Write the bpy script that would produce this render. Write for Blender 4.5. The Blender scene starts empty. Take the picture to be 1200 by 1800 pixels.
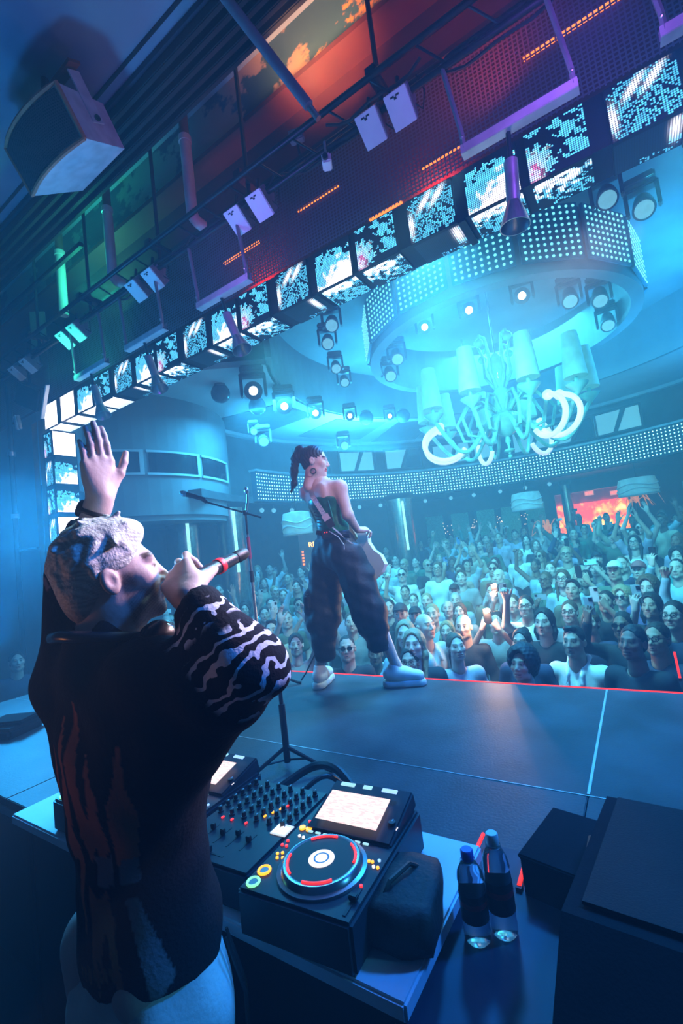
import bpy, bmesh, math, random
import numpy as np
from mathutils import Vector, Matrix, Euler

# ------------------------------------------------------------------ camera
scene = bpy.context.scene
col = scene.collection
CAM_H = 1.0          # lens height over the stage boards (z = 0)
RW = np.array([[0.82985093, -0.14481976, -0.53886424],
               [0.54521112, 0.00499052, 0.83828392],
               [-0.11871087, -0.98944547, 0.08309873]])   # rows: world axes seen from the lens (right, down, forward)
cam_d = bpy.data.cameras.new('camera')
cam = bpy.data.objects.new('camera', cam_d)
col.objects.link(cam)
cam_d.sensor_fit = 'HORIZONTAL'; cam_d.sensor_width = 24.0; cam_d.lens = 16.0
cam_d.clip_start = 0.05; cam_d.clip_end = 200
_r, _u, _b = RW[:, 0], -RW[:, 1], -RW[:, 2]
cam.matrix_world = Matrix([[_r[0], _u[0], _b[0], 0], [_r[1], _u[1], _b[1], 0], [_r[2], _u[2], _b[2], CAM_H], [0, 0, 0, 1]])
scene.camera = cam

# ------------------------------------------------------------------ world: dark venue air with thin stage haze
world = bpy.data.worlds.new('world'); scene.world = world
world.use_nodes = True
wn = world.node_tree.nodes; wl = world.node_tree.links
wn['Background'].inputs[0].default_value = (0.01, 0.05, 0.10, 1)
wn['Background'].inputs[1].default_value = 0.0
_vs = wn.new('ShaderNodeVolumeScatter')
_vs.inputs['Color'].default_value = (0.62, 0.88, 1.0, 1)
_vs.inputs['Density'].default_value = 0.034
_vs.inputs['Anisotropy'].default_value = 0.1
wl.new(_vs.outputs[0], wn['World Output'].inputs['Volume'])
scene.view_settings.view_transform = 'Standard'
scene.view_settings.look = 'None'
scene.view_settings.gamma = 1.0
scene.view_settings.use_curve_mapping = False
scene.view_settings.exposure = 0.0
scene.cycles.volume_bounces = 0
scene.cycles.max_bounces = 5
scene.cycles.diffuse_bounces = 2
scene.cycles.glossy_bounces = 2
scene.cycles.transmission_bounces = 4
scene.cycles.sample_clamp_indirect = 4.0
scene.cycles.sample_clamp_direct = 0.0
scene.cycles.use_denoising = True

# ------------------------------------------------------------------ lights: the venue's rig plus added fills without fixtures
def aim(o, target):
    d = Vector(target) - o.location
    o.rotation_euler = d.to_track_quat('-Z', 'Y').to_euler()
def area(name, loc, target, power, rgb, size, spread=180):
    l = bpy.data.lights.new(name, 'AREA'); l.energy = power; l.color = rgb
    l.shape = 'DISK'; l.size = size; l.spread = math.radians(spread)
    o = bpy.data.objects.new(name, l); col.objects.link(o); o.location = loc; aim(o, target); return o
def spot(name, loc, target, power, rgb, deg, blend=0.4, r=0.08):
    l = bpy.data.lights.new(name, 'SPOT'); l.energy = power; l.color = rgb
    l.spot_size = math.radians(deg); l.spot_blend = blend; l.shadow_soft_size = r
    o = bpy.data.objects.new(name, l); col.objects.link(o); o.location = loc; aim(o, target); return o
def point(name, loc, power, rgb, r=0.05):
    l = bpy.data.lights.new(name, 'POINT'); l.energy = power; l.color = rgb; l.shadow_soft_size = r
    o = bpy.data.objects.new(name, l); col.objects.link(o); o.location = loc; return o

CY = (0.10, 0.72, 1.0); TEAL = (0.12, 0.95, 0.85); BLUE = (0.03, 0.25, 1.0)
#LIGHTS
area('wash_hall', (-1.6, 9.8, 4.9), (-1.6, 9.0, 0), 420, (0.05, 0.58, 0.92), 2.5)
area('hall_haze_fill_left', (-5.3, 9.4, 3.3), (-4.6, 9.0, 6), 420, (0.04, 0.54, 0.95), 2.0)  # added lamp without a fixture, lifts the upper haze and ceiling
area('hall_haze_fill_right', (2.2, 9.4, 3.4), (1.4, 9.0, 6), 380, (0.02, 0.40, 0.95), 2.0)  # added like the left one, for haze on the right
spot('chandelier_fill', (-1.4, 3.7, 3.0), (-1.66, 8.1, 3.15), 520, (0.22, 1.0, 0.80), 32, 0.5, 0.15)  # added unseen lamp that brightens the chandelier
spot('crowd_fill_left', (-3.4, 3.7, 3.5), (-3.2, 9.5, -0.2), 900, (0.10, 0.80, 0.85), 60, 0.7, 0.2)  # added lamp hidden behind the header, brightens the far crowd
spot('crowd_fill_right', (0.6, 3.7, 3.5), (-0.6, 9.5, -0.2), 900, (0.08, 0.75, 0.85), 60, 0.7, 0.2)  # second added crowd lamp, also hidden behind the header
area('wash_hall_left', (-5.6, 6.6, 3.95), (-5.6, 6.9, 0), 440, (0.04, 0.50, 0.95), 1.6)
area('wash_crowd', (-1.2, 3.65, 3.6), (-1.6, 7.0, -0.6), 330, (0.11, 0.70, 0.92), 0.6, 140)
area('wash_stage_left', (-6.3, 2.5, 1.9), (-2.5, 1.8, 0.0), 190, (0.02, 0.40, 1.0), 1.0, 160)
spot('wash_stage', (1.7, 2.95, 3.4), (-0.9, 1.6, 0), 1100, (0.01, 0.20, 1.0), 72, 0.6, 0.25)
spot('wash_stage_back', (-1.3, 4.3, 3.5), (-1.5, 2.0, 0), 1050, (0.01, 0.26, 1.0), 80, 0.7, 0.25)
area('ceiling_bounce_fill', (-4.2, 1.3, 0.6), (-3.4, 1.6, 5.2), 44, (0.02, 0.34, 0.95), 0.5, 120)  # added off-frame lamp in place of light bounced onto the ceiling
spot('rig_fill', (-2.0, -0.8, 0.6), (-1.6, 2.7, 3.8), 45, (0.16, 0.50, 1.0), 75, 0.9, 0.3)  # added unseen fill for the underside of the rig
area('uplight_red', (-0.4, 2.75, 4.15), (-0.6, 3.3, 4.75), 4, (1.0, 0.06, 0.03), 0.5)
area('mesh_red', (-0.9, 3.30, 3.62), (-0.9, 3.31, 4.4), 11, (1.0, 0.06, 0.03), 0.3)
area('mesh_red_left', (-2.7, 3.30, 3.62), (-2.7, 3.31, 4.4), 9, (1.0, 0.08, 0.03), 0.3)
spot('uplight_amber', (-1.5, 2.55, 4.35), (-1.7, 3.2, 5.6), 420, (1.0, 0.50, 0.20), 62, 0.8, 0.2)
area('uplight_green', (-5.0, 2.98, 4.35), (-5.1, 3.14, 5.2), 30, (0.04, 1.0, 0.55), 0.4)
spot('mesh_green', (-5.2, 2.4, 3.2), (-5.2, 3.12, 3.95), 55, (0.05, 1.0, 0.62), 80, 0.8, 0.1)
area('wash_violet', (0.2, 2.1, 3.2), (-0.6, 3.1, 3.9), 12, (0.32, 0.10, 1.0), 0.5)
area('wash_violet_left', (-2.2, 2.1, 3.1), (-2.4, 3.1, 3.7), 6, (0.34, 0.10, 1.0), 0.5)
spot('key_dj', (0.2, 2.8, 2.5), (-1.02, 0.66, 0.97), 800, (1.0, 0.66, 0.74), 20, 0.5, 0.12)
spot('top_dj', (-0.6, 2.8, 3.3), (-1.05, 0.62, 1.05), 600, (0.40, 0.88, 1.0), 14, 0.5, 0.12)  # added lamp in place of the hall's cyan on his hair
spot('fill_dj', (1.4, 1.3, 1.1), (-1.0, 0.62, -0.08), 60, (0.06, 0.55, 1.0), 20, 0.7, 0.15)  # added off-frame fill on the trousers
spot('amber_dj', (-2.3, -0.6, 0.5), (-1.12, 0.55, 0.85), 12, (1.0, 0.36, 0.10), 30, 0.8, 0.2)
spot('red_singer', (-0.4, -0.2, 2.9), (-1.9, 2.9, 1.42), 130, (1.0, 0.16, 0.12), 13, 0.8, 0.15)
spot('key_singer', (1.6, 1.6, 3.0), (-1.8, 2.9, 1.1), 380, (0.86, 0.86, 1.0), 22, 0.6, 0.15)
spot('rim_singer', (0.2, 4.6, 3.6), (-1.85, 2.9, 1.0), 420, (0.55, 0.9, 1.0), 30, 0.5, 0.2)
# ------------------------------------------------------------------ helpers
HALL = np.array([-1.5, 8.2])
def setp(o, label=None, cat=None, group=None, kind=None):
    if label: o['label'] = label
    if cat: o['category'] = cat
    if group: o['group'] = group
    if kind: o['kind'] = kind
    return o
def thing(name, label, cat, loc=(0, 0, 0), rz=0.0, group=None):
    o = bpy.data.objects.new(name, None); col.objects.link(o)
    o.empty_display_size = 0.1
    o.location = loc; o.rotation_euler = (0, 0, rz)
    return setp(o, label, cat, group)
def copy_tree(o, parent=None):
    c = o.copy(); col.objects.link(c); c.parent = parent
    for ch in list(o.children): copy_tree(ch, c)
    return c
def basis(z):
    z = np.array(z, float); z /= np.linalg.norm(z)
    a = np.array([0, 0, 1.0]) if abs(z[2]) < 0.9 else np.array([1.0, 0, 0])
    x = np.cross(a, z); x /= np.linalg.norm(x)
    return x, np.cross(z, x), z
class MB:
    def __init__(s): s.v = []; s.f = []; s.m = []; s.cur = 0
    def add(s, vs, fs):
        n = len(s.v); s.v += [tuple(float(c) for c in p) for p in vs]
        s.f += [tuple(n + i for i in f) for f in fs]; s.m += [s.cur] * len(fs)
        return s
    def box(s, c, d, rz=0.0, M=None):
        hx, hy, hz = d[0] / 2, d[1] / 2, d[2] / 2
        P = [(x, y, z) for x in (-hx, hx) for y in (-hy, hy) for z in (-hz, hz)]
        if M is None:
            ca, sa = math.cos(rz), math.sin(rz)
            P = [(c[0] + x * ca - y * sa, c[1] + x * sa + y * ca, c[2] + z) for x, y, z in P]
        else:
            P = [np.array(c) + M @ np.array(p) for p in P]
        return s.add(P, [(0, 1, 3, 2), (4, 6, 7, 5), (0, 4, 5, 1), (2, 3, 7, 6), (0, 2, 6, 4), (1, 5, 7, 3)])
    def bbox(s, c, d, b, rz=0.0, M=None):
        """box with bevelled vertical-ish edges (octagonal) in all three axes"""
        bm = bmesh.new(); bmesh.ops.create_cube(bm, size=1.0)
        for v in bm.verts: v.co = Vector((v.co.x * d[0], v.co.y * d[1], v.co.z * d[2]))
        bmesh.ops.bevel(bm, geom=bm.edges[:], offset=b, segments=2, affect='EDGES')
        if M is None:
            R = np.array(Matrix.Rotation(rz, 3, 'Z'))
        else: R = M
        P = [np.array(c) + R @ np.array(v.co) for v in bm.verts]
        bm.verts.index_update()
        F = [[v.index for v in f.verts] for f in bm.faces]; bm.free()
        return s.add(P, F)
    def prism(s, poly, h, M=None, c=(0, 0, 0)):
        """poly in xy, extruded 0..h in z"""
        n = len(poly); P = [(x, y, 0) for x, y in poly] + [(x, y, h) for x, y in poly]
        M = np.eye(3) if M is None else M
        P = [np.array(c) + M @ np.array(p, float) for p in P]
        return s.add(P, [tuple(range(n))[::-1], tuple(range(n, 2 * n))] + [(i, (i + 1) % n, n + (i + 1) % n, n + i) for i in range(n)])
    def cyl(s, a, b, r0, r1=None, n=12, caps=True):
        r1 = r0 if r1 is None else r1
        a = np.array(a, float); b = np.array(b, float)
        x, y, z = basis(b - a); P = []
        for c, r in ((a, r0), (b, r1)):
            for i in range(n):
                t = 2 * math.pi * i / n; P.append(c + r * (math.cos(t) * x + math.sin(t) * y))
        F = [(i, (i + 1) % n, n + (i + 1) % n, n + i) for i in range(n)]
        if caps: F += [tuple(range(n))[::-1], tuple(range(n, 2 * n))]
        return s.add(P, F)
    def tube(s, pts, r, n=8):
        pts = [np.array(p, float) for p in pts]; m = len(pts)
        rr = r if hasattr(r, '__len__') else [r] * m
        P = []; x = None
        for i in range(m):
            t = pts[min(i + 1, m - 1)] - pts[max(i - 1, 0)]; t = t / (np.linalg.norm(t) + 1e-9)
            if x is None: x, y, _ = basis(t)
            else:
                x = x - t * np.dot(x, t); x /= np.linalg.norm(x) + 1e-9
            y = np.cross(t, x)
            for k in range(n):
                a = 2 * math.pi * k / n; P.append(pts[i] + rr[i] * (math.cos(a) * x + math.sin(a) * y))
        F = [(i * n + k, i * n + (k + 1) % n, (i + 1) * n + (k + 1) % n, (i + 1) * n + k) for i in range(m - 1) for k in range(n)]
        F += [tuple(range(n))[::-1], tuple(range((m - 1) * n, m * n))]
        return s.add(P, F)
    def lathe(s, prof, n=20, c=(0, 0, 0), M=None, cap=True):
        """profile of (r, z)"""
        M = np.eye(3) if M is None else M
        P = [np.array(c) + M @ np.array([r * math.cos(2 * math.pi * k / n), r * math.sin(2 * math.pi * k / n), z]) for r, z in prof for k in range(n)]
        m = len(prof)
        F = [(i * n + k, i * n + (k + 1) % n, (i + 1) * n + (k + 1) % n, (i + 1) * n + k) for i in range(m - 1) for k in range(n)]
        if cap: F += [tuple(range(n))[::-1], tuple(range((m - 1) * n, m * n))]
        return s.add(P, F)
    def ball(s, c, r, n=12, m=8, M=None):
        r3 = r if hasattr(r, '__len__') else (r, r, r)
        M = np.eye(3) if M is None else M
        prof = [(math.sin(math.pi * (i + 0.02) / (m + 0.04)), -math.cos(math.pi * (i + 0.02) / (m + 0.04))) for i in range(m + 1)]
        return s.lathe(prof, n, c, M @ np.diag(r3))
    def arc(s, c, r0, r1, a0, a1, z0, z1, n=24):
        """curved slab between radii r0<r1, angles, heights"""
        P = []
        for i in range(n + 1):
            a = a0 + (a1 - a0) * i / n; ca, sa = math.cos(a), math.sin(a)
            for r, z in ((r0, z0), (r1, z0), (r1, z1), (r0, z1)):
                P.append((c[0] + r * ca, c[1] + r * sa, z))
        F = []
        for i in range(n):
            for k in range(4):
                F.append((4 * i + k, 4 * i + (k + 1) % 4, 4 * i + 4 + (k + 1) % 4, 4 * i + 4 + k))
        F += [(3, 2, 1, 0), (4 * n, 4 * n + 1, 4 * n + 2, 4 * n + 3)]
        return s.add(P, F)
    def build(s, name, mat, parent=None, smooth=False, world=False, **kw):
        me = bpy.data.meshes.new(name)
        me.from_pydata(s.v, [], s.f)
        mats = mat if isinstance(mat, (list, tuple)) else [mat]
        for m in mats: me.materials.append(m)
        if len(mats) > 1: me.polygons.foreach_set('material_index', s.m)
        bm = bmesh.new(); bm.from_mesh(me); bmesh.ops.recalc_face_normals(bm, faces=bm.faces[:]); bm.to_mesh(me); bm.free()
        if smooth:
            me.polygons.foreach_set('use_smooth', [True] * len(me.polygons))
            try: me.set_sharp_from_angle(angle=math.radians(40))
            except Exception: pass
        o = bpy.data.objects.new(name, me); col.objects.link(o)
        if parent is not None:
            o.parent = parent
            if world: o.location = -parent.location
        return setp(o, **kw)
def link_mesh(name, me, parent=None, **kw):
    o = bpy.data.objects.new(name, me); col.objects.link(o); o.parent = parent
    return setp(o, **kw)

# ------------------------------------------------------------------ materials
MATS = {}
def mat(name, rgb=(0.5, 0.5, 0.5), rough=0.6, metal=0.0, emit=None, es=0.0, var=0.12, scale=6.0, bump=0.0, bscale=40.0,
        objcol=False, trans=0.0, alpha=1.0, rgb2=None, spec=0.5, coat=0.0, ior=1.45):
    if name in MATS: return MATS[name]
    m = bpy.data.materials.new(name); m.use_nodes = True; MATS[name] = m
    nt = m.node_tree; n = nt.nodes; L = nt.links; p = n['Principled BSDF']
    p.inputs['Roughness'].default_value = rough; p.inputs['Metallic'].default_value = metal
    p.inputs['Specular IOR Level'].default_value = spec
    p.inputs['Coat Weight'].default_value = coat
    p.inputs['IOR'].default_value = ior
    if trans: p.inputs['Transmission Weight'].default_value = trans
    if alpha < 1: p.inputs['Alpha'].default_value = alpha
    tc = n.new('ShaderNodeTexCoord')
    nz = n.new('ShaderNodeTexNoise'); nz.inputs['Scale'].default_value = scale; nz.inputs['Detail'].default_value = 4
    L.new(tc.outputs['Object'], nz.inputs['Vector'])
    mix = n.new('ShaderNodeMix'); mix.data_type = 'RGBA'
    c2 = rgb2 if rgb2 else tuple(c * (1 - var * 2.2) for c in rgb)
    mix.inputs[6].default_value = (*c2, 1); mix.inputs[7].default_value = (*rgb, 1)
    rp = n.new('ShaderNodeValToRGB'); rp.color_ramp.elements[0].position = 0.35; rp.color_ramp.elements[1].position = 0.62
    L.new(nz.outputs['Fac'], rp.inputs[0]); L.new(rp.outputs[0], mix.inputs[0])
    out = mix.outputs[2]
    if objcol:
        oi = n.new('ShaderNodeObjectInfo'); mu = n.new('ShaderNodeMix'); mu.data_type = 'RGBA'; mu.blend_type = 'MULTIPLY'
        mu.inputs[0].default_value = 1; L.new(out, mu.inputs[6]); L.new(oi.outputs['Color'], mu.inputs[7]); out = mu.outputs[2]
    L.new(out, p.inputs['Base Color'])
    if emit:
        p.inputs['Emission Color'].default_value = (*emit, 1); p.inputs['Emission Strength'].default_value = es
    if bump:
        bz = n.new('ShaderNodeTexNoise'); bz.inputs['Scale'].default_value = bscale; bz.inputs['Detail'].default_value = 5
        L.new(tc.outputs['Object'], bz.inputs['Vector'])
        bp = n.new('ShaderNodeBump'); bp.inputs['Strength'].default_value = bump; bp.inputs['Distance'].default_value = 0.01
        L.new(bz.outputs['Fac'], bp.inputs['Height']); L.new(bp.outputs[0], p.inputs['Normal'])
    return m
M_stage = mat('stage_boards', (0.060, 0.064, 0.072), 0.50, spec=0.28, var=0.2, scale=3, bump=0.15, bscale=90)
M_black = mat('black_paint', (0.012, 0.012, 0.014), 0.55)
M_darkmetal = mat('dark_metal', (0.03, 0.03, 0.034), 0.4, 0.6)
M_white = mat('white_paint', (0.72, 0.72, 0.72), 0.5, var=0.06)
M_grey = mat('grey_metal', (0.42, 0.43, 0.45), 0.4, 0.5)
M_steel = mat('steel', (0.6, 0.6, 0.62), 0.28, 0.9)
M_ceil = mat('stage_ceiling_paint', (0.30, 0.36, 0.42), 0.8, rgb2=(0.16, 0.18, 0.30), scale=0.9)
M_red = mat('red_brown_plaster', (0.12, 0.018, 0.014), 0.7, rgb2=(0.06, 0.009, 0.009), scale=1.4, bump=0.1, bscale=25)
M_hallceil = mat('hall_ceiling_paint', (0.62, 0.64, 0.66), 0.8, var=0.04, scale=1.5)
M_halldark = mat('hall_dark_panel', (0.10, 0.10, 0.11), 0.7)
M_hallwall = mat('hall_wall_paint', (0.26, 0.27, 0.29), 0.75, scale=1.2)
M_wood = mat('dark_wood_panel', (0.06, 0.028, 0.018), 0.45, scale=4, var=0.25)
M_floor = mat('hall_floor', (0.03, 0.03, 0.03), 0.6)
M_redled = mat('red_led', (0.2, 0.0, 0.0), 0.4, emit=(1.0, 0.03, 0.015), es=1.6)

# ------------------------------------------------------------------ stage
st = thing('floor_stage', None, None); st['kind'] = 'structure'; st['label'] = 'dark blue-lit stage floor of large boards with thin joints'
ys = [0.97, 1.9, 3.12]; xs = [-5.05, -2.74, -0.3, 2.14, 4.2]
for i in range(4):
    for j in range(2):
        g = 0.004
        b = MB().bbox(((xs[i] + xs[i + 1]) / 2, (ys[j] + ys[j + 1]) / 2, -0.02), (xs[i + 1] - xs[i] - g, ys[j + 1] - ys[j] - g, 0.04), 0.003)
        b.build('stage_board', M_stage, st)
M_joint = mat('pale_joint_line', (0.55, 0.57, 0.60), 0.35, 0.3)  # thin pale lines laid along the board joints
MB().box((-0.3, 2.51, 0.0005), (0.010, 1.20, 0.002)).build('joint_line', M_joint, st)
MB().box((-0.425, 1.9, 0.0003), (9.2, 0.004, 0.0016)).build('joint_line', M_joint, st)
b = MB().box((-0.425, 2.045, -0.06), (9.25, 2.15, 0.038)); b.build('stage_deck', M_grey, st)
b = MB().box((-0.425, 3.10, -0.73), (9.25, 0.03, 1.3)); b.box((-5.035, 2.045, -0.73), (0.03, 2.15, 1.3)); b.box((-0.425, 0.985, -0.4), (9.25, 0.03, 0.64)); b.build('stage_skirt', M_black, st)
setp(MB().bbox((-0.425, 3.128, -0.004), (9.25, 0.014, 0.014), 0.004).build('led_strip', M_redled), 'thin red LED strip along the front edge of the stage', 'led strip')
setp(MB().box((-0.6, -0.3, -0.745), (9.5, 2.6, 0.05)).build('floor_pit', M_black), kind='structure')
# hall floor in shallow tiers
_ty = [3.13] + [4.5 + 0.9 * k for k in range(12)] + [19.0]
for k in range(len(_ty) - 1):
    z = -1.55 if k == 0 else -1.55 + 0.085 * min(k, 11)
    setp(MB().box((-1.5, (_ty[k] + _ty[k + 1]) / 2, z - 0.15), (20, _ty[k + 1] - _ty[k], 0.3)).build('floor_tier_%d' % (k + 1), M_floor), kind='structure')
setp(MB().box((-8.3, 1.0, -1.70), (6.5, 4.25, 0.3)).build('floor_side', M_floor), kind='structure')
# stage house: ceiling, walls
cs = thing('ceiling_stage', None, None, (-2, 0.5, 4.95)); cs['kind'] = 'structure'; cs['label'] = 'painted ceiling over the stage, lower part and raised strip'
MB().box((-2, 0.18, 5.05), (16, 3.96, 0.2)).build('lower_ceiling', M_ceil, cs, world=True)
MB().box((-2, 2.8, 5.85), (16, 1.3, 0.2)).build('raised_strip', M_ceil, cs, world=True)
MB().box((-2, 2.2, 5.45), (16, 0.08, 0.7)).build('riser', M_black, cs, world=True)
setp(MB().box((-10, 0.8, 2), (0.2, 5.0, 8)).build('wall_left', M_hallwall), kind='structure')
setp(MB().box((6, 0.8, 2), (0.2, 5.0, 8)).build('wall_right', M_black), kind='structure')
setp(MB().box((-2, -1.7, 2), (16, 0.2, 8)).build('wall_back', M_black), kind='structure')
# ------------------------------------------------------------------ proscenium: header, leg, screens
rng = np.random.RandomState(7)
def vnoise(u, v, f, seed):
    r = np.random.RandomState(seed).rand(64, 64)
    x = u * f; y = v * f; i = np.floor(x).astype(int); j = np.floor(y).astype(int); fx = x - i; fy = y - j
    fx = fx * fx * (3 - 2 * fx); fy = fy * fy * (3 - 2 * fy)
    g = lambda a, b: r[a % 64, b % 64]
    return (g(i, j) * (1 - fx) + g(i + 1, j) * fx) * (1 - fy) + (g(i, j + 1) * (1 - fx) + g(i + 1, j + 1) * fx) * fy
def led_material():
    m = bpy.data.materials.new('led_screen'); m.use_nodes = True; nt = m.node_tree; n = nt.nodes; L = nt.links
    p = n['Principled BSDF']; p.inputs['Base Color'].default_value = (0.012, 0.012, 0.02, 1); p.inputs['Roughness'].default_value = 0.45
    at_ = n.new('ShaderNodeAttribute'); at_.attribute_name = 'video'
    uv = n.new('ShaderNodeUVMap'); sc = n.new('ShaderNodeVectorMath'); sc.operation = 'FRACTION'
    su = n.new('ShaderNodeVectorMath'); su.operation = 'SUBTRACT'; su.inputs[1].default_value = (0.5, 0.5, 0)
    ln = n.new('ShaderNodeVectorMath'); ln.operation = 'LENGTH'
    mr = n.new('ShaderNodeMapRange'); mr.inputs[1].default_value = 0.30; mr.inputs[2].default_value = 0.50; mr.inputs[3].default_value = 1; mr.inputs[4].default_value = 0.06
    L.new(uv.outputs[0], sc.inputs[0]); L.new(sc.outputs[0], su.inputs[0]); L.new(su.outputs[0], ln.inputs[0]); L.new(ln.outputs['Value'], mr.inputs[0])
    L.new(at_.outputs['Color'], p.inputs['Emission Color'])
    mu = n.new('ShaderNodeMath'); mu.operation = 'MULTIPLY'; mu.inputs[1].default_value = 3.4
    L.new(mr.outputs[0], mu.inputs[0]); L.new(mu.outputs[0], p.inputs['Emission Strength'])
    return m
M_led = led_material()
def video(kind, n):
    u, v = np.meshgrid((np.arange(n) + 0.5) / n, (np.arange(n) + 0.5) / n)      # u right, v up
    sp = (vnoise(u, v, 9, 3) * 0.6 + vnoise(u, v, 19, 5) * 0.4)
    grain = np.random.RandomState(11).rand(n, n)
    cy = np.array([0.10, 0.62, 1.0]); wh = np.array([0.9, 0.9, 1.0])
    I = np.zeros((n, n)); W = np.zeros((n, n)); pk = np.zeros((n, n))
    if kind == 'A':
        body = (v < 0.98 - 0.15 * sp) & ((sp > 0.42) | (v < 0.62))
        I = body * (0.55 + 0.5 * sp); W = np.clip((0.48 - v + (u - 0.6) * 0.55 + (sp - 0.5) * 0.8) * 3.2, 0, 1); pk = np.exp(-((u - 0.55) / 0.3) ** 2) * np.clip(0.5 - v, 0, 1) * 0.5
    elif kind == 'B':
        r = np.hypot((u - 0.08) * 1.0, v - 0.30) + (sp - 0.5) * 0.55; ring = ((r < 0.40) & (sp > 0.30)) | ((r > 0.66) & (sp > 0.42) & (v > 0.15)) | ((u > 0.80) & (v > 0.15) & (sp > 0.34) & (grain > 0.2))
        I = ring * (0.5 + 0.5 * sp) * (v > 0.03); W = np.exp(-((r - 0.2) / 0.10) ** 2) * 0.10; pk = np.exp(-((u - 0.1) / 0.12) ** 2 - ((v - 0.2) / 0.2) ** 2) * 0.6
    elif kind == 'C':
        r = np.hypot(u - 0.5, v - 0.45)
        I = ((grain > 0.35) & (r < 0.62)) * (0.35 + 0.5 * sp) * np.clip(1.3 - v * 0.4, 0, 1)
        W = np.exp(-((u - 0.40 - (v - 0.8) * 0.8) / 0.07) ** 2 - ((v - 0.80) / 0.13) ** 2) + np.exp(-((u - 0.68 - (v - 0.8) * 0.8) / 0.07) ** 2 - ((v - 0.80) / 0.13) ** 2) + 0.8 * np.exp(-((u - 0.06) / 0.05) ** 2 - ((v - 0.4) / 0.2) ** 2)
    elif kind == 'a':      # underside, bright along the stage edge
        I = ((sp > 0.40) | (v > 0.6)) * (0.4 + 0.5 * sp) * (grain > 0.12); W = np.clip((v - 0.62 + (sp - 0.5) * 0.8) * 3.5, 0, 1)
    elif kind == 'b':
        I = ((sp + v * 0.4 > 0.62)) * (0.4 + 0.5 * sp) * (grain > 0.15); W = np.clip((v - 0.55 + (sp - 0.5) * 1.4) * 2.2, 0, 1) * np.clip(1.4 - u, 0, 1)
    elif kind == 'c':
        I = ((u > 0.8) & (sp > 0.45) & (v > 0.2)) * 0.6 + ((v < 0.15) & (grain > 0.72) & (u > 0.4)) * 0.5; W = np.exp(-((u - 0.9) / 0.07) ** 2 - ((v - 0.6) / 0.25) ** 2) * 0.8
        I = np.maximum(I, 0.012)
    elif kind == 'W':
        I = np.ones((n, n)); W = np.ones((n, n)) * 0.95
    elif kind == 'w':
        I = np.ones((n, n)) * 0.8; W = np.ones((n, n)) * (0.3 + 0.5 * v)
    I = np.clip(I, 0, 1)[..., None]; W = np.clip(W, 0, 1)[..., None]; pk = np.clip(pk, 0, 1)[..., None]
    c = I * cy * 0.75 * (1 - W) + W * wh * 1.6 + pk * np.array([1.0, 0.25, 0.6]) * 0.8
    return c
def led_mesh(kind, w, h, n=26):
    """panel face in its local xy plane, centred, facing +z, with a thin black cabinet behind"""
    vs = [((i / n - 0.5) * w, (j / n - 0.5) * h, 0.0) for j in range(n + 1) for i in range(n + 1)]
    fs = [(j * (n + 1) + i, j * (n + 1) + i + 1, (j + 1) * (n + 1) + i + 1, (j + 1) * (n + 1) + i) for j in range(n) for i in range(n)]
    k = len(vs); e = 0.006; d = 0.03
    vs += [(x, y, z) for z in (-0.001, -d) for x, y in ((-w / 2 - e, -h / 2 - e), (w / 2 + e, -h / 2 - e), (w / 2 + e, h / 2 + e), (-w / 2 - e, h / 2 + e))]
    cf = [(k, k + 1, k + 2, k + 3), (k + 7, k + 6, k + 5, k + 4)] + [(k + i, k + 4 + i, k + 4 + (i + 1) % 4, k + (i + 1) % 4) for i in range(4)]
    me = bpy.data.meshes.new('led_panel_' + kind); me.from_pydata(vs, [], fs + cf)
    me.materials.append(M_led); me.materials.append(M_black)
    me.polygons.foreach_set('material_index', [0] * len(fs) + [1] * len(cf))
    c = video(kind, n).reshape(-1, 3)
    c = np.vstack([c, np.zeros((len(cf), 3))])
    a = me.attributes.new('video', 'FLOAT_COLOR', 'FACE'); a.data.foreach_set('color', np.c_[c, np.ones(len(c))].ravel())
    uv = me.uv_layers.new(name='UVMap')
    uvs = []
    for p in me.polygons:
        if p.index < n * n: uvs += [0, 0, 1, 0, 1, 1, 0, 1]
        else: uvs += [0, 0] * len(p.vertices)
    uv.data.foreach_set('uv', uvs)
    return me
PZ0, PZ1, PY0, PY1 = 3.18, 3.52, 3.10, 3.45
hd = thing('proscenium_screen', 'header of small square LED video panels over the stage edge', 'led screen', (0, 3.1, 3.18))
MB().box((-1.3, 3.29, 3.375), (10.7, 0.30, 0.34)).build('cabinet', M_black, hd, world=True)
MP = {k: led_mesh(k, 0.345, 0.335) for k in 'ABCW'}
MU = {k: led_mesh(k, 0.345, 0.30) for k in 'abcw'}
seq = 'ABC'; pitch = 0.43
Rf = Matrix(((1, 0, 0), (0, 0, -1), (0, 1, 0))).to_4x4()      # face -Y, up z
Rd = Matrix(((1, 0, 0), (0, -1, 0), (0, 0, -1))).to_4x4()     # face down, v up = -y (stage side)
x = -0.52; i = 0
ids = list(range(-14, 10))
for i in ids:
    grp, q = divmod(i, 3)
    xx = -0.495 + grp * 1.30 + (0, 0.405, 0.865)[q]
    k = 'ABC'[q]
    if xx < -5.85: k = 'W'
    if xx < -6.62: continue
    o = link_mesh('led_panel', MP[k], hd); o.matrix_local = Matrix.Translation(Vector((xx, 3.105, 3.35)) - hd.location) @ Rf
    ku = k.lower()
    if xx < -5.2: ku = 'w'
    o = link_mesh('led_panel_underside', MU[ku], hd); o.matrix_local = Matrix.Translation(Vector((xx, 3.275, 3.19)) - hd.location) @ Rd
    if q == 2:
        MB().box((xx + 0.205, 3.285, 3.185), (0.05, 0.32, 0.012)).build('hanger_strap', M_darkmetal, hd, world=True)
lg = thing('proscenium_leg_screen', 'tall glowing column of white LED panels at the left stage leg', 'led screen', (-6.6, 3.1, -1.4))
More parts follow.
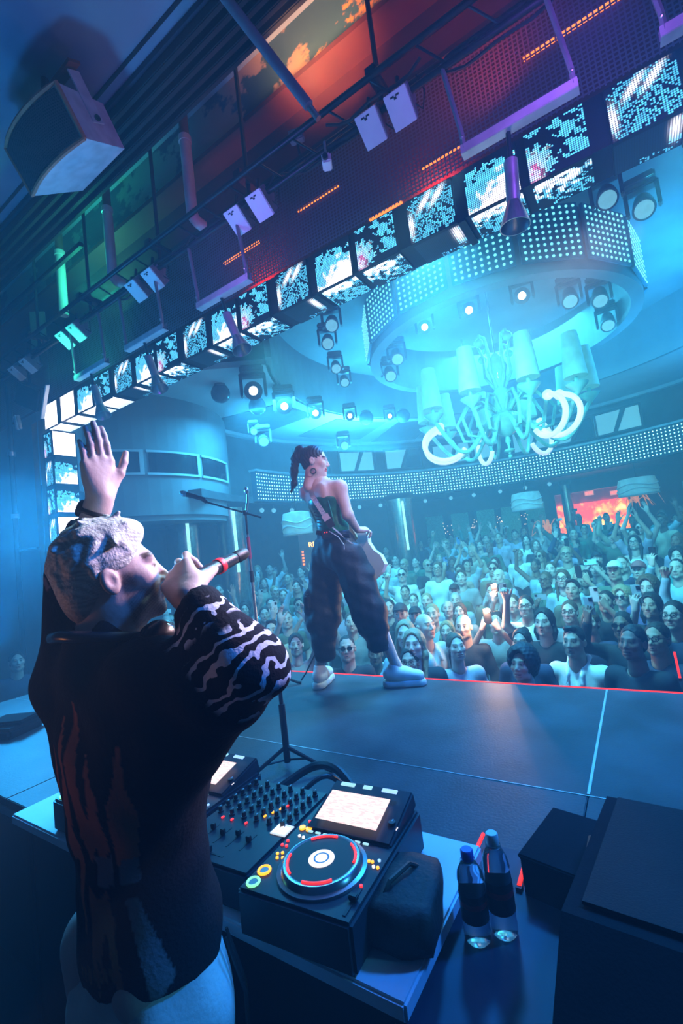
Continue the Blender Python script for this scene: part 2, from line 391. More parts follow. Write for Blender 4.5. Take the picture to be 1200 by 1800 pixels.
MB().box((-6.78, 3.29, 0.88), (0.32, 0.30, 4.55)).build('cabinet', M_black, lg, world=True)
Rl = Matrix(((0, 0, 1), (1, 0, 0), (0, 1, 0))).to_4x4()        # local x -> y, y -> z, z -> x (faces +X)
ML = {k: led_mesh(k, 0.30, 0.335) for k in 'AW'}; MN = {k: led_mesh(k, 0.19, 0.335) for k in 'CB'}
for j in range(11):
    z = 2.96 - j * 0.405
    k = 'WAAWAAWWAAW'[j]
    o = link_mesh('led_panel', ML[k], lg); o.matrix_local = Matrix.Translation(Vector((-6.61, 3.27, z)) - lg.location) @ Rl
    o = link_mesh('led_panel_narrow', MN['BC'[j % 2]], lg); o.matrix_local = Matrix.Translation(Vector((-6.78, 3.125, z)) - lg.location) @ Rf
# fascia above the header: wire mesh in front of red wall, mural over it
def mesh_material():
    m = bpy.data.materials.new('wire_mesh'); m.use_nodes = True; nt = m.node_tree; n = nt.nodes; L = nt.links; p = n['Principled BSDF']
    p.inputs['Base Color'].default_value = (0.20, 0.17, 0.19, 1); p.inputs['Metallic'].default_value = 0.5; p.inputs['Roughness'].default_value = 0.45
    tc = n.new('ShaderNodeTexCoord'); sep = n.new('ShaderNodeSeparateXYZ'); L.new(tc.outputs['Object'], sep.inputs[0])
    acc = None
    for ax in ('X', 'Z'):
        a = n.new('ShaderNodeMath'); a.operation = 'MULTIPLY'; a.inputs[1].default_value = 1 / 0.03; L.new(sep.outputs[ax], a.inputs[0])
        b = n.new('ShaderNodeMath'); b.operation = 'FRACT'; L.new(a.outputs[0], b.inputs[0])
        c = n.new('ShaderNodeMath'); c.operation = 'LESS_THAN'; c.inputs[1].default_value = 0.3; L.new(b.outputs[0], c.inputs[0])
        if acc is None: acc = c
        else:
            mx = n.new('ShaderNodeMath'); mx.operation = 'MAXIMUM'; L.new(acc.outputs[0], mx.inputs[0]); L.new(c.outputs[0], mx.inputs[1]); acc = mx
    L.new(acc.outputs[0], p.inputs['Alpha'])
    return m
M_mesh = mesh_material()
def mural_material():
    m = bpy.data.materials.new('cloud_mural_paint'); m.use_nodes = True; nt = m.node_tree; n = nt.nodes; L = nt.links; p = n['Principled BSDF']
    p.inputs['Roughness'].default_value = 0.7
    tc = n.new('ShaderNodeTexCoord'); nz = n.new('ShaderNodeTexNoise'); nz.inputs['Scale'].default_value = 1.5; nz.inputs['Detail'].default_value = 8; nz.inputs['Roughness'].default_value = 0.6
    L.new(tc.outputs['Object'], nz.inputs['Vector'])
    cl = n.new('ShaderNodeValToRGB'); cl.color_ramp.elements[0].position = 0.47; cl.color_ramp.elements[1].position = 0.50; L.new(nz.outputs['Fac'], cl.inputs[0])
    sx = n.new('ShaderNodeSeparateXYZ'); L.new(tc.outputs['Object'], sx.inputs[0])
    mr = n.new('ShaderNodeMapRange'); mr.inputs[1].default_value = -5.5; mr.inputs[2].default_value = 0.5; L.new(sx.outputs['X'], mr.inputs[0])
    paint = n.new('ShaderNodeValToRGB'); e = paint.color_ramp.elements
    e[0].position = 0.0; e[0].color = (0.12, 0.30, 0.26, 1); e[1].position = 1.0; e[1].color = (0.35, 0.10, 0.05, 1)
    for pos, c in ((0.35, (0.16, 0.28, 0.27)), (0.45, (0.42, 0.26, 0.22)), (0.58, (0.50, 0.30, 0.24)), (0.64, (0.75, 0.28, 0.06)), (0.85, (0.72, 0.26, 0.05))):
        q = e.new(pos); q.color = (*c, 1)
    L.new(mr.outputs[0], paint.inputs[0])
    mx = n.new('ShaderNodeMix'); mx.data_type = 'RGBA'; mx.inputs[6].default_value = (0.03, 0.09, 0.14, 1)
    L.new(cl.outputs[0], mx.inputs[0]); L.new(paint.outputs[0], mx.inputs[7]); L.new(mx.outputs[2], p.inputs['Base Color'])
    return m
M_mural = mural_material()
M_strip = mat('orange_led_strip', (0.3, 0.08, 0.0), 0.4, emit=(1.0, 0.22, 0.02), es=2.2)
w = thing('wall_proscenium', None, None, (0, 3.3, 3.5)); w['kind'] = 'structure'; w['label'] = 'red plaster wall with wire mesh and painted clouds over the header'
MB().box((-2.0, 3.36, 4.62), (16, 0.1, 2.16)).build('plaster', M_red, w, world=True)
MB().box((-2.0, 3.24, 5.45), (16, 0.16, 0.64)).build('mural', M_mural, w, world=True)
MB().box((-2.0, 3.2, 5.11), (16, 0.26, 0.05)).build('ledge', M_red, w, world=True)
MB().box((-2.0, 3.125, 3.99), (16, 0.004, 0.86)).build('wire_mesh', M_mesh, w, world=True)
MB().box((-2.0, 3.14, 4.43), (16, 0.05, 0.05)).build('mesh_rail', M_darkmetal, w, world=True)
for xa, xb, z in ((-1.0, -0.35, 3.86), (-2.2, -1.75, 4.15), (-0.2, 0.5, 4.2), (-3.2, -2.7, 4.1), (-1.5, -1.2, 3.7), (0.8, 1.5, 4.05)):
    MB().box(((xa + xb) / 2, 3.30, z), (xb - xa, 0.02, 0.02)).build('led_strip', M_strip, w, world=True)
lw = thing('wall_leg', None, None, (-8, 3.2, 0)); lw['kind'] = 'structure'; lw['label'] = 'side wall of the proscenium beside the LED column'
MB().box((-8.6, 3.32, 1.1), (3.1, 0.2, 5.0)).build('plaster', M_hallwall, lw, world=True)
MB().box((-7.13, 3.19, 1.1), (0.34, 0.06, 4.6)).build('orange_panel', mat('orange_fabric_panel', (0.55, 0.16, 0.06), 0.7, rgb2=(0.20, 0.10, 0.08), scale=2.2), lw, world=True)
# ------------------------------------------------------------------ the hall
hx, hy = HALL
D2 = math.pi / 180
# outer wall (radius 7.4) with a doorway to the red room, built as bays
RWALL = 7.35
def P2(r, a): return (hx + r * math.cos(a), hy + r * math.sin(a))
wh = thing('wall_hall', None, None, (hx, hy, 0)); wh['kind'] = 'structure'; wh['label'] = 'curved rear wall of the club hall with dark wood and glitter panels'
A0, A1 = -42 * D2, 222 * D2
door_a0, door_a1 = 79.5 * D2, 94.5 * D2
M_glit = mat('green_glitter_panel', (0.22, 0.42, 0.30), 0.35, 0.4, rgb2=(0.08, 0.20, 0.14), scale=45, bump=0.4, bscale=60)
for a, b, n in ((A0, door_a0, 40), (door_a1, A1, 40)):
    MB().arc((hx, hy), RWALL, RWALL + 0.2, a, b, -1.6, 2.45, n).build('wood_lining', M_wood, wh, world=True)
MB().arc((hx, hy), RWALL, RWALL + 0.2, door_a0, door_a1, 1.9, 2.45, 6).build('door_lintel', M_wood, wh, world=True)
MB().arc((hx, hy), RWALL + 0.001, RWALL + 0.2, A0, A1, 2.45, 5.4, 80).build('upper_wall', M_hallwall, wh, world=True)
for k, a in enumerate([99.2, 105.0, 111.0, 117.5, 124.0, 67, 60, 53]):
    a *= D2; c = P2(RWALL - 0.03, a)
    MB().bbox((c[0], c[1], 0.75), (0.56, 0.06, 2.0), 0.012, rz=a + math.pi / 2).build('glitter_panel', M_glit, wh, world=True)
M_win = mat('dark_glass', (0.01, 0.012, 0.02), 0.08, spec=0.8)
M_spark = mat('sparkle_bulb', (0.5, 0.4, 0.3), 0.4, emit=(1.0, 0.75, 0.5), es=3)
for k, a in enumerate([102.1, 108.0, 114.2, 120.8]):
    a *= D2; c = P2(RWALL - 0.015, a)
    MB().bbox((c[0], c[1], 0.8), (0.40, 0.03, 1.9), 0.008, rz=a + math.pi / 2).build('dark_window', M_win, wh, world=True)
    b = MB()
    for q in range(9):
        aa = a + rng.uniform(-1.2, 1.2) * D2; c = P2(RWALL - 0.05, aa); b.ball((c[0], c[1], rng.uniform(1.1, 1.5)), 0.012, 6, 4)
    b.build('sparkle_light', M_spark, wh, world=True)
# red room behind the doorway
M_redroom = mat('red_room_wall', (0.55, 0.05, 0.02), 0.6, rgb2=(0.30, 0.02, 0.01), scale=3)
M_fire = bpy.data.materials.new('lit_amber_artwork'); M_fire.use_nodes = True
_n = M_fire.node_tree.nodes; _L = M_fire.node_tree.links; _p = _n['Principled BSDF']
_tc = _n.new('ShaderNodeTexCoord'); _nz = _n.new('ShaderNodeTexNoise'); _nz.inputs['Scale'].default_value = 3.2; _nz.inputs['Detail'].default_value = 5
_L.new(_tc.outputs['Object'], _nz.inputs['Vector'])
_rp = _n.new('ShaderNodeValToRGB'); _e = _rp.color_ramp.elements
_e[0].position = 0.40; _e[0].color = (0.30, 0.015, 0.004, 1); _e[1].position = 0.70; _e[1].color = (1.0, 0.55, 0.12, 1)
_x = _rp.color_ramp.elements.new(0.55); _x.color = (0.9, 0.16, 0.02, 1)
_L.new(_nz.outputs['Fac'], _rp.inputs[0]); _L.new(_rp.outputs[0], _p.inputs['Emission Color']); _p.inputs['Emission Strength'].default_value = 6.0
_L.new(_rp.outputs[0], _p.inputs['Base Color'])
rr = thing('wall_red_room', None, None, (P2(9, 87 * D2)[0], P2(9, 87 * D2)[1], -0.6)); rr['kind'] = 'structure'; rr['label'] = 'glowing red lounge seen through the doorway behind the crowd'
MB().arc((hx, hy), 9.6, 9.7, 76 * D2, 98 * D2, -0.62, 2.2, 8).build('lounge_wall', M_redroom, rr, world=True)
MB().arc((hx, hy), 9.5, 9.58, 78 * D2, 96 * D2, 0.55, 1.62, 8).build('amber_artwork', M_fire, rr, world=True)
MB().arc((hx, hy), 7.56, 9.7, 76 * D2, 98 * D2, 2.1, 2.2, 8).build('lounge_ceiling', M_redroom, rr, world=True)
for s in (76, 98):
    c0 = P2(7.56, s * D2); c1 = P2(9.7, s * D2)
    MB().box(((c0[0] + c1[0]) / 2, (c0[1] + c1[1]) / 2, 0.75), (2.2, 0.08, 2.9), rz=s * D2).build('lounge_side', M_redroom, rr, world=True)
# balcony: band of LED dots, parapet, soffit
M_band = mat('balcony_front', (0.03, 0.08, 0.11), 0.5)
M_dot = mat('led_dot', (0.4, 0.6, 0.6), 0.4, emit=(0.30, 0.95, 1.0), es=5.0)
M_dot2 = mat('drum_led_dot', (0.4, 0.6, 0.6), 0.4, emit=(0.22, 0.9, 0.95), es=1.3); M_dot2.cycles.emission_sampling = 'NONE'
bal = thing('balcony', None, None, (hx, hy, 2.3)); bal['kind'] = 'structure'; bal['label'] = 'curved balcony with dotted LED front around the hall'
B0, B1 = 8 * D2, 186 * D2
MB().arc((hx, hy), 5.62, 5.75, B0, B1, 2.33, 3.02, 60).build('fascia', M_band, bal, world=True)
MB().arc((hx, hy), 5.75, 7.4, B0 - 0.3, B1 + 0.35, 2.30, 2.45, 60).build('soffit', M_halldark, bal, world=True)
MB().arc((hx, hy), 5.58, 5.80, B0, B1, 3.02, 3.07, 60).build('handrail', M_grey, bal, world=True)
b = MB()
na = 200
for j in range(8):
    for i in range(na):
        a = B0 + (B1 - B0) * (i + 0.5) / na; c = P2(5.622, a); nx, ny = -math.cos(a), -math.sin(a); tx, ty = -ny, nx
        z = 2.39 + j * 0.082; r = 0.016
        ps = [(c[0] + tx * r * math.cos(q) + nx * 0.004, c[1] + ty * r * math.cos(q) + ny * 0.004, z + r * math.sin(q)) for q in (0, 1.2566, 2.513, 3.77, 5.027)]
        ps.append((c[0] + nx * 0.012, c[1] + ny * 0.012, z))
        b.add(ps, [(0, 1, 5), (1, 2, 5), (2, 3, 5), (3, 4, 5), (4, 0, 5)])
o = b.build('led_dots', M_dot, bal, world=True); o['kind'] = 'stuff'
# ceiling: outer ring soffit, high centre, hanging drum with LED dot panels
def ring_above(r0, r1, a0, a1, z, n=40, t=0.1): return MB().arc((hx, hy), r0, r1, a0, a1, z, z + t, n)
cl = thing('ceiling_hall', None, None, (hx, hy, 4.2)); cl['kind'] = 'structure'; cl['label'] = 'pale curved ceiling ring and raised centre of the hall'
ring_above(4.1, 6.55, 0 * D2, 218 * D2, 4.2).build('ceiling_ring', M_hallceil, cl, world=True)
MB().arc((hx, hy), 4.05, 4.15, -40 * D2, 222 * D2, 4.2, 5.3, 60).build('ring_upstand', M_hallwall, cl, world=True)
MB().arc((hx, hy), 6.45, 6.6, 0, 218 * D2, 4.12, 4.32, 60).build('ring_edge', M_hallceil, cl, world=True)
MB().box((hx, hy + 0.6, 5.4), (17, 11, 0.2)).build('ceiling_slab', M_hallwall, cl, world=True)
for k, (a0, a1, r0, r1) in enumerate([(128, 141, 4.4, 6.4), (146, 166, 4.4, 6.0), (176, 192, 4.4, 6.4), (100, 116, 4.5, 6.2)]):
    MB().arc((hx, hy), r0, r1, a0 * D2, a1 * D2, 4.185, 4.2, 10).build('ceiling_panel', [M_halldark, M_hallwall][k % 2], cl, world=True)
for k, (px, py) in enumerate([(-4.0, 5.0), (-4.9, 5.3), (-3.0, 4.6)]):
    MB().bbox((px, py, 5.1), (0.75, 0.6, 0.06), 0.01, rz=0.35 * k).build('ceiling_tile', M_hallceil, cl, world=True)
M_drum = mat('drum_panel', (0.06, 0.26, 0.36), 0.5)
dr = thing('led_drum', 'round hanging drum of dotted LED panels above the chandelier', 'led drum', (-1.63, 8.06, 4.2)); dr.scale = (1.08, 1.08, 1.0)
NP = 16
MB().lathe([(1.86, -0.04), (2.02, -0.04), (2.02, 0.04), (1.86, 0.04), (1.86, -0.04)], 64, cap=False).build('rim', M_hallwall, dr)
MB().lathe([(1.90, 0.04), (1.98, 0.04), (1.98, 0.85), (1.90, 0.85), (1.90, 0.04)], 64, cap=False).build('drum_wall', M_hallwall, dr)
pm = None
for k in range(NP):
    a = 2 * math.pi * (k + 0.5) / NP
    Mx = Matrix.Rotation(a, 4, 'Z')
    if pm is None:
        hw = 1.99 * math.tan(math.pi / NP) * 0.94
        pb = MB().bbox((2.02, 0, 0.46), (0.04, 2 * hw, 0.74), 0.008).build('dot_panel', M_drum, dr); pm = pb.data
        db = MB()
        for i in range(9):
            for j in range(9):
                db.ball((2.045, (i - 4) / 4 * hw * 0.86, 0.46 + (j - 4) / 4 * 0.32), (0.008, 0.019, 0.019), 6, 4)
        dd = db.build('led_dots', M_dot2, pb); dd['kind'] = 'stuff'; dm = dd.data
    else:
        pb = link_mesh('dot_panel', pm, dr); dd = link_mesh('led_dots', dm, pb, kind='stuff')
    pb.matrix_local = Mx
for k in range(6):
    a = k * math.pi / 3; MB().cyl((1.94 * math.cos(a), 1.94 * math.sin(a), 0.8), (1.94 * math.cos(a), 1.94 * math.sin(a), 1.1), 0.02, n=6).build('suspension_rod', M_steel, dr)
# rounded side box with windows, at the left of the hall
sb = thing('wall_side_box', None, None, (-7.4, 6.3, 1)); sb['kind'] = 'structure'; sb['label'] = 'rounded viewing box with a strip of windows at the left of the hall'
c = (-9.25, 5.65)
MB().arc(c, 2.15, 2.35, -75 * D2, 45 * D2, 2.0, 4.25, 24).build('curved_front', M_hallwall, sb, world=True)
MB().arc(c, 0.0, 2.3, -75 * D2, 45 * D2, 1.9, 2.02, 24).build('underside', M_hallwall, sb, world=True)
for k in range(3):
    a0, a1 = (-46 + 27 * k) * D2, (-23 + 27 * k) * D2
    wdw = MB().arc(c, 2.352, 2.37, a0, a1, 2.75, 3.12, 8).build('window', M_win, sb, world=True)
    MB().arc(c, 2.35, 2.39, a0 - 0.02, a1 + 0.02, 3.12, 3.16, 8).build('window_frame', M_hallceil, sb, world=True)
    MB().arc(c, 2.35, 2.39, a0 - 0.02, a1 + 0.02, 2.71, 2.75, 8).build('window_frame', M_hallceil, sb, world=True)
    MB().arc(c, 2.35, 2.39, a1, a1 + 0.03, 2.71, 3.16, 2).build('window_mullion', M_hallceil, sb, world=True)
# upper-storey window frames above the balcony band
M_lit = mat('pale_lit_panel', (0.62, 0.72, 0.74), 0.6, var=0.05, emit=(0.25, 0.85, 0.9), es=0.35); M_lit.cycles.emission_sampling = 'NONE'
uw = thing('wall_upper_windows', None, None, (hx, hy, 3.2)); uw['kind'] = 'structure'; uw['label'] = 'row of angled window frames above the dotted balcony'
for k, a in enumerate([161, 147, 133, 119, 107.5, 97, 87, 77]):
    a0 = a * D2; ca = P2(6.2, a0); T = np.array([[math.sin(a0), -math.cos(a0), 0], [0, 0, 1], [-math.cos(a0), -math.sin(a0), 0]]).T
    fr = MB()
    for pts in ([(-0.6, 0), (0.6, 0), (0.6, 0.05), (-0.6, 0.05)], [(-0.6, 0.62), (0.6, 0.62), (0.6, 0.67), (-0.6, 0.67)], [(-0.6, 0), (-0.55, 0), (-0.55, 0.67), (-0.6, 0.67)], [(0.55, 0), (0.6, 0), (0.6, 0.67), (0.55, 0.67)], [(-0.1, 0.05), (-0.02, 0.05), (0.24, 0.62), (0.16, 0.62)]):
        fr.prism(pts, 0.05, T, (ca[0], ca[1], 3.22))
    f = fr.build('window_frame', M_halldark, uw, world=True)
    if k not in (0,):
        MB().prism([(-0.54, 0.06), (-0.12, 0.06), (0.12, 0.61), (-0.54, 0.61)], 0.015, T, (ca[0], ca[1], 3.22)).build('window_pane', M_lit, uw, world=True)
        MB().prism([(0.0, 0.06), (0.54, 0.06), (0.54, 0.61), (0.26, 0.61)], 0.015, T, (ca[0], ca[1], 3.22)).build('window_pane', [M_win, M_lit][k % 2], uw, world=True)
# shiny columns under the balcony
shine_strip = mat('column_painted_shine', (0.5, 0.6, 0.6), 0.4, emit=(0.40, 1.0, 0.92), es=1.1, rgb2=(0.2, 0.3, 0.3), scale=20); shine_strip.cycles.emission_sampling = 'NONE'  # glowing strip stands in for the mirror highlight on each column
M_colm = mat('mirror_column', (0.55, 0.50, 0.42), 0.22, 1.0, var=0.15, scale=12, bump=0.12, bscale=8)
for k, (px, py, d, rr_, lab) in enumerate([(323, 945, 9.4, 0.34, 'shiny metal column under the rounded side box, leftmost of the columns'),
        (408, 950, 9.9, 0.30, 'shiny metal column behind the microphone stand'),
        (703, 900, 12.4, 0.36, 'shiny metal column beside the glitter panels, right of the singer'),
        (1000, 900, 14.0, 0.16, 'slim metal column at the left side of the red doorway')]):
    q = np.array([px - 600, py - 900, 800.0]) / 800 * d; p = RW @ q + np.array([0, 0, 1.0])
    t = thing('column', lab, 'column', (p[0], p[1], -1.4 if k < 2 else -0.95), group='columns under the balcony')
    zt = 2.3 - t.location.z
    MB().cyl((0, 0, 0.08), (0, 0, zt), rr_, n=28).build('shaft', M_colm, t, smooth=True)
    ax_ = math.atan2(-p[1], -p[0]) + 0.25
    if k < 3: MB().bbox((rr_ * math.cos(ax_), rr_ * math.sin(ax_), zt - 0.85), (0.02, 0.065, 1.3), 0.006, rz=ax_).build('painted_shine', shine_strip, t)
    MB().lathe([(rr_ * 1.15, 0), (rr_ * 1.15, 0.08), (rr_, 0.1)], 28).build('base_ring', M_darkmetal, t, smooth=True)
    MB().lathe([(rr_, zt - 0.12), (rr_ * 1.12, zt - 0.06), (rr_ * 1.12, zt)], 28).build('capital_ring', M_darkmetal, t, smooth=True)
# ------------------------------------------------------------------ rig over the stage
M_lens = mat('lit_lens', (0.8, 0.8, 0.8), 0.2, emit=(0.75, 0.95, 1.0), es=6)
M_lensoff = mat('dim_lens', (0.35, 0.5, 0.55), 0.15, emit=(0.25, 0.75, 0.85), es=0.5)
M_fix = mat('fixture_shell', (0.16, 0.17, 0.18), 0.45, var=0.1)
M_pipe = mat('white_pipe_paint', (0.62, 0.55, 0.58), 0.55, var=0.08)
M_pipebr = mat('brown_pipe', (0.16, 0.05, 0.03), 0.6)
M_cable = mat('black_cable', (0.015, 0.015, 0.018), 0.5)
TY, TZ = 2.70, 3.95
tr = thing('truss', 'black lighting truss hanging in front of the header over the stage', 'truss', (-1.3, TY, TZ))
for dy, dz in ((-0.11, 0.1), (0.11, 0.1), (0.0, -0.06)):
    MB().cyl((-7.0, TY + dy, TZ + dz), (4.2, TY + dy, TZ + dz), 0.022, n=10).build('chord', M_darkmetal, tr, True, True)
k = 0
lac = None
for i in range(34):
    x0 = -7.0 + i * 0.33
    b = MB().tube([(0, -0.11, 0.1), (0.165, 0, -0.06), (0.33, 0.11, 0.1)], 0.009, 6) if lac is None else None
    if lac is None: o = b.build('lacing', M_darkmetal, tr); lac = o.data
    else: o = link_mesh('lacing', lac, tr)
    o.location = Vector((x0, TY, TZ)) - tr.location
# cables draped along the truss
for i in range(16):
    x0 = -6.9 + i * 0.62 + rng.uniform(-0.1, 0.1); L_ = rng.uniform(0.5, 1.0); sag = rng.uniform(0.04, 0.14); y0 = TY + rng.uniform(-0.1, 0.06)
    pts = [(x0 + L_ * t, y0 + 0.03 * math.sin(9 * t), TZ + 0.02 - sag * math.sin(math.pi * t)) for t in np.linspace(0, 1, 9)]
    setp(MB().tube(pts, 0.011, 6).build('power_cable', M_cable, tr, True, True))
for i, x0 in enumerate((-5.9, -4.7, -3.45, -2.26, -1.03, 0.3, 1.6)):
    MB().cyl((x0, TY, TZ), (x0, TY, 5.76), 0.018, n=8).build('hanger_rod', M_black, tr, True, True)
    MB().box((x0, TY, TZ + 0.13), (0.07, 0.26, 0.05)).build('clamp', M_darkmetal, tr, world=True)
# trapeze bars with slots, each with a conical projector under it
LAB = {-0.25: 'nearest slotted trapeze bar with perforated lower edge, right of the white boxes', -2.68: 'slotted trapeze bar hanging left of the small box lights in mid truss',
       -3.80: 'third slotted trapeze bar along the truss, over the left header panels', -4.80: 'farthest slotted trapeze bar near the left end of the truss', 0.75: 'slotted trapeze bar at the top right corner of the picture'}
LABC = {-0.25: 'nearest grey cone-tipped projector tube below the trapeze bar', -2.68: 'cone-tipped projector tube in front of the middle header panels', -3.80: 'cone-tipped projector tube third along the header', -4.80: 'farthest cone-tipped projector tube above the raised hand', 0.75: 'cone-tipped projector tube beyond the top right trapeze bar'}
M_bar = mat('trapeze_aluminium', (0.70, 0.66, 0.68), 0.4, 0.3)
M_arm = mat('trapeze_arm_steel', (0.34, 0.33, 0.36), 0.45, 0.5)
for xc in LAB:
    t = thing('trapeze_bar', LAB[xc], 'trapeze bar', (xc, TY, 3.31), group='trapeze bars under the truss')
    MB().bbox((0, -0.012, 0.0), (0.64, 0.006, 0.055), 0.002).build('front_plate', M_bar, t)
    MB().box((0, 0.02, -0.026), (0.64, 0.06, 0.005)).build('lower_flange', M_bar, t)
    for q in range(9):
        MB().bbox((-0.26 + q * 0.065, 0.035, 0.03), (0.035, 0.004, 0.012), 0.0015).build('slot', mat('slot_white', (0.75, 0.75, 0.78), 0.5), t)
    MB().box((0, 0.038, 0.02), (0.64, 0.004, 0.05)).build('back_plate', M_arm, t)
    for s in (-1, 1):
        MB().tube([(s * 0.30, 0, 0.0), (s * 0.30, 0, 0.09), (s * 0.30 - 0.12 * 0.5, 0.0, 0.60)], 0.016, 6).build('arm', M_arm, t)
        MB().ball((s * 0.30, -0.015, 0.07), 0.012, 8, 5).build('bolt', M_steel, t)
    tilt = -0.08 + (0.22 if xc < -1 else 0.0)
    t = thing('cone_projector', LABC[xc], 'stage light', (xc - 0.05, TY + 0.03, 2.75), group='cone projectors under the trapeze bars')
    R3 = np.array(Matrix.Rotation(-tilt if xc > -1 else -0.35, 3, 'Y'))
    top = np.array([0.0, 0, 0.52])
    Q = lambda z: top + R3 @ np.array([0, 0, z])
    MB().cyl(Q(0.0) + np.array([0, 0, 0.06]), Q(-0.18), 0.014, n=8).build('hanger_rod', M_darkmetal, t, True)
    MB().cyl(Q(-0.16), Q(-0.42), 0.038, n=18).build('tube_body', M_grey, t, True)
    MB().lathe([(0.036, 0), (0.085, -0.15), (0.08, -0.15), (0.03, -0.01)], 20, Q(-0.40), R3, cap=False).build('cone_hood', M_steel, t, True)
    MB().box(Q(-0.16), (0.05, 0.03, 0.03), M=R3).build('swivel', M_darkmetal, t)
# pairs of white box fixtures
M_boxw = mat('box_fixture_white', (0.78, 0.80, 0.82), 0.45, var=0.04)
M_boxg = mat('box_fixture_side', (0.22, 0.24, 0.30), 0.5)
bl = [(-1.12, 'nearer-left', 'white box light with three-dot emblem, left of the nearest pair'), (-0.90, '', 'white box light with three-dot emblem, right of the nearest pair'),
      (-2.40, '', 'white box light beside a bare pipe, left of the second pair'), (-2.15, '', 'white box light beside a bare pipe, right of the second pair'),
      (-3.83, '', 'white box light, left one of the third pair along the truss'), (-3.56, '', 'white box light, right one of the third pair along the truss'),
      (-5.24, '', 'white box light, left one of the fourth pair along the truss'), (-4.99, '', 'white box light, right one of the fourth pair along the truss'),
      (-6.50, '', 'white box light at the far left end of the truss, outer one'), (-6.18, '', 'white box light at the far left end of the truss, inner one')]
th = math.radians(38)
Rb = np.array(Matrix.Rotation(-th, 3, 'X'))
for x0, _, lab in bl:
    t = thing('box_light', lab, 'stage light', (x0, TY - 0.02, 3.80), group='white box lights in pairs on the truss')
    MB().bbox(Rb @ np.array([0, 0, 0.0]), (0.155, 0.20, 0.012), 0.003, M=Rb).build('front_plate', M_boxw, t)
    MB().bbox(Rb @ np.array([0, 0, 0.062]), (0.148, 0.192, 0.11), 0.004, M=Rb).build('housing', M_boxg, t)
    MB().prism([(-0.095, 0), (0.095, 0), (0.0, 0.17)], 0.006, Rb @ np.array([[0, 0, 1], [1, 0, 0], [0, 1, 0]], float), Rb @ np.array([0.078, 0, 0.0])).build('side_bracket', M_arm, t)
    lg_ = MB()
    lg_.box(Rb @ np.array([-0.005, -0.075 + 0.012, -0.0075]), (0.018, 0.014, 0.002), M=Rb)
    lg_.box(Rb @ np.array([-0.022, -0.075, -0.0075]), (0.024, 0.010, 0.002), M=Rb); lg_.box(Rb @ np.array([0.014, -0.075, -0.0075]), (0.024, 0.010, 0.002), M=Rb)
    o = lg_.build('emblem', M_black, t); o['kind'] = 'stuff'
    MB().cyl((0, 0.0, 0.10), (0, 0.02, 0.24), 0.014, n=8).build('clamp', M_darkmetal, t)
    MB().tube([(0.06, 0.05, 0.06), (0.12, 0.1, 0.0), (0.15, 0.08, 0.1), (0.12, 0.05, 0.2)], 0.006, 6).build('lead', M_cable, t, True)
# small camera and dark lamp on the truss
t = thing('truss_camera', 'small white camera hanging among cables on the truss', 'camera', (-1.49, 2.68, 3.78))
MB().bbox((0, 0, 0), (0.07, 0.10, 0.07), 0.01, rz=0.5).build('body', M_boxw, t); MB().cyl((0, 0, 0.03), (0.0, 0, 0.16), 0.01, n=8).build('stem', M_steel, t); MB().cyl((0.02, -0.05, -0.01), (0.03, -0.07, -0.015), 0.02, n=12).build('lens', M_black, t)
t = thing('small_floodlight', 'small dark floodlight above the truss near the camera', 'stage light', (-1.72, 2.68, 4.13))
MB().bbox((0, 0, 0), (0.11, 0.06, 0.09), 0.008, rz=0.3).build('housing', M_fix, t); MB().bbox((0.0, -0.036, -0.005), (0.09, 0.004, 0.07), 0.002, rz=0.3).build('glass', M_grey, t); MB().cyl((0, 0, -0.04), (0, 0.01, -0.14), 0.01, n=8).build('bracket', M_darkmetal, t)
# drain pipes with elbows
for x0, lab in ((-3.165, 'thick white pipe ending in an elbow, nearest of the pipes'), (-4.55, 'thick white pipe ending in an elbow, middle of the pipes'), (-5.65, 'thick white pipe without elbow, farthest of the pipes')):
    t = thing('drain_pipe', lab, 'pipe', (x0, 2.9, 4.35), group='white pipes above the truss')
    MB().cyl((0, 0, 0.82), (0, 0, 1.36), 0.046, n=14).build('upper_pipe', M_pipebr, t, True)
    pts = [(0, 0, 0.82), (0, 0, 0.06)] + ([(0.0, 0.02, 0.02), (0.01, 0.05, -0.01), (0.015, 0.12, -0.02)] if x0 > -5 else [(0, 0, 0.0)])
    MB().tube(pts, 0.055, 14).build('white_pipe', M_pipe, t, True)
    MB().lathe([(0.062, 0.80), (0.062, 0.86)], 14).build('collar', M_pipe, t, True)
setp(MB().tube([(-1.80, 2.02, 4.78), (-1.43, 2.42, 3.97)], 0.036, 12).build('slanted_pole', mat('grey_pole', (0.30, 0.32, 0.38), 0.4, 0.4), smooth=True), 'slanted grey pole coming down from the ceiling tracks', 'pole')
setp(MB().tube([(-1.425, 2.425, 3.96), (-1.39, 2.46, 3.88)], 0.022, 12).build('pole_tip', M_steel, smooth=True), 'short shiny metal sleeve at the lower end of the slanted pole', 'pole')
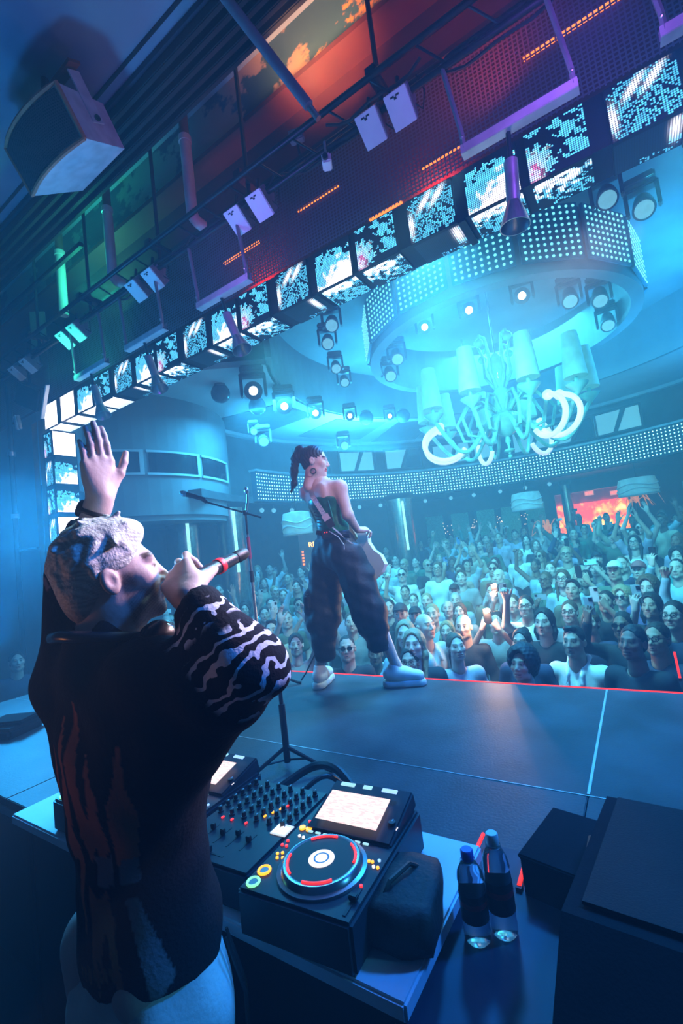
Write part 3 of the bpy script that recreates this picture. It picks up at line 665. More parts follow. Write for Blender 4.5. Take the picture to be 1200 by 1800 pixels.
# curtain tracks
for q in range(5):
    y0 = 2.15 + q * 0.082
    setp(MB().bbox((-2.5, y0, 4.84), (15, 0.042, 0.09), 0.008).build('curtain_track', M_black),
         ['innermost black curtain track nearest the painted clouds', 'second black curtain track from the painted clouds', 'middle one of the five black curtain tracks', 'second black curtain track from the ceiling seam', 'outermost black curtain track nearest the ceiling speaker'][4 - q], 'curtain track', 'black curtain tracks under the ceiling')
setp(MB().box((-2.5, 2.32, 4.915), (15, 0.42, 0.05)).build('trim_track_board', mat('track_board', (0.05, 0.06, 0.09), 0.6)), kind='structure')
setp(MB().box((-2.5, 2.03, 4.94), (15, 0.02, 0.02)).build('trim_ceiling', M_darkmetal), kind='structure')
setp(MB().bbox((-6.0, 2.6, 4.64), (2.8, 0.05, 0.05), 0.008).build('wall_rail', M_black), 'black rail high on the left near the green-lit wall', 'rail')
# hung loudspeaker (wide box tipped down towards the stage)
E1 = np.array([0, -0.51, 0.86]); E2 = np.array([-1.0, 0, 0]); E3 = np.array([0, 0.86, 0.51]); S1, S2, S3 = 0.35, 0.82, 0.45
V0 = np.array([-2.973, 1.767, 4.225])
sp = thing('ceiling_loudspeaker', 'large white loudspeaker with dark curved grille hung from the ceiling', 'loudspeaker', tuple(V0 + E2 * S2 / 2 + E1 * S1 / 2))
Ms = np.stack([E1, E2, E3], 1)
tp = 0.80
def spk_pt(a, b, c):
    f = 1 - (1 - tp) * c
    return V0 + E1 * S1 * ((a - 0.5) * (1 - 0.10 * c) + 0.5) + E2 * S2 * ((b - 0.5) * f + 0.5) + E3 * S3 * c
b = MB(); n = 10; vs = []; fs = []
def bow(v): return -0.16 * (1 - (2 * v - 1) ** 2)
ring = lambda c, bo: [spk_pt(0, v, c + bo * bow(v)) for v in np.linspace(0, 1, n + 1)] + [spk_pt(1, v, c + bo * bow(v)) for v in np.linspace(1, 0, n + 1)]
A = ring(0, 1); B = ring(1, 0); m = len(A)
b.add(A + B, [(i, (i + 1) % m, m + (i + 1) % m, m + i) for i in range(m)] + [tuple(range(m, 2 * m))] + [(i, i + 1, m - 2 - i, m - 1 - i) for i in range(n)])
b.build('cabinet', mat('speaker_white_paint', (0.62, 0.66, 0.70), 0.6, var=0.1, scale=9, bump=0.15, bscale=30), sp, world=True)
M_rim = mat('speaker_wood_edge', (0.65, 0.20, 0.11), 0.6)  # wood colour raised to carry the warm red light on the edge
fr = MB()
edge = [spk_pt(a, v, bow(v)) - E3 * 0.006 for a, v in [(0.0, v) for v in np.linspace(0, 1, n + 1)] + [(1.0, v) for v in np.linspace(1, 0, n + 1)]]
fr.tube(edge + [edge[0], edge[1]], 0.016, 6); fr.build('wood_edge', M_rim, sp, world=True)
def grille_material():
    m = bpy.data.materials.new('speaker_grille'); m.use_nodes = True; nt = m.node_tree; n_ = nt.nodes; L = nt.links; p = n_['Principled BSDF']
    tc = n_.new('ShaderNodeTexCoord'); mp = n_.new('ShaderNodeMapping'); mp.inputs['Rotation'].default_value = (0, 0, 0.5); L.new(tc.outputs['Object'], mp.inputs[0])
    vo = n_.new('ShaderNodeTexVoronoi'); vo.inputs['Scale'].default_value = 75; vo.inputs['Randomness'].default_value = 0.15; L.new(mp.outputs[0], vo.inputs['Vector'])
    rp = n_.new('ShaderNodeValToRGB'); rp.color_ramp.elements[0].position = 0.30; rp.color_ramp.elements[0].color = (0.004, 0.003, 0.004, 1); rp.color_ramp.elements[1].position = 0.48; rp.color_ramp.elements[1].color = (0.10, 0.055, 0.06, 1)
    L.new(vo.outputs['Distance'], rp.inputs[0]); L.new(rp.outputs[0], p.inputs['Base Color']); p.inputs['Roughness'].default_value = 0.55
    return m
gr = MB(); vs = [spk_pt(a, v, bow(v)) - E3 * 0.012 for v in np.linspace(0.03, 0.97, n + 1) for a in (0.06, 0.94)]
gr.add(vs, [(2 * i, 2 * i + 1, 2 * i + 3, 2 * i + 2) for i in range(n)]); gr.build('grille', grille_material(), sp, world=True)
c0 = spk_pt(0.5, 0.0, 0.55) + np.array([0.012, 0, 0])
MB().box(c0 + E1 * 0.14 , (0.10, 0.34, 0.012), M=np.stack([E3, E1, -E2], 1)).build('yoke_arm', mat('speaker_white_paint'), sp, world=True)
MB().cyl(c0 + np.array([0, 0, 0]), c0 + np.array([0.02, 0, 0]), 0.022, n=12).build('yoke_bolt', M_black, sp, world=True)
c1 = spk_pt(0.5, 0.5, 0.55) + E1 * 0.34
MB().box(c1, (0.10, 0.86, 0.02), M=np.stack([E3, E2, E1], 1)).build('yoke_bridge', mat('speaker_red_brown', (0.22, 0.06, 0.04), 0.6), sp, world=True)
MB().cyl(c1, (c1[0], c1[1], 4.96), 0.03, n=10).build('ceiling_stem', M_pipebr, sp, world=True)
# left side: vertical pipe with clamp, wall lamp at truss end
t = thing('side_pipe', 'tall dark pipe standing at the far left beside the orange panel', 'pipe', (-7.35, 2.9, -1.4))
MB().cyl((0, 0, 0), (0, 0, 5.4), 0.035, n=10).build('pole', M_darkmetal, t, True)
MB().cyl((0, 0, 2.95), (0.35, 0.12, 2.93), 0.025, n=8).build('cross_arm', M_darkmetal, t, True)
for z in (3.4, 4.3): MB().cyl((0, 0, z), (0, 0, z + 0.06), 0.05, n=10).build('clamp', M_steel, t, True)
t = thing('corner_floodlight', 'black floodlight with white barn door at the left end of the header', 'stage light', (-6.3, 2.75, 3.45))
Rc = np.array(Euler((0.4, 0.5, 0.6)).to_matrix())
MB().bbox((0, 0, 0), (0.34, 0.16, 0.3), 0.02, M=Rc).build('housing', M_black, t)
MB().bbox(Rc @ np.array([0.19, 0, 0.0]), (0.015, 0.07, 0.46), 0.004, M=Rc).build('barn_door', M_boxw, t)
MB().cyl((0, 0, 0.1), (-0.05, -0.02, 0.5), 0.015, n=8).build('hanger', M_darkmetal, t)
t = thing('clip_lamp', 'small pale twin lamp clipped to the tall pipe on the left', 'stage light', (-7.0, 2.85, 3.3))
MB().bbox((0, 0, 0), (0.05, 0.05, 0.22), 0.008, M=np.array(Euler((0, -0.3, 0)).to_matrix())).build('tube', M_boxw, t); MB().bbox((0.07, 0, -0.01), (0.03, 0.04, 0.22), 0.006, M=np.array(Euler((0, -0.3, 0)).to_matrix())).build('reflector', M_steel, t)

# ------------------------------------------------------------------ hall fixtures
def moving_head(loc, target, lit, scale, label):
    t = thing('moving_head', label, 'stage light', loc, group='moving head lights under the hall ceiling')
    t.scale = (scale,) * 3
    d = np.array(target, float) - np.array(loc, float); az = math.atan2(d[1], d[0]); hd_ = math.hypot(d[0], d[1]); el = math.atan2(d[2] + 0.3, hd_)
    t.rotation_euler = (0, 0, az)
    return t, el
MHM = {}
def mh_parts(t, el, lit):
    key = 'base'
    if key not in MHM:
        MHM['base'] = MB().bbox((0, 0, -0.05), (0.30, 0.34, 0.10), 0.02).build('base', M_fix, t).data
        b = MB(); b.bbox((0, -0.17, -0.25), (0.12, 0.045, 0.34), 0.015); b.bbox((0, 0.17, -0.25), (0.12, 0.045, 0.34), 0.015); b.bbox((0, 0, -0.115), (0.14, 0.37, 0.04), 0.012)
        MHM['yoke'] = b.build('yoke', M_fix, t).data
        MHM['head'] = MB().lathe([(0.02, -0.19), (0.10, -0.17), (0.115, -0.05), (0.125, 0.10), (0.13, 0.17), (0.115, 0.175)], 20, M=np.array([[0, 0, 1], [0, 1, 0], [-1, 0, 0]], float)).build('head', M_fix, t, True).data
        o = t.children[-1]
        MHM['lens1'] = MB().lathe([(0.0, 0.176), (0.03, 0.180), (0.062, 0.177), (0.062, 0.16)], 18, M=np.array([[0, 0, 1], [0, 1, 0], [-1, 0, 0]], float), cap=False).build('lens', M_lens, o, True).data
        MHM['lens0'] = MB().lathe([(0.0, 0.176), (0.05, 0.182), (0.105, 0.177), (0.105, 0.16)], 18, M=np.array([[0, 0, 1], [0, 1, 0], [-1, 0, 0]], float), cap=False).build('lens', M_lensoff, o, True).data
        for c in list(o.children) + list(t.children): bpy.data.objects.remove(c)
    link_mesh('base', MHM['base'], t); link_mesh('yoke', MHM['yoke'], t)
    h = link_mesh('head', MHM['head'], t); h.location = (0, 0, -0.33); h.rotation_euler = (0, -el, 0)
    link_mesh('lens', MHM['lens%d' % lit], h)
CAMP = (-0.3, 0.0, 1.0)
heads = [((-4.98, 5.52, 4.17), 1, 1.15, 'nearest lit moving head under the pale ceiling ring, left of its row'), ((-5.21, 6.58, 4.17), 1, 1.1, 'second lit moving head along the pale ceiling ring'), ((-5.19, 7.55, 4.17), 1, 0.95, 'third lit moving head along the pale ceiling ring'),
         ((-4.94, 8.5, 4.17), 1, 0.8, 'fourth lit moving head along the pale ceiling ring'), ((-4.4, 9.38, 4.17), 1, 0.75, 'fifth lit moving head along the pale ceiling ring, next to the chandelier'),
         ((-3.1, 5.15, 4.35), 0, 0.75, 'dim moving head just below the header, top of the tilted column of lamps'), ((-3.45, 5.55, 4.35), 0, 0.75, 'dim moving head second in the tilted column of lamps'), ((-3.85, 6.35, 4.3), 0, 0.7, 'dim moving head third in the tilted column of lamps'), ((-4.1, 7.0, 4.3), 0, 0.7, 'dim moving head lowest in the tilted column of lamps'),
         ((-1.64, 6.72, 4.6), 1, 0.85, 'bright moving head under the LED drum, left of the middle'), ((-0.92, 6.9, 4.6), 1, 0.85, 'bright moving head under the LED drum, nearest the middle'), ((-2.36, 6.74, 4.6), 1, 0.8, 'bright moving head under the left side of the LED drum'), ((-0.37, 7.46, 4.6), 0, 0.9, 'dim moving head under the right side of the LED drum'), ((0.0, 7.81, 4.6), 0, 0.9, 'dim moving head at the right end of the LED drum, upper one'), ((0.05, 8.9, 4.6), 0, 0.9, 'dim moving head at the right end of the LED drum, lower one'),
         ((0.2, 5.1, 4.35), 0, 0.75, 'large dim moving head against the header, left of the right-hand pair'), ((0.5, 5.5, 4.35), 0, 0.8, 'large dim moving head against the header, right of the right-hand pair'), ((1.35, 6.6, 4.5), 0, 0.8, 'dim moving head at the right edge below the header'), ((1.5, 8.0, 4.5), 0, 1.1, 'dim moving head at the right edge, lower one'),
         ((-3.1, 7.2, 4.55), 0, 0.9, 'dim moving head at the left underside of the LED drum'), ((-3.5, 7.7, 4.5), 0, 0.9, 'dim moving head beside the left underside of the drum, lower'),
         ((-6.3, 6.85, 3.85), 0, 0.6, 'small moving head at the corner of the rounded side box'), ((-6.2, 7.0, 3.75), 0, 0.9, 'small moving head above the balcony left of the singer'), ((-5.2, 8.5, 3.6), 0, 0.8, 'small moving head above the balcony right of the singer')]
for loc, lit, sc_, lab in heads:
    t, el = moving_head(loc, CAMP if lit else (loc[0] * 0.5, loc[1] - 3, 1.0), lit, sc_, lab); mh_parts(t, el, lit)
for loc, lab in (((-5.88, 5.64, 4.2), 'dark globe under the pale ceiling, left of the pair'), ((-5.95, 6.65, 4.2), 'dark globe under the pale ceiling, right of the pair'), ((-5.0, 9.35, 4.2), 'faint globe far off under the pale ceiling, left one'), ((-4.35, 10.0, 4.2), 'faint globe far off under the pale ceiling, right one')):
    t = thing('globe_light', lab, 'globe', loc, group='globes under the pale ceiling')
    MB().ball((0, 0, -0.17), 0.17, 20, 12).build('globe', mat('dark_globe_glass', (0.10, 0.14, 0.17), 0.15), t, True)
    MB().lathe([(0.10, 0), (0.10, -0.03), (0.13, -0.05)], 18).build('mount', M_fix, t, True)
for k, (px, py) in enumerate([(457, 868), (478, 871), (510, 872), (629, 870), (666, 868), (700, 867), (745, 864), (790, 860), (830, 854), (876, 846), (920, 838), (962, 830)]):
    q = RW @ (np.array([px - 600, py - 900, 800.0]) / 800)
    # meet the cylinder of radius 5.55 round the hall centre
    a_ = q[0] ** 2 + q[1] ** 2; b_ = -2 * (q[0] * hx + q[1] * hy); c_ = hx * hx + hy * hy - 5.9 ** 2
    s = (-b_ + math.sqrt(b_ * b_ - 4 * a_ * c_)) / (2 * a_); p = q * s + np.array([0, 0, 1.0])
    t = thing('spot_can', ['first', 'second', 'third', 'fourth', 'fifth', 'sixth', 'seventh', 'eighth', 'ninth', 'tenth', 'eleventh', 'twelfth'][k] + ' small spotlight from the left under the dotted balcony', 'stage light', (p[0], p[1], 2.30), group='small spotlights under the balcony')
    MB().cyl((0, 0, 0), (0, 0, -0.08), 0.012, n=6).build('stem', M_fix, t); dv = np.array([-p[0], -p[1], -1.0]); dv /= np.linalg.norm(dv)
    MB().cyl(np.array([0, 0, -0.14]) - dv * 0.09, np.array([0, 0, -0.14]) + dv * 0.09, 0.05, 0.065, n=14).build('can', M_fix, t, True)
    MB().cyl(np.array([0, 0, -0.14]) + dv * 0.088, np.array([0, 0, -0.14]) + dv * 0.096, 0.055, n=14).build('lens', M_lensoff, t)
# drum lamps
M_shade = mat('lamp_shade_cloth', (0.50, 0.60, 0.58), 0.7, emit=(0.25, 0.8, 0.78), es=0.16, bump=0.2, bscale=12)
for px, py, d, r, lab in ((925, 882, 11.5, 0.36, 'wide fabric drum lamp left of the red doorway'), (522, 921, 9.0, 0.29, 'wide fabric drum lamp behind the singer'), (1120, 856, 11.5, 0.44, 'large fabric drum lamp right of the red doorway')):
    p = RW @ (np.array([px - 600, py - 900, 800.0]) / 800 * d) + np.array([0, 0, 1.0])
    t = thing('drum_lamp', lab, 'lamp', (p[0], p[1], p[2] - 0.2), group='fabric drum lamps under the balcony')
    MB().lathe([(r * 1.0, 0), (r * 1.03, 0.1), (r * 0.98, 0.3), (r * 0.9, 0.42), (r * 0.5, 0.44)], 28).build('shade', M_shade, t, True)
    MB().lathe([(r * 1.02, -0.01), (r * 1.04, 0.02)], 28, cap=False).build('lower_ring', M_hallceil, t, True)
    for q in range(2): MB().tube([(r * 1.04 * math.cos(a), r * 1.04 * math.sin(a), 0.12 + 0.12 * q + 0.04 * math.sin(3 * a + q)) for a in np.linspace(0, 2 * math.pi, 25)], 0.012, 5).build('wrap_band', M_hallceil, t)
    MB().cyl((0, 0, 0.43), (0, 0, 2.32 - t.location.z), 0.012, n=6).build('cord', M_black, t)
# chandelier
M_glass = mat('frosted_green_glass', (0.40, 0.80, 0.66), 0.15, trans=0.2, var=0.12, spec=0.7)
M_loop = mat('white_glass_tube', (0.85, 0.85, 0.85), 0.25, emit=(0.9, 0.95, 1.0), es=0.6)
M_chsh = mat('candle_shade', (0.40, 0.66, 0.58), 0.65, emit=(0.13, 0.75, 0.62), es=0.25, bump=0.25, bscale=120)
ch = thing('chandelier', 'large glass chandelier with tall cylindrical shades and curling arms', 'chandelier', (-1.66, 8.1, 2.45))
MB().lathe([(0.02, 0.0), (0.05, 0.06), (0.03, 0.14), (0.14, 0.2), (0.26, 0.34), (0.30, 0.42), (0.24, 0.5), (0.14, 0.56)], 24).build('bowl', M_glass, ch, True)
MB().lathe([(0.10, 0.55), (0.20, 0.68), (0.17, 0.85), (0.09, 1.0), (0.12, 1.2), (0.17, 1.38), (0.10, 1.55), (0.05, 1.62)], 24).build('vase_stem', M_glass, ch, True)
MB().cyl((0, 0, 1.6), (0, 0, 2.95), 0.015, n=8).build('suspension_chain', M_steel, ch)
MB().cyl((0, 0, -0.16), (0, 0, 0.02), 0.02, n=8).build('finial_stem', M_glass, ch); MB().ball((0, 0, -0.1), (0.09, 0.09, 0.035), 12, 6).build('finial_disc', M_glass, ch, True); MB().ball((0, 0, -0.2), 0.035, 10, 6).build('finial_drop', M_glass, ch, True)
NA = 10
def armcurve(r1, zlow, ztop, n=18):
    pts = []
    for t_ in np.linspace(0, 1, n):
        a = -math.pi * 0.92 * t_
        pts.append((0.16 + (r1 - 0.16) * (t_ ** 0.8), 0, 0.52 + (ztop - 0.52) * t_ ** 2 - (0.52 - zlow) * math.sin(math.pi * t_) ** 1.2))
    return pts
am = None
for k in range(NA):
    a = 2 * math.pi * (k + 0.3) / NA
    Mx = Matrix.Rotation(a, 4, 'Z')
    if am is None:
        ar = MB().tube(armcurve(1.32, -0.06, 0.46), 0.034, 8).build('arm', M_glass, ch, True); am = ar.data
        cp = MB().lathe([(0.02, 0.42), (0.05, 0.46), (0.15, 0.56), (0.16, 0.58), (0.03, 0.58)], 18, (1.32, 0, 0)).build('drip_cup', M_glass, ch, True); cm = cp.data
        st_ = MB().cyl((1.32, 0, 0.58), (1.32, 0, 0.74), 0.028, n=10).build('candle_stem', M_glass, ch, True); sm = st_.data
        shd = MB().lathe([(0.165, 0.68), (0.14, 1.05), (0.112, 1.36), (0.105, 1.36), (0.155, 0.69)], 22, (1.32, 0, 0)).build('shade', M_chsh, ch, True); hm = shd.data
        sc1 = MB().tube([(0.14, 0, 0.6), (0.35, 0, 0.82), (0.62, 0, 0.78), (0.80, 0, 0.5), (0.72, 0, 0.2), (0.5, 0, 0.16), (0.44, 0, 0.32)], 0.028, 8).build('scroll', M_glass, ch, True); s1m = sc1.data
        parts = [ar, cp, st_, shd, sc1]
    else:
        parts = [link_mesh(n_, m_, ch) for n_, m_ in (('arm', am), ('drip_cup', cm), ('candle_stem', sm), ('shade', hm), ('scroll', s1m))]
    for o in parts: o.matrix_local = Mx
for k in range(6):
    a = 2 * math.pi * k / 6 + 0.2
    o = MB().tube([(0.08, 0, 1.0), (0.22, 0, 1.25), (0.20, 0, 1.6), (0.28, 0, 1.85), (0.42, 0, 1.86), (0.46, 0, 1.74)], 0.024, 8).build('upper_scroll', M_glass, ch, True); o.matrix_local = Matrix.Rotation(a, 4, 'Z')
    o2 = MB().ball((0.46, 0, 1.72), 0.075, 12, 8).build('bulb_end', M_glass, ch, True); o2.matrix_local = Matrix.Rotation(a, 4, 'Z')
for k, a in enumerate((-0.75, -0.55, 3.35, 3.6, 1.2, 2.2)):
    pts = [(1.05 + 0.36 * math.cos(q), 0, 0.18 + 0.30 * math.sin(q)) for q in np.linspace(math.pi * 1.15, math.pi * 2.45, 18)]
    o = MB().tube(pts, 0.042, 8).build('white_loop', M_loop, ch, True); o.matrix_local = Matrix.Rotation(a, 4, 'Z')
    o2 = MB().ball((pts[-1][0], 0, pts[-1][2]), 0.08, 12, 8).build('loop_end', M_loop, ch, True); o2.matrix_local = Matrix.Rotation(a, 4, 'Z')
# restroom sign and small exit signs
def text_obj(txt, size, loc, M, mat_, parent, name='lettering', ext=0.004):
    cu = bpy.data.curves.new(name, 'FONT'); cu.body = txt; cu.size = size; cu.extrude = ext; cu.align_x = 'CENTER'; cu.align_y = 'CENTER'
    o0 = bpy.data.objects.new('tmp_text', cu); col.objects.link(o0)
    dg = bpy.context.evaluated_depsgraph_get(); me = bpy.data.meshes.new_from_object(o0.evaluated_get(dg))
    bpy.data.objects.remove(o0); me.materials.clear(); me.materials.append(mat_)
    o = bpy.data.objects.new(name, me); col.objects.link(o); o.parent = parent
    o.matrix_local = Matrix.Translation(Vector(loc)) @ Matrix(M.tolist()).to_4x4()
    return o
def facing(dx, dy):
    n_ = np.array([dx, dy, 0.0]); n_ /= np.linalg.norm(n_); x_ = np.array([-n_[1], n_[0], 0]); return np.stack([x_, [0, 0, 1], n_], 1)
M_amber = mat('amber_letters', (0.5, 0.25, 0.02), 0.5, emit=(1.0, 0.55, 0.08), es=5.0)
p = RW @ (np.array([558 - 600, 960 - 900, 800.0]) / 800 * 11.2) + np.array([0, 0, 1.0])
t = thing('restroom_sign', 'amber restroom sign glowing behind the singer', 'sign', tuple(p)); Mf = facing(-p[0], -p[1])
MB().box((0, 0, -0.05), (0.9, 0.06, 1.0), M=np.stack([Mf[:, 0], Mf[:, 2], Mf[:, 1]], 1)).build('sign_board', mat('sign_red_brown', (0.20, 0.04, 0.03), 0.5), t)
text_obj('RESTROOMS', 0.17, tuple(Mf[:, 2] * 0.035 + Mf[:, 0] * 0.26 + np.array([0, 0, 0.05])), Mf, M_amber, t)
for q in range(5): MB().box(Mf[:, 2] * 0.04 - Mf[:, 0] * 0.38 + np.array([0, 0, -0.1 - q * 0.075]), (0.05, 0.02, 0.045), M=np.stack([Mf[:, 0], Mf[:, 2], Mf[:, 1]], 1)).build('lit_marker', M_strip, t)
M_exit = mat('exit_red', (0.5, 0.02, 0.01), 0.5, emit=(1.0, 0.08, 0.03), es=2.0)
M_exitw = mat('exit_face', (0.6, 0.25, 0.2), 0.5, emit=(1.0, 0.35, 0.2), es=0.8)
for px, py, d, txt, lab in ((1035, 867, 13.6, 'EXIT', 'small red exit sign at the left in the red doorway'), (1080, 866, 13.6, 'EXIT', 'small amber exit sign beside the large drum lamp')):
    p = RW @ (np.array([px - 600, py - 900, 800.0]) / 800 * d) + np.array([0, 0, 1.0]); Mf = facing(-p[0], -p[1])
    t = thing('exit_sign', lab, 'sign', tuple(p), group='exit signs')
    MB().box((0, 0, 0), (0.24, 0.04, 0.13), M=np.stack([Mf[:, 0], Mf[:, 2], Mf[:, 1]], 1)).build('sign_box', M_exitw, t)
    text_obj(txt, 0.10, tuple(Mf[:, 2] * 0.024), Mf, M_exit, t)
# palms by the red doorway, amber light put into leaf colour and emission
M_leaf = mat('leaf_painted_amber_light', (0.55, 0.30, 0.06), 0.5, emit=(1.0, 0.35, 0.03), es=0.5)
for px, py, d, lab in ((963, 940, 13.2, 'amber-lit potted palm left of the red doorway'), (1118, 884, 12.2, 'amber-lit potted palm under the large drum lamp')):
    p = RW @ (np.array([px - 600, py - 900, 800.0]) / 800 * d) + np.array([0, 0, 1.0]); z0_ = -0.62
    t = thing('potted_palm', lab, 'plant', (p[0], p[1], z0_), group='palms by the red doorway'); hh = p[2] - z0_
    MB().lathe([(0.14, 0), (0.19, 0.36), (0.17, 0.36), (0.13, 0.05)], 18).build('pot', M_black, t, True)
    MB().cyl((0, 0, 0.3), (0, 0, hh), 0.025, n=8).build('stem', M_wood, t, True)
    for q in range(13):
        a = 2 * math.pi * q / 13 + 0.3 * (q % 3); r_ = 0.42 + 0.08 * (q % 4); up_ = 0.10 + 0.10 * (q % 3)
        pts = [(r_ * s_ * math.cos(a), r_ * s_ * math.sin(a), hh + up_ * math.sin(math.pi * s_) * 1.6 - 0.12 * s_ * s_) for s_ in np.linspace(0, 1, 6)]
        vs = []; sd = np.array([-math.sin(a), math.cos(a), 0])
        for s_, p_ in zip(np.linspace(0, 1, 6), pts):
            w__ = 0.035 * math.sin(math.pi * (0.1 + 0.88 * s_)); vs += [np.array(p_) - sd * w__, np.array(p_) + np.array([0, 0, 0.008]), np.array(p_) + sd * w__]
        fs = [(3 * i + k_, 3 * i + k_ + 1, 3 * i + k_ + 4, 3 * i + k_ + 3) for i in range(5) for k_ in (0, 1)]
        MB().add(vs, fs).build('leaf', M_leaf, t)
M_leaf.cycles.emission_sampling = 'NONE'
for m_ in (M_led, M_dot, M_spark, M_strip, M_lens, M_lensoff, M_shade, M_chsh, M_loop, M_amber, M_exit, M_exitw, M_fire, M_redled):
    m_.cycles.emission_sampling = 'NONE'
# ------------------------------------------------------------------ DJ booth
M_tab = mat('table_laminate', (0.72, 0.74, 0.78), 0.5, var=0.05)
M_cdj = mat('player_black_plastic', (0.020, 0.024, 0.034), 0.4, spec=0.35)
M_cdj2 = mat('player_dark_rubber', (0.012, 0.012, 0.014), 0.5)
M_scr = bpy.data.materials.new('player_screen'); M_scr.use_nodes = True
_n = M_scr.node_tree.nodes; _L = M_scr.node_tree.links; _p = _n['Principled BSDF']
_tc = _n.new('ShaderNodeTexCoord'); _mp = _n.new('ShaderNodeMapping'); _mp.inputs['Scale'].default_value = (40, 160, 1); _L.new(_tc.outputs['Object'], _mp.inputs[0])
_nz = _n.new('ShaderNodeTexNoise'); _nz.inputs['Scale'].default_value = 1.0; _L.new(_mp.outputs[0], _nz.inputs['Vector'])
_rp = _n.new('ShaderNodeValToRGB'); _rp.color_ramp.elements[0].position = 0.40; _rp.color_ramp.elements[0].color = (1.0, 0.62, 0.62, 1); _rp.color_ramp.elements[1].position = 0.55; _rp.color_ramp.elements[1].color = (1, 0.88, 0.86, 1)
_L.new(_nz.outputs['Fac'], _rp.inputs[0]); _L.new(_rp.outputs[0], _p.inputs['Emission Color']); _p.inputs['Emission Strength'].default_value = 1.35; _p.inputs['Base Color'].default_value = (0.02, 0.02, 0.02, 1); _p.inputs['Roughness'].default_value = 0.2
def glow(name, rgb, s): 
    m = mat(name, tuple(c * 0.4 for c in rgb), 0.4, emit=rgb, es=s); m.cycles.emission_sampling = 'NONE'; return m
G_white = glow('button_white', (1, 0.95, 0.95), 1.3); G_or = glow('button_orange', (1.0, 0.40, 0.02), 2.0); G_gr = glow('button_green', (0.25, 1.0, 0.45), 1.3); G_rd = glow('button_red', (1.0, 0.03, 0.03), 1.8); G_bl = glow('button_blue', (0.35, 0.6, 1.0), 1.3); G_cy = glow('button_cyan', (0.45, 0.85, 0.9), 0.9)
tb = thing('dj_table', 'long narrow DJ table with pale top at the back of the stage', 'table', (-1.43, 1.11, -0.72))
MB().bbox((-1.43, 1.105, 0.06), (1.80, 0.53, 0.04), 0.006).build('table_top', M_tab, tb, world=True)
MB().box((-1.43, 0.905, -0.33), (1.76, 0.05, 0.74)).build('front_panel', M_black, tb, world=True)
for xx in (-2.28, -0.58): MB().box((xx, 1.10, 0.02), (0.04, 0.46, 0.035)).build('side_rail', M_black, tb, world=True)
for xx in (-2.26, -0.60): MB().cyl((xx, 0.89, -0.72), (xx, 0.89, 0.04), 0.02, n=8).build('leg', M_black, tb, world=True)
def knob(b, x, y, z, r=0.008, h=0.016): b.cyl((x, y, z), (x, y, z + h), r, r * 0.8, n=10); return b
KM = {}
def put_knob(par, x, y, z, r=0.008, h=0.016, m=None, name='knob'):
    key = (r, h, m.name if m else '')
    if key not in KM:
        o = MB().lathe([(r * 1.15, 0), (r * 1.1, h * 0.25), (r * 0.85, h * 0.3), (r * 0.8, h), (r * 0.5, h * 1.02)], 12).build(name, m or M_cdj2, par, True); KM[key] = o.data
        if m is None:
            q = MB().box((0, r * 0.45, h * 1.02), (0.0022, r * 0.8, 0.001)).build('pointer', M_white, o); KM[key + ('p',)] = q.data
    else:
        o = link_mesh(name, KM[key], par)
        if m is None: link_mesh('pointer', KM[key + ('p',)], o)
    o.location = (x, y, z); return o
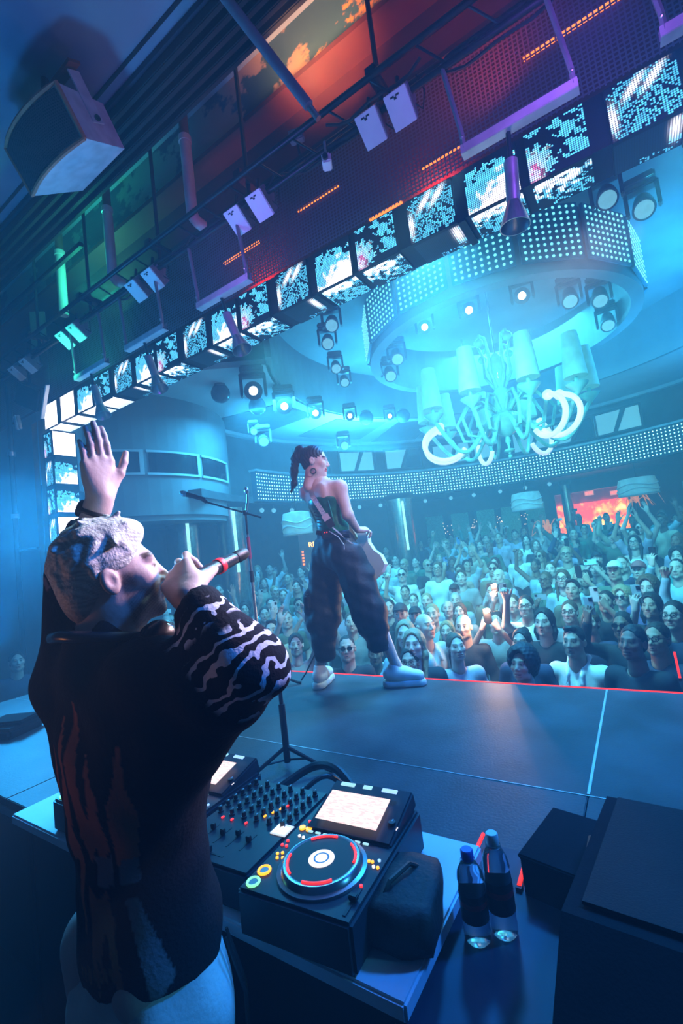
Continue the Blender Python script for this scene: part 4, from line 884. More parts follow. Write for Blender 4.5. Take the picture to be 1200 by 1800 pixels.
def player(loc, rz, label):
    t = thing('media_player', label, 'dj player', loc, rz, group='media players on the DJ table')
    H = 0.112
    MB().bbox((0, 0, H / 2), (0.329, 0.453, H), 0.008).build('body', M_cdj, t)
    # tilted display block at the back
    a = math.radians(13); Rt = np.array(Matrix.Rotation(a, 3, 'X')); c = np.array([0.012, 0.10, H + 0.018])
    MB().bbox(c + np.array([0.0, 0.035, -0.012]), (0.275, 0.20, 0.05), 0.006, M=Rt).build('display_housing', M_cdj, t)
    s = MB().box(c + Rt @ np.array([-0.012, 0.012, 0.0205]), (0.200, 0.112, 0.002), M=Rt).build('screen', M_scr, t)
    for q, (x, w, m) in enumerate(((-0.07, 0.05, G_cy), (0.0, 0.03, G_cy), (0.075, 0.05, G_bl))):
        MB().bbox(c + Rt @ np.array([x, 0.098, 0.022]), (w, 0.014, 0.004), 0.001, M=Rt).build('port_light', m, t)
    put_knob(t, 0.128, 0.10, H + 0.012, 0.013, 0.018)
    arc = [np.array([0.128 + 0.017 * math.cos(q), 0.10 + 0.017 * math.sin(q), H + 0.015]) for q in np.linspace(-0.9, 3.6, 14)]
    MB().tube(arc, 0.0028, 6).build('knob_glow', G_white, t)
    for q in range(8): MB().bbox((-0.105 + q * 0.026, 0.028, H + 0.002), (0.017, 0.007, 0.004), 0.001).build('hot_cue_button', G_cy, t)
    # jog wheel
    j = (0.008, -0.088)
    MB().lathe([(0.118, 0), (0.118, 0.006), (0.108, 0.008), (0.104, 0.018), (0.100, 0.022), (0.092, 0.022), (0.088, 0.020)], 48, (j[0], j[1], H)).build('jog_ring', mat('jog_silver', (0.30, 0.33, 0.38), 0.25, 0.8), t, True)
    MB().lathe([(0.0, 0.021), (0.09, 0.021), (0.09, 0.0)], 40, (j[0], j[1], H), cap=False).build('jog_plate', M_cdj2, t, True)
    for a0 in (0.15, 1.6, 3.3, 4.7):
        MB().tube([(j[0] + 0.089 * math.cos(q), j[1] + 0.089 * math.sin(q), H + 0.0225) for q in np.linspace(a0, a0 + 0.85, 10)], 0.0035, 6).build('jog_light', G_rd, t)
    MB().lathe([(0.0, 0.0225), (0.034, 0.0225), (0.034, 0.020)], 28, (j[0], j[1], H), cap=False).build('jog_display', G_white, t, True)
    MB().lathe([(0.016, 0.0235), (0.021, 0.0235)], 24, (j[0], j[1], H), cap=False).build('jog_emblem', mat('jog_emblem', (0.6, 0.45, 0.45), 0.5), t)
    for y, m, nm in ((-0.196, G_gr, 'play_button'), (-0.152, G_or, 'cue_button')):
        o = MB().lathe([(0.0, 0.004), (0.011, 0.004), (0.011, 0)], 20, (-0.132, y, H), cap=False).build(nm, mat('button_metal', (0.3, 0.3, 0.32), 0.35, 0.6), t, True)
        MB().tube([(-0.132 + 0.0155 * math.cos(q), y + 0.0155 * math.sin(q), H + 0.003) for q in np.linspace(0, 2 * math.pi, 21)], 0.0034, 6).build('button_glow', m, o, True)
    for x, y, m in ((-0.13, -0.10, G_or), (-0.115, -0.095, G_or), (-0.14, -0.085, G_or), (-0.128, -0.078, G_or), (-0.145, -0.03, G_rd), (-0.135, -0.05, G_rd), (-0.15, -0.05, G_rd), (-0.125, 0.0, G_white), (-0.11, -0.002, G_white), (0.115, -0.03, G_or), (0.125, -0.03, G_or), (0.14, -0.02, G_bl), (0.135, -0.045, G_white), (0.147, -0.045, G_or), (0.135, -0.115, G_rd), (-0.125, 0.07, G_rd), (-0.135, 0.07, G_rd)):
        MB().cyl((x, y, H), (x, y, H + 0.004), 0.0042, n=8).build('small_button', m, t)
    for x, y in ((-0.138, 0.035), (-0.115, 0.035)): MB().cyl((x, y, H), (x, y, H + 0.005), 0.0095, n=14).build('round_button', G_or, t)
    MB().box((0.138, -0.165, H + 0.001), (0.008, 0.085, 0.002)).build('tempo_slot', M_black, t); MB().bbox((0.138, -0.16, H + 0.008), (0.022, 0.014, 0.012), 0.002).build('tempo_slider', M_cdj2, t)
    return t
pl = player((-0.825, 1.055, 0.08), math.radians(4), 'media player with glowing white screen and red-lit jog wheel, rightmost on the table')
player((-1.50, 1.075, 0.08), math.radians(2), 'media player with only a corner of its screen showing beside the DJ')
player((-1.845, 1.085, 0.08), 0.0, 'media player at the far left of the DJ table, behind the DJ')
mx = thing('dj_mixer', 'black DJ mixer crowded with knobs, between two media players', 'mixer', (-1.162, 1.07, 0.08), math.radians(3))
H = 0.105
MB().bbox((0, 0, H / 2), (0.325, 0.42, H), 0.008).build('body', M_cdj, mx)
for i in range(6):
    for j in range(6):
        put_knob(mx, -0.135 + i * 0.052, 0.175 - j * 0.036, H, 0.0085, 0.018)
for i in range(4):
    x = -0.085 + i * 0.052
    MB().box((x, -0.10, H + 0.0005), (0.006, 0.075, 0.001)).build('fader_slot', M_black, mx); MB().bbox((x, -0.085 - 0.012 * (i % 2), H + 0.009), (0.016, 0.012, 0.016), 0.002).build('fader_cap', M_cdj2, mx)
MB().box((0, -0.175, H + 0.0005), (0.09, 0.006, 0.001)).build('crossfader_slot', M_black, mx); MB().bbox((-0.01, -0.175, H + 0.009), (0.012, 0.018, 0.016), 0.002).build('crossfader_cap', M_cdj2, mx)
for k, (x, y, m) in enumerate([(0.035, 0.02, G_or), (0.048, 0.045, G_or), (0.060, 0.07, G_or), (0.072, 0.092, G_rd), (0.11, 0.12, G_rd), (-0.06, -0.03, G_rd), (0.0, -0.03, G_rd), (-0.1, -0.03, G_rd)]):
    MB().bbox((x, y, H + 0.003), (0.007, 0.011, 0.004), 0.001).build('level_light', m, mx)
MB().box((0.135, -0.02, H + 0.002), (0.055, 0.05, 0.003)).build('effect_display', glow('effect_display', (0.9, 0.95, 1.0), 0.7), mx)
for i in range(4):
    for j in range(3): MB().bbox((0.116 + i * 0.0125, -0.036 + j * 0.013, H + 0.0045), (0.009, 0.009, 0.003), 0.001).build('effect_pad', G_white, mx)
for k, pts in enumerate(([(-1.30, 1.34, 0.12), (-1.22, 1.46, 0.16), (-1.10, 1.46, 0.17), (-0.95, 1.40, 0.10)], [(-1.18, 1.33, 0.13), (-1.12, 1.42, 0.16), (-1.05, 1.50, 0.06), (-0.85, 1.44, 0.02)], [(-1.05, 1.34, 0.13), (-1.0, 1.42, 0.13), (-0.93, 1.38, 0.11)])):
    P = [np.array(p_) for p_ in pts]; cv = []
    for i in range(len(P) - 1):
        a, b_, c, d = P[max(i - 1, 0)], P[i], P[i + 1], P[min(i + 2, len(P) - 1)]
        for s in np.linspace(0, 1, 7)[:-1]: cv.append(0.5 * (2 * b_ + (c - a) * s + (2 * a - 5 * b_ + 4 * c - d) * s * s + (3 * b_ - a - 3 * c + d) * s ** 3))
    cv.append(P[-1])
    setp(MB().tube(cv, (0.016, 0.009, 0.008)[k], 8).build('audio_cable', M_cable, smooth=True), ['thick black cable looped behind the mixer', 'thin black cable trailing behind the mixer onto the stage', 'short black lead plugged into the back of the mixer'][k], 'cable', 'cables behind the mixer')
# black soft bag right of the player, low side shelf, bottles, red strips, wedge
bag = thing('gear_bag', 'soft black gear bag slumped against the right media player', 'bag', (-0.605, 1.03, 0.08))
bm = bmesh.new(); bmesh.ops.create_cube(bm, size=1); bmesh.ops.subdivide_edges(bm, edges=bm.edges[:], cuts=5, use_grid_fill=True)
for v in bm.verts:
    p_ = v.co.normalized() * 0.62; v.co = v.co.lerp(p_, 0.45); n0 = math.sin(9 * v.co.x + 4 * v.co.y) * math.cos(7 * v.co.z + 5 * v.co.y)
    v.co = Vector((v.co.x * 0.155 * (1 + 0.06 * n0), v.co.y * 0.22 * (1 - 0.05 * n0), (v.co.z + 0.5) * 0.10 * (1 + 0.05 * n0)))
me = bpy.data.meshes.new('bag_body'); bm.to_mesh(me); bm.free(); me.materials.append(mat('bag_nylon', (0.010, 0.010, 0.012), 0.7, bump=0.3, bscale=60)); me.polygons.foreach_set('use_smooth', [True] * len(me.polygons))
o = link_mesh('bag_body', me, bag); o.rotation_euler = (0, 0, 0.25)
MB().tube([(-0.03, -0.07, 0.085), (-0.02, -0.04, 0.115), (0.0, 0.03, 0.118), (0.015, 0.07, 0.085)], 0.006, 6).build('handle', M_cdj2, bag, True)
sh = thing('side_shelf', 'low dark blue-black shelf beside the DJ table holding the bottles', 'shelf', (-0.4, 1.12, -0.72))
MB().bbox((-0.375, 1.17, 0.005), (0.35, 0.62, 0.03), 0.004).build('shelf_top', mat('shelf_black', (0.03, 0.035, 0.06), 0.5, spec=0.25), sh, world=True)
MB().box((-0.375, 0.90, -0.36), (0.34, 0.05, 0.70)).build('shelf_panel', M_black, sh, world=True)
for xx in (-0.53, -0.22): MB().cyl((xx, 0.89, -0.72), (xx, 0.89, 0), 0.018, n=8).build('leg', M_black, sh, world=True)
M_pet = mat('bottle_clear_plastic', (0.80, 0.88, 0.92), 0.06, trans=0.92, var=0.01, ior=1.35)
M_label = mat('bottle_label_dark', (0.02, 0.015, 0.02), 0.4); M_labelr = mat('bottle_label_red', (0.55, 0.02, 0.03), 0.4)
for (bx, by), hh, cm, lab in (((-0.473, 1.12), 0.21, mat('cap_blue', (0.05, 0.10, 0.5), 0.4), 'shorter water bottle with dark blue cap on the side shelf'), ((-0.42, 1.165), 0.235, mat('cap_white', (0.7, 0.72, 0.72), 0.4), 'taller water bottle with white cap on the side shelf')):
    t = thing('water_bottle', lab, 'bottle', (bx, by, 0.02)); t.scale = (1.0, 1.0, hh / 0.235); t['group'] = 'water bottles on the side shelf'
    MB().lathe([(0.0, 0.004), (0.026, 0.0), (0.032, 0.008), (0.033, 0.03), (0.0315, 0.04), (0.033, 0.05), (0.033, 0.14), (0.0315, 0.15), (0.033, 0.158), (0.030, 0.178), (0.020, 0.198), (0.013, 0.208), (0.013, 0.222)], 24).build('bottle_body', M_pet, t, True)
    MB().lathe([(0.0335, 0.06), (0.0338, 0.062), (0.0338, 0.128), (0.0335, 0.13)], 24, cap=False).build('label_band', M_label, t, True)
    MB().lathe([(0.0341, 0.098), (0.0341, 0.112)], 24, cap=False).build('label_stripe', M_labelr, t, True)
    MB().lathe([(0.0145, 0.208), (0.0155, 0.212), (0.0155, 0.232), (0.013, 0.235)], 20).build('cap', cm, t, True)
    MB().lathe([(0.018, 0.204), (0.019, 0.206), (0.018, 0.208)], 20, cap=False).build('neck_ring', M_pet, t, True)
for k, (a, b_, lab) in enumerate(((( -0.566, 1.39, 0.03), (-0.568, 1.50, 0.03), 'short red glowing tube left of the bottles'), ((-0.418, 1.32, 0.03), (-0.423, 1.46, 0.03), 'red glowing tube right of the bottles'), ((0.065, 3.20, 0.06), (0.06, 3.22, 0.20), 'red glowing bar rising at the right edge of the stage'))):
    t = thing('red_light_tube', lab, 'light tube', a, group='red light tubes')
    MB().cyl((0, 0, 0), tuple(np.array(b_) - np.array(a)), 0.006, n=8).build('tube', M_redled, t); MB().box((0, 0, -0.008), (0.016, 0.02, 0.016)).build('end_cap', M_black, t)
wd = thing('stage_monitor', 'big dark wedge monitor speaker in the lower right corner', 'loudspeaker', (0.02, 1.22, 0.0))
M_wedge = mat('wedge_carpet', (0.009, 0.010, 0.013), 0.9, spec=0.1, bump=0.1, bscale=160)
Mz = np.array(Matrix.Rotation(math.radians(-4), 3, 'Z')) @ np.array([[0, 0, 1], [1, 0, 0], [0, 1, 0]], float)
MB().prism([(-0.48, 0), (0.36, 0), (0.36, 0.08), (0.24, 0.24), (-0.30, 0.30), (-0.48, 0.18)], 0.44, Mz, (-0.22, 0, 0)).build('cabinet', M_wedge, wd)
MB().prism([(-0.27, 0.300), (0.22, 0.2455), (0.22, 0.2525), (-0.27, 0.307)], 0.38, Mz, (-0.19, 0, 0)).build('grille', mat('wedge_grille', (0.012, 0.012, 0.015), 0.7, 0.0, spec=0.15, bump=0.2, bscale=200), wd)
for q in (-0.1, 0.1): MB().tube([(-0.225, q - 0.05, 0.16), (-0.245, q - 0.05, 0.17), (-0.245, q + 0.05, 0.17), (-0.225, q + 0.05, 0.16)], 0.008, 6).build('handle', M_darkmetal, wd)
rc = thing('equipment_case', 'dark equipment case standing between the shelf and the wedge monitor', 'case', (-0.30, 1.42, 0.0))
MB().bbox((0, 0.0, 0.06), (0.16, 0.26, 0.12), 0.008, rz=-0.2).build('case_body', M_wedge, rc); MB().bbox((0, 0.0, 0.118), (0.165, 0.265, 0.012), 0.004, rz=-0.2).build('case_lid', M_wedge, rc)
for q in (-0.06, 0.06): MB().bbox((-0.085, q, 0.08), (0.008, 0.03, 0.03), 0.002, rz=-0.2).build('latch', M_steel, rc)
rm = thing('floor_mat', 'folded dark cloth lying on the bright stage floor at the left', 'cloth', (-3.95, 1.42, 0))
MB().bbox((0, 0, 0.035), (0.42, 0.28, 0.07), 0.02, rz=0.3).build('cloth_fold', M_wedge, rm); MB().bbox((0.05, 0.03, 0.085), (0.28, 0.2, 0.03), 0.012, rz=0.5).build('upper_fold', M_wedge, rm)
# microphone stands
def mic(t, a, dirv, band=None, L=0.18):
    a = np.array(a, float); z = np.array(dirv, float); z /= np.linalg.norm(z); x, y, _ = basis(z); Mm = np.stack([x, y, z], 1)
    MB().lathe([(0.0, 0.052), (0.014, 0.05), (0.023, 0.036), (0.0255, 0.02), (0.0255, 0.004), (0.022, -0.008)], 20, a, Mm).build('grille', mat('mic_grille', (0.35, 0.36, 0.38), 0.35, 0.7, bump=0.6, bscale=600), t, True)
    MB().lathe([(0.026, 0.012), (0.027, 0.014), (0.027, 0.02), (0.026, 0.022)], 20, a, Mm, cap=False).build('grille_ring', M_steel, t, True)
    MB().lathe([(0.0225, -0.008), (0.0205, -0.03), (0.0175, -L * 0.9), (0.0145, -L), (0.012, -L - 0.004)], 20, a, Mm).build('handle', M_cdj, t, True)
    return Mm
ms = thing('microphone_stand', 'boom microphone stand with red section at the front of the stage', 'microphone stand', (-2.694, 2.727, 0))
for k in range(3):
    a = 0.3 + 2 * math.pi * k / 3; MB().tube([(0, 0, 0.14), (0.30 * math.cos(a), 0.30 * math.sin(a), 0.015), (0.33 * math.cos(a), 0.33 * math.sin(a), 0.012)], 0.011, 8).build('leg', M_black, ms, True)
MB().cyl((0, 0, 0.05), (0, 0, 0.85), 0.013, n=10).build('lower_tube', mat('stand_chrome', (0.5, 0.5, 0.52), 0.3, 0.8), ms, True)
MB().cyl((0, 0, 0.85), (0, 0, 1.22), 0.0115, n=10).build('upper_tube', mat('stand_grey', (0.25, 0.25, 0.27), 0.35, 0.6), ms, True)
MB().cyl((0, 0, 1.02), (0, 0, 1.20), 0.016, n=10).build('red_sleeve', mat('red_tape', (0.55, 0.03, 0.08), 0.5), ms, True)
MB().cyl((0, 0, 0.83), (0, 0, 0.92), 0.018, n=10).build('clutch', M_black, ms, True)
MB().cyl((0, 0, 1.20), (0, 0, 1.40), 0.010, n=10).build('top_tube', M_black, ms, True)
bd = np.array([-0.83, -0.50, 0.40]); bd /= np.linalg.norm(bd)
MB().ball((0, 0, 1.40), 0.024, 10, 8).build('boom_swivel', M_darkmetal, ms, True)
MB().cyl(np.array([0, 0, 1.40]) - bd * 0.14, np.array([0, 0, 1.40]) + bd * 0.36, 0.0075, n=8).build('boom', M_black, ms, True)
MB().cyl(np.array([0, 0, 1.40]) + bd * 0.34, np.array([0, 0, 1.425]) + bd * 0.40, 0.016, n=10).build('mic_clip', M_black, ms, True)
MB().tube([np.array([0.015, 0, 1.42]), np.array([0.03, 0.01, 1.50]), np.array([0.045, 0, 1.55]), np.array([0.035, 0, 1.6])], 0.010, 8).build('spare_clip', M_steel, ms, True)
MB().ball((0.04, 0, 1.58), (0.02, 0.02, 0.035), 8, 6).build('spare_clip_head', M_steel, ms, True)
mc = thing('stand_microphone', 'vocal microphone held in the boom stand clip', 'microphone', tuple(np.array([-2.694, 2.727, 1.42]) + bd * 0.52))
mic(mc, (0, 0, 0), bd, L=0.17)
sb_ = thing('short_stand', 'short black tripod stand with a small lit device, behind the mixer', 'stand', (-1.56, 1.69, 0))
for k, a in enumerate((0.15, 2.3, 4.3)):
    MB().tube([(0, 0, 0.10), (0.22 * math.cos(a), 0.22 * math.sin(a), 0.012), (0.24 * math.cos(a), 0.24 * math.sin(a), 0.010)], 0.009, 8).build('leg', M_darkmetal, sb_, True)
    MB().tube([(0, 0, 0.04), (0.12 * math.cos(a), 0.12 * math.sin(a), 0.055)], 0.005, 6).build('brace', M_darkmetal, sb_, True)
MB().cyl((0, 0, 0.03), (0, 0, 0.30), 0.016, n=10).build('lower_tube', M_black, sb_, True); MB().cyl((0, 0, 0.28), (0, 0, 0.46), 0.010, n=10).build('upper_tube', M_black, sb_, True)
MB().bbox((0, -0.02, 0.44), (0.03, 0.02, 0.09), 0.004).build('device_clip', M_black, sb_)
MB().box((0.004, -0.032, 0.45), (0.018, 0.003, 0.055)).build('device_screen', glow('device_glow', (1.0, 0.75, 0.6), 1.3), sb_)
M_scr.cycles.emission_sampling = 'NONE'
# ------------------------------------------------------------------ sculpting with smooth distance fields
def W(px, py, d): return RW @ (np.array([px - 600.0, py - 900.0, 800.0]) / 800 * d) + np.array([0, 0, CAM_H])
def surface_nets(d, org, h):
    s = d < 0
    nx, ny, nz = d.shape
    cnt = np.zeros((nx - 1, ny - 1, nz - 1), np.int8)
    for i in (0, 1):
        for j in (0, 1):
            for k in (0, 1): cnt += s[i:nx - 1 + i, j:ny - 1 + j, k:nz - 1 + k]
    m = (cnt > 0) & (cnt < 8)
    I = np.argwhere(m)
    idx = -np.ones(m.shape, np.int64); idx[m] = np.arange(len(I))
    pos = np.zeros((len(I), 3)); num = np.zeros(len(I))
    C = [(i, j, k) for i in (0, 1) for j in (0, 1) for k in (0, 1)]
    dv = {c: d[I[:, 0] + c[0], I[:, 1] + c[1], I[:, 2] + c[2]] for c in C}
    for c in C:
        for ax in range(3):
            if c[ax]: continue
            e = list(c); e[ax] = 1; e = tuple(e)
            a, b = dv[c], dv[e]; cr = (a < 0) != (b < 0)
            t = a[cr] / (a[cr] - b[cr])
            p = np.tile(np.array(c, float), (cr.sum(), 1)); p[:, ax] += t
            pos[cr] += p; num[cr] += 1
    V = (I + pos / num[:, None]) * h + org
    F = []
    for ax in range(3):
        a, b = [(1, 2), (2, 0), (0, 1)][ax]
        sl0 = [slice(None)] * 3; sl1 = [slice(None)] * 3
        sl0[ax] = slice(0, -1); sl1[ax] = slice(1, None)
        ch = s[tuple(sl0)] != s[tuple(sl1)]
        E = np.argwhere(ch)
        E = E[(E[:, a] > 0) & (E[:, b] > 0) & (E[:, a] < d.shape[a] - 1) & (E[:, b] < d.shape[b] - 1)]
        q = []
        for da, db in ((-1, -1), (0, -1), (0, 0), (-1, 0)):
            X = E.copy(); X[:, a] += da; X[:, b] += db; q.append(idx[X[:, 0], X[:, 1], X[:, 2]])
        Q = np.stack(q, 1); inside = s[E[:, 0], E[:, 1], E[:, 2]]
        Q[~inside] = Q[~inside][:, ::-1]
        F.append(Q)
    F = np.vstack(F); F = F[(F >= 0).all(1)]
    return V, F
class SDF:
    def __init__(s, h): s.h = h; s.p = []; s.post = []
    def cap(s, a, b, ra, rb=None, k=0.02, sub=False):
        a = np.array(a, float); b = np.array(b, float); rb = ra if rb is None else rb
        s.p.append(('c', a, b, ra, rb, k, sub)); return s
    def chain(s, pts, rs, k=0.02):
        for i in range(len(pts) - 1): s.cap(pts[i], pts[i + 1], rs[i], rs[i + 1], k)
        return s
    def ell(s, c, r, M=None, k=0.02, sub=False):
        s.p.append(('e', np.array(c, float), np.array(r if hasattr(r, '__len__') else (r, r, r), float), np.eye(3) if M is None else M, k, sub)); return s
    def cut(s, p, n): s.post.append((np.array(p, float), np.array(n, float) / np.linalg.norm(n))); return s   # removes the side n points to
    def mesh(s, disp=None):
        h = s.h; lo = np.full(3, 1e9); hi = -lo; bb = []
        for q in s.p:
            if q[0] == 'c': r = max(q[3], q[4]); l = np.minimum(q[1], q[2]) - r; u = np.maximum(q[1], q[2]) + r
            else: r = q[2].max(); l = q[1] - r; u = q[1] + r
            bb.append((l - q[-2] * 1.2 - 2 * h, u + q[-2] * 1.2 + 2 * h))
            if not q[-1]: lo = np.minimum(lo, l); hi = np.maximum(hi, u)
        lo = lo - 3 * h - 0.01; hi = hi + 3 * h + 0.01
        n = np.ceil((hi - lo) / h).astype(int) + 1
        D = np.full(n, 0.06, np.float32)
        for q, (l, u) in zip(s.p, bb):
            i0 = np.clip(np.floor((l - lo) / h).astype(int), 0, n); i1 = np.clip(np.ceil((u - lo) / h).astype(int) + 1, 0, n)
            if (i1 <= i0).any(): continue
            ax = [lo[t] + h * np.arange(i0[t], i1[t]) for t in range(3)]
            X, Y, Z = ax[0][:, None, None], ax[1][None, :, None], ax[2][None, None, :]
            if q[0] == 'c':
                _, a, b, ra, rb, k, sub = q; ba = b - a; L2 = ba @ ba + 1e-12
                t = np.clip(((X - a[0]) * ba[0] + (Y - a[1]) * ba[1] + (Z - a[2]) * ba[2]) / L2, 0, 1)
                d = np.sqrt((X - a[0] - ba[0] * t) ** 2 + (Y - a[1] - ba[1] * t) ** 2 + (Z - a[2] - ba[2] * t) ** 2) - (ra + (rb - ra) * t)
            else:
                _, c, r, M, k, sub = q
                P = [(X - c[0]) * M[0, i] + (Y - c[1]) * M[1, i] + (Z - c[2]) * M[2, i] for i in range(3)]
                k0 = np.sqrt(sum((P[i] / r[i]) ** 2 for i in range(3))); k1 = np.sqrt(sum((P[i] / r[i] ** 2) ** 2 for i in range(3))) + 1e-9
                d = k0 * (k0 - 1) / k1
            S = D[i0[0]:i1[0], i0[1]:i1[1], i0[2]:i1[2]]
            if sub: d = -d; hh = np.maximum(k - np.abs(S - d), 0) / k; S[...] = np.maximum(S, d) + hh * hh * k * 0.25
            else: hh = np.maximum(k - np.abs(S - d), 0) / k; S[...] = np.minimum(S, d) - hh * hh * k * 0.25
        if s.post or disp is not None:
            X = (lo[0] + h * np.arange(n[0]))[:, None, None]; Y = (lo[1] + h * np.arange(n[1]))[None, :, None]; Z = (lo[2] + h * np.arange(n[2]))[None, None, :]
            if disp is not None: D = D + disp(X, Y, Z).astype(np.float32)
            for p, nn in s.post: D = np.maximum(D, ((X - p[0]) * nn[0] + (Y - p[1]) * nn[1] + (Z - p[2]) * nn[2]).astype(np.float32))
        return surface_nets(D, lo, h)
def join(parts):
    V = []; F = []; n = 0
    for v, f in parts: V.append(v); F.append(f + n); n += len(v)
    return np.vstack(V), np.vstack(F)
def to_mesh(name, VF, mat_, colors=None):
    V, F = VF; me = bpy.data.meshes.new(name)
    me.vertices.add(len(V)); me.vertices.foreach_set('co', V.astype(np.float32).ravel())
    me.loops.add(len(F) * 4); me.loops.foreach_set('vertex_index', F.astype(np.int32).ravel())
    me.polygons.add(len(F)); me.polygons.foreach_set('loop_start', np.arange(0, len(F) * 4, 4, dtype=np.int32)); me.polygons.foreach_set('loop_total', np.full(len(F), 4, np.int32))
    me.polygons.foreach_set('use_smooth', np.ones(len(F), bool))
    me.update(calc_edges=True); me.materials.append(mat_)
    if colors is not None:
        a = me.attributes.new('tint', 'FLOAT_COLOR', 'POINT'); a.data.foreach_set('color', np.c_[colors, np.ones(len(V))].astype(np.float32).ravel())
    return me
def sculpt(name, VF, mat_, parent, colors=None, world=True, **kw):
    o = link_mesh(name, to_mesh(name, VF, mat_, colors), parent, **kw)
    if world and parent is not None: o.location = -parent.location
    return o
def tint_material(name, rough=0.55, bump=0.0, bscale=60, objcol=False, spec=0.4, sss=0.0):
    m = bpy.data.materials.new(name); m.use_nodes = True; n = m.node_tree.nodes; L = m.node_tree.links; p = n['Principled BSDF']
    a = n.new('ShaderNodeAttribute'); a.attribute_name = 'tint'; out = a.outputs['Color']
    if objcol:
        oi = n.new('ShaderNodeObjectInfo'); mu = n.new('ShaderNodeMix'); mu.data_type = 'RGBA'; mu.blend_type = 'MULTIPLY'; mu.inputs[0].default_value = 1
        L.new(out, mu.inputs[6]); L.new(oi.outputs['Color'], mu.inputs[7]); out = mu.outputs[2]
    L.new(out, p.inputs['Base Color']); p.inputs['Roughness'].default_value = rough; p.inputs['Specular IOR Level'].default_value = spec
    if bump:
        tc = n.new('ShaderNodeTexCoord'); bz = n.new('ShaderNodeTexNoise'); bz.inputs['Scale'].default_value = bscale; bz.inputs['Detail'].default_value = 4; L.new(tc.outputs['Object'], bz.inputs['Vector'])
        bp = n.new('ShaderNodeBump'); bp.inputs['Strength'].default_value = bump; bp.inputs['Distance'].default_value = 0.006; L.new(bz.outputs['Fac'], bp.inputs['Height']); L.new(bp.outputs[0], p.inputs['Normal'])
    return m
M_skin = tint_material('skin', 0.5, 0.12, 90)
M_skinc = tint_material('skin_crowd', 0.55, objcol=True)
M_hair = tint_material('hair', 0.5, 0.5, 120)
def frame(fwd, up=(0, 0, 1)):
    f = np.array(fwd, float); f /= np.linalg.norm(f); u = np.array(up, float); r = np.cross(f, u); r /= np.linalg.norm(r); u = np.cross(r, f)
    return np.stack([r, f, u], 1)       # columns: right, forward, up
def head_sdf(S, c, M, sc=1.0, fem=False, ears=True, neck=True, smile=0.0, mouth_open=0.0):
    c = np.array(c, float)
    T = lambda x, y, z: c + M @ (np.array([x, y, z]) * sc)
    R = lambda *r: tuple(q * sc for q in r)
    j = 0.9 if fem else 1.0
    S.ell(T(0, -0.012, 0.035), R(0.076, 0.096, 0.088), M, 0.02 * sc)
    S.ell(T(0, 0.028, -0.025), R(0.062 * (0.97 if fem else 1), 0.070, 0.088), M, 0.03 * sc)
    S.ell(T(0, 0.040, -0.082), R(0.047 * j, 0.046, 0.036), M, 0.03 * sc)
    S.ell(T(0, 0.078, -0.105), R(0.018 * j, 0.016, 0.016), M, 0.025 * sc)
    for x in (-1, 1):
        S.ell(T(0.040 * x, 0.062, -0.022), R(0.026, 0.026, 0.024), M, 0.025 * sc)
        S.ell(T(0.052 * x * j, 0.012, -0.075), R(0.018, 0.030, 0.028), M, 0.03 * sc)
    S.cap(T(-0.036, 0.083, 0.026), T(0.036, 0.083, 0.026), 0.012 * sc, None, 0.02 * sc)
    for x in (-1, 1):
        S.ell(T(0.032 * x, 0.109, 0.006), R(0.019, 0.016, 0.011), M, 0.010 * sc, True)
        S.ell(T(0.031 * x, 0.081, 0.005), R(0.0145, 0.0145, 0.0125), M, 0.004 * sc)
    S.cap(T(0, 0.090, 0.018), T(0, 0.112, -0.030), 0.0075 * sc, 0.0115 * sc, 0.012 * sc)
    for x in (-1, 1): S.ell(T(0.012 * x, 0.101, -0.036), R(0.008, 0.009, 0.007), M, 0.008 * sc)
    S.ell(T(0, 0.088, -0.062), R(0.026 + 0.008 * smile, 0.014, 0.0065), M, 0.007 * sc)
    S.ell(T(0, 0.088, -0.076 - 0.008 * mouth_open), R(0.023 + 0.008 * smile, 0.014, 0.0075), M, 0.007 * sc)
    S.ell(T(0, 0.106, -0.0685 - 0.004 * mouth_open), R(0.024 + 0.006 * smile, 0.012, 0.0022 + 0.006 * mouth_open), M, 0.003 * sc, True)
    if ears:
        for x in (-1, 1):
            Me = M @ np.array(Euler((0.15, 0, x * 0.35)).to_matrix())
            S.ell(T(0.082 * x, -0.012, -0.004), R(0.0095, 0.021, 0.032), Me, 0.008 * sc)
            S.ell(T(0.095 * x, -0.006, -0.002), R(0.010, 0.011, 0.018), Me, 0.006 * sc, True)
    if neck: S.cap(T(0, -0.022, -0.06), T(0, -0.045, -0.20), (0.050 if fem else 0.060) * sc, (0.054 if fem else 0.066) * sc, 0.03 * sc)
    return S
